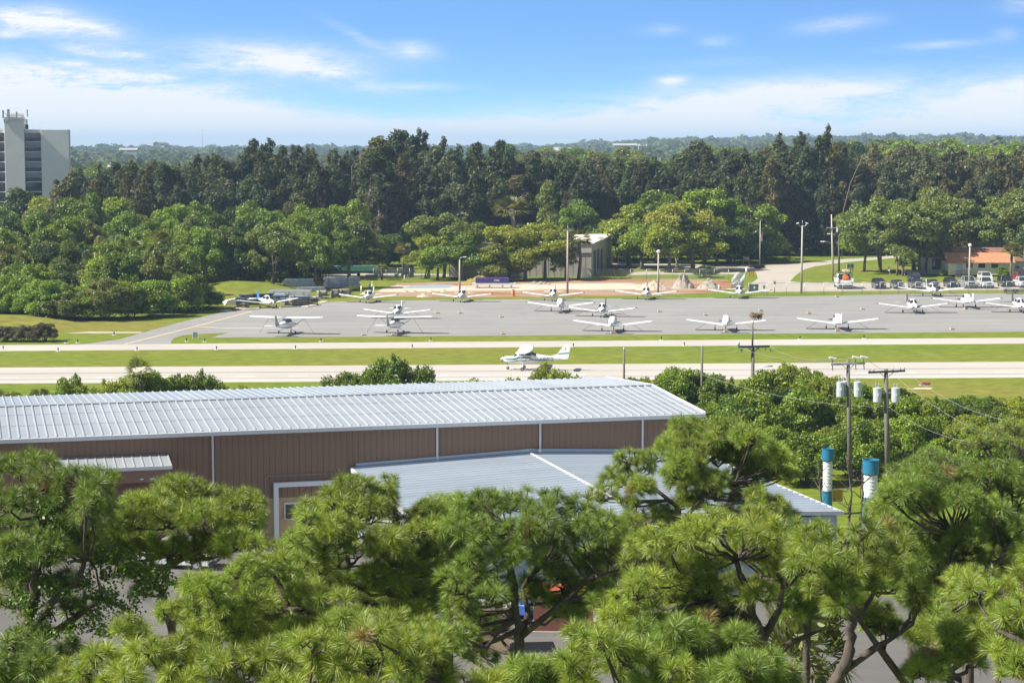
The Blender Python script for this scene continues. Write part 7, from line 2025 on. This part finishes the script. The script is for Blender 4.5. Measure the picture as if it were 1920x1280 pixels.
def fence(posts, height, label, top_rail=True):
    """posts: ground points"""
    o = Vector((posts[0].x, posts[0].y, 0))
    t = thing('chain_fence', o, 0, label, 'fence')
    first = None
    for p in posts:
        q = MB().tube([(0, 0, 0), (0, 0, height)], .045, 6)
        if first is None: first = q.build('post', STEEL, t)
        else:
            c = first.copy(); C.objects.link(c); c.parent = t; c.location = (p.x - o.x, p.y - o.y, 0)
    r = MB(); ms = MB()
    for a, b in zip(posts[:-1], posts[1:]):
        A, B = Vector((a.x, a.y, 0)) - o, Vector((b.x, b.y, 0)) - o
        h = Vector((0, 0, height - .06))
        r.tube([A + h, B + h], .03, 5)
        e = Vector((0, 0, .05))
        ms.add([A + e, B + e, B + h, A + h], [(0, 1, 2, 3)])
    r.build('top_rail', STEEL, t); ms.build('chain_mesh', CHAIN, t)
    return t


fence([gz(u, 553.6 - (u - 1400) * .006) for u in (1404, 1438, 1474, 1509, 1544.5, 1580, 1616, 1650, 1684, 1716, 1747, 1782, 1815, 1850, 1887, 1922, 1958)], 2.35, 'long chain link fence between the apron and the parked cars')
fence([gz(u, 523.2) for u in (1095, 1122, 1152, 1182, 1212, 1237, 1261, 1284, 1312, 1339, 1366)], 2.1, 'chain link fence behind the red dirt of the building site')
fence([gz(u, v) for u, v in ((700, 523), (724, 523), (745, 523), (768, 523), (790, 523), (812, 523), (840, 522), (866, 522))], 2.3, 'chain link fence of the yard left of the hangar')
def gate():
    p = gz(1095, 523); t = thing('fence_gate', (p.x, p.y, 0), 0, 'folded chain link gate leaf at the left end of the site fence', 'gate')
    b = MB()
    for x in (-.35, 0, .35, .6): b.tube([(x, -.3, 0), (x, -.3, 2.5)], .05, 6)
    for z in (.2, 1.3, 2.4): b.tube([(-.35, -.3, z), (.6, -.3, z)], .035, 5)
    b.build('frame', WHITE_WALL, t); MB().add([(-.35, -.32, .1), (.6, -.32, .1), (.6, -.32, 2.4), (-.35, -.32, 2.4)], [(0, 1, 2, 3)]).build('chain_mesh', CHAIN, t)
gate()
# ------------------------------------------------------------------ building site and small things
def person(u, v, label, shirt, trousers, rz=0.0, hat=None, k=1.0):
    """One skinned body, standing."""
    p = gz(u, v)
    t = thing('person', (p.x, p.y, 0.02), rz, label, 'person', None, k)
    J = {'pel': (0, 0, .95), 'wst': (0, 0, 1.1), 'chs': (0, -.01, 1.35), 'nck': (0, 0, 1.5), 'hd0': (0, -.01, 1.6), 'hd1': (0, -.015, 1.72)}
    E = [('pel', 'wst'), ('wst', 'chs'), ('chs', 'nck'), ('nck', 'hd0'), ('hd0', 'hd1')]
    Rd = {'pel': .155, 'wst': .14, 'chs': .165, 'nck': .06, 'hd0': .095, 'hd1': .085}
    for s, n in ((-1, 'r'), (1, 'l')):
        J.update({'hp' + n: (s * .09, 0, .88), 'kn' + n: (s * .11, -.03, .5), 'an' + n: (s * .12, .02, .09), 'to' + n: (s * .13, -.14, .035), 'sh' + n: (s * .19, 0, 1.42), 'el' + n: (s * .27, .03, 1.14), 'wr' + n: (s * .25, -.08, .9), 'pm' + n: (s * .245, -.1, .83)})
        Rd.update({'hp' + n: .1, 'kn' + n: .062, 'an' + n: .045, 'to' + n: .04, 'sh' + n: .06, 'el' + n: .043, 'wr' + n: .03, 'pm' + n: .036})
        E += [('pel', 'hp' + n), ('hp' + n, 'kn' + n), ('kn' + n, 'an' + n), ('an' + n, 'to' + n), ('chs', 'sh' + n), ('sh' + n, 'el' + n), ('el' + n, 'wr' + n), ('wr' + n, 'pm' + n)]
        for i in range(5):
            f = f'f{i}{n}'; thumb = i == 4
            J[f] = (s * (.245 + (.0 if not thumb else -.035)), -.13 + .02 * i if not thumb else -.16, .745 - .008 * (i % 3) if not thumb else .8); Rd[f] = .009
            E.append(('pm' + n, f))
    names = list(J); me = bpy.data.meshes.new('body'); me.from_pydata([J[n] for n in names], [(names.index(a), names.index(b)) for a, b in E], [])
    o = bpy.data.objects.new('body', me); link(o, t)
    md = o.modifiers.new('skin', 'SKIN'); md.use_smooth_shade = True
    for i, n in enumerate(names):
        me.skin_vertices[0].data[i].radius = (Rd[n], Rd[n]); me.skin_vertices[0].data[i].use_root = (n == 'pel')
    o.modifiers.new('sub', 'SUBSURF').levels = 1
    o.modifiers['sub'].render_levels = 2
    m, N, L, P = nodes_of('person_' + label[:12].replace(' ', '_'))
    tc = N.new('ShaderNodeTexCoord'); sp = N.new('ShaderNodeSeparateXYZ'); L.new(tc.outputs['Object'], sp.inputs[0])
    rp = N.new('ShaderNodeValToRGB'); rp.color_ramp.interpolation = 'CONSTANT'; e = rp.color_ramp.elements
    e[0].position = 0; e[0].color = (.03, .025, .02, 1); e[1].position = .06; e[1].color = trousers + (1,)
    for pos, c in ((.52, shirt), (.815, (.35, .2, .13))):
        k2 = e.new(pos); k2.color = c + (1,)
    dv = N.new('ShaderNodeMath'); dv.operation = 'DIVIDE'; dv.inputs[1].default_value = 1.85; L.new(sp.outputs['Z'], dv.inputs[0]); L.new(dv.outputs[0], rp.inputs[0])
    L.new(rp.outputs[0], P.inputs['Base Color']); P.inputs['Roughness'].default_value = .8
    me.materials.append(m)
    if hat:
        MB().lathe((0, -.01, 1.72), [(.15, 0), (.125, .015), (.12, .06), (.08, .11), (.01, .125)], 12).build('hard_hat', hat, t)
    else:
        MB().lathe((0, .01, 1.68), [(.1, 0), (.11, .06), (.08, .13), (.01, .155)], 12).build('hair', mat('dark_hair', (.03, .02, .015), .7), t)
    fc = MB()
    for s in (-1, 1): fc.lathe((s * .035, -.105, 1.655), [(.004, -.01), (.013, 0), (.004, .01)], 6, 'Y')
    fc.build('eyes', GRILL, t)
    MB().add([(-.015, -.1, 1.61), (.015, -.1, 1.61), (0, -.1, 1.65), (0, -.135, 1.615)], [(0, 1, 3), (1, 2, 3), (2, 0, 3), (0, 2, 1)]).build('nose', mat('skin_tone', (.35, .2, .13), .6), t)
    return t


person(693, 546.5, 'worker in a blue shirt and dark trousers standing on the site edge', (.12, .3, .45), (.03, .05, .1), .4)
person(698, 547, 'worker in a yellow green safety vest and white helmet beside the blue shirted worker', (.5, .6, .06), (.03, .05, .07), -.5, WHITE_WALL)


def steel_stacks():
    rng = np.random.default_rng(12)
    sec = mat('galvanised_section', (.6, .63, .66), .45, .5, var=.2, scale=2); wood = mat('timber_bearer', (.3, .22, .14), .9)
    def stack(u0, u1, v, rows, cols, lab, rz=0.0, h=.2, d=.5, taper=0):
        a, b = gz(u0, v), gz(u1, v); Ln = (b - a).length
        t = thing('steel_stack', ((a.x + b.x) / 2, a.y, 0), rz, lab, 'steel stack', 'steel sections stacked on the grass')
        for r in range(rows):
            z = .16 + r * (h + .15)
            for c in range(cols):
                l = Ln * rng.uniform(.9, 1.0) - taper * r
                x = rng.uniform(-.3, .3)
                m = MB(); y = c * d
                m.box((x, y, z + h / 2), (l, .03, h)); m.box((x, y + .1, z + .015), (l, .22, .03)); m.box((x, y + .1, z + h - .015), (l, .22, .03))
                m.build('steel_beam', sec, t)
            w = MB()
            for q in (-.35, 0, .35): w.box((Ln * q, cols * d / 2, z - .05), (.12, cols * d + .2, .09))
            w.build('bearer', wood, t)
    stack(606, 673, 541, 6, 6, 'neat tall stack of long steel sections nearest the yard')
    stack(531, 594, 544, 6, 6, 'slanted stack of steel sections left of the neat tall stack', .32, taper=.25)
    stack(560, 612, 549, 3, 4, 'low fan of steel sections in front of the slanted stack', .42)
    stack(500, 580, 557, 3, 6, 'long low stack of pale steel beams behind the scrap heap', -.04, .24, .7)
    # purple wrapped bundle on white beams
    a, b = gz(885, 540), gz(967, 540); Ln = b.x - a.x
    t = thing('beam_pallet', ((a.x + b.x) / 2, a.y, 0), 0, 'white steel beams lying under the purple bundle', 'beam pallet')
    for k in range(4): MB().box((0, k * .55, .78), (Ln, .3, .42)).build('beam', mat('white_beam', (.6, .66, .7), .5), t)
    for q in (-.38, -.1, .2, .4): MB().box((Ln * q, .8, .28), (.3, 2.4, .54)).build('bearer', wood, t)
    a2, b2 = gz(891.5, 540), gz(955, 540); L2 = b2.x - a2.x
    p = thing('wrapped_bundle', ((a2.x + b2.x) / 2, a.y, .995), 0, 'long purple wrapped bundle with small white lettering', 'bundle')
    MB().box((0, .8, .5), (L2, 2.0, 1.0)).build('wrap', mat('purple_wrap', (.055, .032, .17), .4, var=.2, scale=1.2), p, bevel=.1)
    cu = bpy.data.curves.new('wrap_lettering', 'FONT'); cu.body = 'ITBA'; cu.size = .5; cu.extrude = .003; cu.align_x = 'CENTER'
    o = bpy.data.objects.new('wrap_lettering', cu); link(o, p); cu.materials.append(WHITE_WALL); o.location = (L2 * .13, -.206, .34); o.rotation_euler = (R(90), 0, 0); solid_text(o)


steel_stacks()


def heaps():
    rng = np.random.default_rng(31)
    def heap(u, v, wpx, hpx, lab, m, name='gravel_heap', depth=.8, ragged=.12, peaks=1):
        p = gz(u, v); w = wpx * mpp(p.y) / 2; h = hpx * mpp(p.y)
        n = 34; g = np.linspace(-1, 1, n); X, Y = np.meshgrid(g, g)
        Rr = np.sqrt(X ** 2 + Y ** 2)
        Z = np.clip(1 - Rr, 0, 1) ** .9
        nz = rng.normal(size=(n, n))
        for _ in range(2): nz = (nz + np.roll(nz, 1, 0) + np.roll(nz, 1, 1) + np.roll(nz, -1, 0)) / 4 * 1.5
        Z = np.maximum(0, Z * (1 + ragged * nz) + ragged * .5 * nz * (Rr < .9) * Z ** .3) - .03
        V = np.stack([X * w, Y * w * depth, Z * h], -1)
        idx = np.arange(n * n).reshape(n, n)
        q = np.stack([idx[:-1, :-1], idx[:-1, 1:], idx[1:, 1:], idx[1:, :-1]], -1).reshape(-1, 4)
        o = link(bpy.data.objects.new(name, np_mesh(name, V, q, mats=[m])))
        o.location = (p.x, p.y + w * depth * .6, 0)
        tag(o, lab, 'heap')
    gr = dirt_material('grey_gravel', [(.24, .21, .18), (.36, .33, .28), (.2, .18, .16)], 1.2, (1, 1, 1))
    tn = dirt_material('tan_gravel', [(.36, .3, .22), (.46, .4, .32), (.3, .22, .15)], .9, (1, 1, 1))
    gm = dirt_material('weedy_earth', [(.16, .17, .03), (.24, .2, .06), (.26, .17, .08)], .7, (1, 1, 1))
    heap(1282, 541, 46, 27, 'tall grey gravel heap beside the short lamp post', gr)
    heap(1331, 542, 50, 19, 'lower grey gravel heap right of the tall heap', gr)
    heap(1225, 543, 72, 15, 'pale tan sand heap at the left foot of the grey gravel', tn, 'sand_heap')
    heap(900, 533.5, 76, 17, 'weedy grass covered mound behind the purple bundle', gm, 'earth_mound')
    heap(795, 557, 30, 7, 'small brown spoil heap before the blue liner sheet', tn, 'spoil_heap')
    for i, u in enumerate((760, 776, 808, 832)):
        heap(u, 547.5, 15, 4.5, f'{nth(i + 1)} of the small tan earth piles along the sand strip', tn, 'earth_pile')
    heap(1010, 534, 60, 5, 'low rubble ridge right of the white beams', gr, 'rubble_ridge', .4, .4)
    heap(690, 552, 34, 6, 'rough spoil bank beneath the two workers', tn, 'spoil_bank', .5, .35)
    heap(640, 550, 46, 7, 'grassy bank beside the pale sand track', gm, 'grass_bank', .5, .2)
    heap(1020, 557, 40, 4, 'low red dirt ridge along the apron edge', DIRT, 'dirt_ridge', .4, .4)
    heap(1230, 553.5, 30, 3.5, 'small clod heap on the apron edge near the lamp post', gr, 'clod_heap', .5, .4)


heaps()


def scrap():
    rng = np.random.default_rng(41)
    mats_ = [mat('scrap_grey', (.25, .27, .3), .7, .2, var=.35), mat('scrap_dark', (.06, .065, .075), .7, var=.4), mat('scrap_pale', (.5, .48, .44), .8, var=.2), mat('scrap_tan', (.4, .3, .2), .85, var=.3), mat('scrap_blue', (.2, .27, .36), .6, .2, var=.3)]
    # bundles of folded panels, each a lashed pile
    spots = [(452, 577, 26, .1), (470, 572, 40, .25), (490, 566, 46, .1), (520, 563, 50, -.05), (545, 572, 36, .1), (565, 573, 44, .2), (582, 567, 40, .25), (558, 565, 40, .1), (480, 562, 30, .35), (605, 560, 22, .1), (628, 558, 20, 0), (648, 552.5, 24, .1), (460, 568, 26, .3)]
    words_ = ['grey', 'dark', 'pale', 'tan', 'bluish']
    for i, (u, v, w, rz) in enumerate(spots):
        p = gz(u, v); L_ = w * mpp(p.y); mi = int(rng.integers(5))
        t = thing('scrap_bundle', (p.x, p.y, 0), rz, f'{words_[mi]} bundle of scrap panels, {nth(i + 1)} bundle of the scrap heap by the blue finned plane', 'scrap bundle', 'scrap heap bundles')
        n = int(rng.integers(4, 8))
        for k in range(n):
            m = MB(); z = .12 + k * .24
            for q in range(3):
                m.box((rng.uniform(-.3, .3), .5 * q + rng.uniform(-.1, .1), z + rng.uniform(0, .05)), (L_ * rng.uniform(.6, 1.0), rng.uniform(.35, .5), .18), rng.normal() * .08, rng.normal() * .03)
            m.build('panel', mats_[mi if rng.random() < .6 else int(rng.integers(5))], t, bevel=.04)
        m = MB()
        for q in (-.3, .3): m.box((L_ * q, .5, .12 * n + .05), (.06, 1.7, .26 * n))
        m.build('strap', mats_[1], t)
    for i, (u, v) in enumerate(((424, 583.5), (446, 579.5), (455, 580.5), (463, 580.8), (471, 580.5), (480, 580), (522, 578.5), (572, 576.5), (579, 575.3), (587, 573.8), (594, 571.5), (603, 568.6), (608, 567), (427, 583.8), (419, 584.5))):
        p = gz(u, v)
        t = tag(MB().lathe((0, 0, .13), [(.02, -.6), (.12, -.5), (.15, 0), (.12, .5), (.02, .6)], 8, 'X').build('sandbag', mat('sandbag_cloth', (.55, .5, .42), .9, var=.15)), f'pale sandbag on the apron edge round the scrap heap, {nth(i + 1)} placed', 'sandbag', 'sandbags round the scrap heap')
        t.location = (p.x, p.y, 0); t.rotation_euler = (0, 0, rng.normal() * .3); t.scale = (1.1, 1.3, 1.0)
    p = gz(433, 571); t = thing('white_sheet', (p.x, p.y, 0), .3, 'crumpled white sheet on the grass at the left end of the scrap heap', 'sheet')
    MB().loft([[Vector((x, y, z + .25 * math.sin(x * 3 + y * 5))) for x, z in ((-1.3, .2), (-.7, .75), (.2, .95), (1.2, 1.0), (1.3, .1))] for y in (-.8, -.2, .5, 1.0)], cap=True, smooth=False).build('sheet', WHITE_WALL, t)


scrap()


def small_things():
    def post(u, v, hpx, name, lab, m, r=.12):
        p = gz(u, v); h = hpx * mpp(p.y)
        t = thing(name, (p.x, p.y, 0), 0, lab, 'post')
        MB().tube([(0, 0, 0), (0, 0, h)], r, 8).build('pipe', m, t); MB().lathe((0, 0, h), [(r * 1.2, -.1), (r * 1.2, .02), (r * .5, .06)], 8).build('cap', m, t)
    post(677.5, 550, 14, 'plastic_post', 'white upright pipe at the left of the two workers', WHITE_WALL)
    post(701, 550, 11, 'plastic_post', 'short white upright pipe right of the two workers', WHITE_WALL)
    post(758.5, 529, 13, 'plastic_post', 'pale upright pipe below the thick cabbage palm', mat('cream_pipe', (.6, .55, .45), .6))
    post(1348, 547, 13, 'plastic_post', 'white stake at the right end of the gravel heaps', WHITE_WALL)
    # traffic drum
    p = gz(962, 555); t = thing('traffic_drum', (p.x, p.y, 0), 0, 'orange traffic drum with pale bands beside the red dirt', 'traffic drum', None, 1.15)
    MB().lathe((0, 0, 0), [(.36, 0), (.36, .08), (.3, .1), (.29, .4), (.27, .42), (.26, .75), (.24, .78), (.23, 1.05), (.1, 1.1)], 16).build('drum', ORANGE, t)
    bd = MB(); bd.lathe((0, 0, .45), [(.288, 0), (.28, .14)], 16); bd.lathe((0, 0, .8), [(.262, 0), (.25, .12)], 16); bd.build('band', mat('pale_orange_band', (.75, .4, .25), .5), t)
    # cabinet, call boxes
    p = gz(1413, 548); t = thing('utility_cabinet', (p.x, p.y, 0), 0, 'dark green utility cabinet with a pale notice inside the fence', 'cabinet')
    w = 18 * mpp(p.y)
    MB().box((0, .5, .7), (w, 1.0, 1.4)).build('body', mat('cabinet_green', (.07, .1, .085), .5), t, bevel=.04)
    MB().box((0, .5, 1.44), (w + .12, 1.1, .08)).build('lid', mat('cabinet_green', (.07, .1, .085), .5), t); MB().box((w * .08, -.02, .92), (.3, .03, .42)).build('notice', WHITE_WALL, t)
    for u, v, h, lab in ((1452.2, 548.5, 2.0, 'grey call box on a post inside the fence'), (1432.5, 546.5, 1.0, 'low meter box on a post right of the green cabinet')):
        p = gz(u, v); t = thing('call_box', (p.x, p.y, 0), 0, lab, 'call box')
        MB().tube([(0, 0, 0), (0, 0, h - .3)], .09, 8).build('post', STEEL, t); MB().box((0, 0, h - .1), (.42, .3, .55)).build('box', mat('grey_box', (.16, .17, .18), .5), t, bevel=.03)
        MB().box((0, -.16, h - .08), (.2, .02, .2)).build('face', STEEL, t)
    # lawn sign board
    p = gz(1594, 509); t = thing('notice_board', (p.x, p.y, 0), .2, 'white and green notice board on two legs standing on the lawn', 'sign')
    MB().box((0, 0, 1.25), (1.6, .12, 1.1)).build('board', mat('pale_board', (.5, .56, .55), .6), t)
    gm = mat('dark_green_sign', (.03, .1, .09), .6)
    m = MB()
    for x, z, w_, h_ in ((-.5, 1.55, .4, .2), (-.5, 1.25, .4, .2), (-.5, .95, .4, .18), (.45, 1.35, .5, .4), (.2, 1.15, .3, .2), (.55, .95, .35, .25)): m.box((x, -.07, z), (w_, .03, h_))
    m.build('sign_panel', gm, t)
    m = MB()
    for x in (-.6, .15, .6): m.box((x, .05, .4), (.1, .1, .8))
    m.build('leg', gm, t)
    # accessible parking sign
    p = gz(1670, 526); t = thing('parking_sign', (p.x, p.y, 0), 0, 'blue and white parking sign on a slender leaning post', 'sign')
    q = at(1666.5, 500, p.y) - Vector((p.x, p.y, 0))
    MB().bar((0, 0, 0), q, .07).build('post', STEEL, t); MB().box(q + Vector((0, -.06, -.25)), (.45, .03, .45)).build('blue_plate', BLUE, t); MB().box(q + Vector((.02, -.06, -.7)), (.42, .03, .36)).build('white_plate', WHITE_WALL, t)
    # hydrant
    p = gz(1487.5, 493.5); t = thing('fire_hydrant', (p.x, p.y, hz(p.x, p.y)), 0, 'yellow fire hydrant in the grass beside the curving road', 'hydrant', None, 1.1)
    MB().lathe((0, 0, 0), [(.2, 0), (.2, .06), (.13, .08), (.13, .55), (.17, .6), (.15, .7), (.05, .82)], 12).build('barrel', mat('hydrant_yellow', (.6, .4, .02), .5), t)
    MB().lathe((0, 0, .45), [(.07, -.22), (.07, .22)], 8, 'X').build('outlet', mat('hydrant_yellow', (.6, .4, .02), .5), t)
    # flagpole with furled flag
    p = gz(1424.5, 498); h = at(1424, 414.5, p.y).z
    t = thing('flagpole', (p.x, p.y, 0), 0, 'pale flagpole with a limp striped flag in front of the green trees', 'flagpole')
    MB().tube([(0, 0, 0), (0, 0, h)], [.1, .055], 8).build('pole', mat('white_pole', (.65, .65, .66), .4), t); MB().lathe((0, 0, h), [(.05, 0), (.1, .08), (.05, .18)], 8).build('finial', LINE_YELLOW, t)
    z1, z0 = at(1424, 431, p.y).z, at(1424, 453, p.y).z
    red, wht, blu = mat('flag_red', (.45, .03, .04), .8), mat('flag_white', (.75, .73, .72), .8), mat('flag_blue', (.03, .04, .18), .8)
    fl = []
    n = 13
    for k in range(n):
        m = MB(); a0 = k / n; xs = [0.06 + .62 * a0, .06 + .62 * (a0 + 1 / n)]
        pts = []
        for x in xs:
            yy = .16 * math.sin(x * 22); pts += [Vector((x, yy, z1 - .9 * x)), Vector((x * .7, -yy, z0 + .35 * x))]
        m.add([pts[0], pts[1], pts[3], pts[2]], [(0, 1, 2, 3)])
        m.build('flag_stripe', red if k % 2 == 0 else wht, t)
    MB().add([(.05, -.1, z1 + .05), (.3, -.18, z1 - .15), (.28, -.18, z1 - .95), (.05, -.1, z1 - .8)], [(0, 1, 2, 3)]).build('flag_canton', blu, t)
    # framed sign under the trees
    p = gz(1399, 499); t = thing('framed_sign', (p.x, p.y, 0), 0, 'dark framed board on two posts in the tree shade by the road', 'sign')
    MB().box((0, 0, 1.7), (1.4, .12, 1.0)).build('board', mat('dark_board', (.12, .12, .1), .7), t)
    m = MB()
    for x in (-.62, .62): m.box((x, 0, .8), (.12, .14, 1.6))
    m.build('post', WOOD_POLE, t)
    # stacked galvanised frames leaning by the site
    p = gz(1380, 543); t = thing('frame_stack', (p.x, p.y, 0), 0, 'tilted stack of galvanised fence frames beside the green cabinet', 'frame stack')
    for k in range(9):
        m = MB(); y = k * .35; x = -1.0 + k * .14; hh = 2.2 + .12 * k
        for a, b in (((x, y, 0), (x + .25, y, hh)), ((x + 1.6, y, 0), (x + 1.9, y, hh)), ((x, y, .1), (x + 1.6, y, .1)), ((x + .25, y, hh), (x + 1.9, y, hh)), ((x + .1, y, hh * .5), (x + 1.75, y, hh * .5))): m.tube([a, b], .035, 5)
        f = m.build('frame', STEEL, t)
        MB().add([(x, y, .1), (x + 1.6, y, .1), (x + 1.9, y, hh), (x + .25, y, hh)], [(0, 1, 2, 3)]).build('chain_mesh', CHAIN, f)
    # orange barrier by the road, white bollards
    p = gz(1409, 519); t = thing('barrier', (p.x, p.y, 0), 0, 'small orange folding barrier at the corner of the road', 'barrier')
    m = MB()
    for x in (-.45, .45): m.box((x, 0, .5), (.1, .1, 1.0))
    for z in (.35, .9): m.box((0, -.02, z), (1.0, .06, .2))
    m.build('frame', ORANGE, t)
    post(1399.5, 513, 11, 'bollard', 'white bollard beside the fence frame stack', WHITE_WALL, .2)
    # picnic benches
    for u, v, lab in ((1702, 516, 'pale blue picnic table on the lawn under the oaks, left one'), (1727, 516, 'pale blue picnic table on the lawn under the oaks, right one'), (1893, 550.5, 'dark picnic bench inside the fence near the right edge'), (1915, 550.5, 'dark picnic bench inside the fence at the right edge')):
        p = gz(u, v); dk = 'dark' in lab; mm = DARK_STEEL if dk else mat('pale_blue_table', (.35, .45, .5), .6)
        t = thing('picnic_table', (p.x, p.y, 0), .05, lab, 'picnic table', None, 1.1)
        MB().box((0, 0, .76), (2.0, .8, .07)).build('tabletop', mm, t)
        for s in (-1, 1): MB().box((0, s * .75, .45), (2.0, .28, .06)).build('bench', mm, t)
        for x in (-.75, .75):
            m = MB(); m.bar((x, -.7, 0), (x, -.1, .73), .08); m.bar((x, .7, 0), (x, .1, .73), .08); m.bar((x, -.8, .42), (x, .8, .42), .07); m.build('leg', mm, t)
    # airfield lights and little sign
    for i, (u, v) in enumerate(((6, 655), (109, 658.5), (257, 657), (406, 655.5), (554, 654), (773, 652), (602, 640), (808, 638.5), (1240, 637), (1283, 648), (1500, 636), (124, 643), (146, 642.5), (350, 640), (384, 640.5), (214, 628), (1620, 634.5), (1075, 650))):
        p = gz(u, v)
        t = thing('taxiway_light', (p.x, p.y, .01), 0, f'small taxiway edge light on a pale disc, {nth(i + 1)} light of the strip', 'light', 'taxiway edge lights', .75)
        MB().lathe((0, 0, 0), [(.45, 0), (.45, .03)], 12).build('base', LINE_WHITE, t); MB().lathe((0, 0, .03), [(.1, 0), (.07, .3), (.13, .34), (.12, .55), (.03, .62)], 10).build('lamp', mat('blue_black_lamp', (.02, .02, .03), .3), t)
    p = gz(366.5, 635.5); t = thing('taxiway_sign', (p.x, p.y, 0), .05, 'small dark sign on white legs on the grass tongue of the apron', 'sign')
    MB().box((0, 0, .62), (.66, .12, .72)).build('panel', mat('grey_green_panel', (.2, .26, .26), .5), t)
    m = MB()
    for x in (-.4, .4): m.box((x, 0, .5), (.1, .12, 1.0))
    m.build('leg', WHITE_WALL, t)
    # tie-down chocks on the apron
    for i, (u, v) in enumerate(((1516.5, 588.5), (1426, 583), (1323, 591.5), (1569.5, 557), (1617, 580.5), (1785, 618), (863, 588), (940, 595), (943, 627), (1236, 585), (682, 629), (820, 588), (1051, 587.5), (1134, 591.5), (1149, 624.5), (1361, 622.5), (1570, 620.5), (1811, 580), (738, 628.5))):
        p = gz(u, v)
        t = thing('tie_down_block', (p.x, p.y, .01), .3, f'pale concrete tie-down block on the apron, {nth(i + 1)} block', 'block', 'tie-down blocks on the apron', .8)
        MB().prism([(-.45, -.25), (.45, -.25), (.35, .25), (-.35, .25)], 0, .32).build('block', mat('cream_block', (.62, .48, .34), .8, var=.1), t, bevel=.04)
        MB().tube([(-.12, 0, .32), (-.1, 0, .45), (.1, 0, .45), (.12, 0, .32)], .03, 5).build('ring', DARK_STEEL, t)
    # roadside barricade and reddish grass litter at the right
    p = at(1513, 1004, 116); t = thing('barricade', (p.x, p.y, 0), .15, 'red and white striped boards propped in front of the blue grey hall', 'barricade')
    red = mat('barricade_red', (.5, .04, .025), .5)
    for k, (z0, dz) in enumerate(((p.z + .3, -.55), (p.z - .05, -.25), (p.z - .3, -.3))):
        for j in range(6):
            x0, x1 = -1.1 + j * .4, -1.1 + (j + 1) * .4
            m = MB(); m.bar((x0, .1 * k, z0 + dz * j / 6), (x1, .1 * k, z0 + dz * (j + 1) / 6), .06, .2)
            m.build('board', red if (j + k) % 2 == 0 else WHITE_WALL, t)
    m = MB()
    for x in (-.9, .9): m.box((x, .35, (p.z - .3) / 2), (.08, .08, p.z - .1))
    m.build('leg', STEEL, t)
    p = gz(1735, 722); t = thing('runway_marker', (p.x, p.y, 0), 0, 'low red marker lying on the brown grass at the right', 'marker')
    MB().box((0, 0, .2), (1.1, .5, .35)).build('block', mat('marker_red', (.25, .05, .06), .7), t, bevel=.08); MB().box((0, 0, .02), (1.4, .8, .04)).build('base', CONCRETE, t)
    # ringed columns
    cap = mat('petrol_blue_paint', (.02, .17, .29), .45, var=.08); wht = mat('column_white', (.68, .7, .72), .45, var=.06)
    for u, vt, wc, ws, vb1, y, lab in ((1552.5, 840, 23, 17.5, 919, 150, 'slimmer white column with blue ends near the wooden poles'), (1633, 861, 31, 26, 931, 143, 'thicker white column with a broad blue cap')):
        tp = at(u, vt, y); r1 = wc * mpp(y) / 2; r2 = ws * mpp(y) / 2
        zc = at(u, vt + (22 if wc < 25 else 26), y).z; zb = at(u, vb1, y).z
        t = thing('ringed_column', (tp.x, y, 0), 0, lab, 'column', 'white and blue columns')
        MB().lathe((0, 0, 0), [(r2, zb), (r2, zc)], 24).build('shaft', wht, t)
        rg = MB(); z = zb + .15
        while z < zc - .1: rg.lathe((0, 0, z), [(r2 + .003, -.03), (r2 + .022, 0), (r2 + .003, .03)], 24); z += .26
        rg.build('ring', wht, t)
        c = MB(); c.lathe((0, 0, 0), [(r2 + .03, zc - .08), (r1, zc), (r1, tp.z - .06), (r1 * 1.05, tp.z - .05), (r1 * 1.05, tp.z), (r1 * .93, tp.z), (r1 * .9, tp.z - .25)], 24); c.build('cap', cap, t)
        c = MB(); c.lathe((0, 0, 0), [(r2 * 1.1, 0), (r2 * 1.1, zb - .1), (r2 * 1.16, zb - .08), (r2 * 1.16, zb), (r2 * .9, zb + .002)], 24); c.build('base', cap, t)
        MB().box((r2 * 1.1 + .45, .3, zb - .45 if zb > 1 else .6), (.75, .05, .9)).build('amber_panel', mat('amber_mesh', (.5, .28, .02), .5), t)
        lt = MB()
        lt.build('seam', wht, t) if False else None
    # sand patch at the verge
    sheet('verge_sand', bent(px((1700, 729), (1720, 726.5), (1750, 727), (1745, 730)), .2, 9), .012, SAND)


small_things()

# ------------------------------------------------------------------ the air
def haze():
    b = MB(); x0, x1, y0, y1, z0, z1 = -19000, 19000, -250, 14000, -1.0, 95.0
    b.add([(x, y, z) for z in (z0, z1) for y in (y0, y1) for x in (x0, x1)], [(0, 2, 3, 1), (4, 5, 7, 6), (0, 1, 5, 4), (2, 6, 7, 3), (0, 4, 6, 2), (1, 3, 7, 5)])
    m = bpy.data.materials.new('haze'); m.use_nodes = True; N = m.node_tree.nodes; N.clear()
    v = N.new('ShaderNodeVolumePrincipled'); v.inputs['Color'].default_value = (.5, .72, .98, 1); v.inputs['Density'].default_value = HAZE_DENSITY; v.inputs['Anisotropy'].default_value = 0.0
    o = N.new('ShaderNodeOutputMaterial'); m.node_tree.links.new(v.outputs[0], o.inputs['Volume'])
    tag(b.build('haze', m), kind='stuff')


HAZE_DENSITY = 1.25e-4
haze()
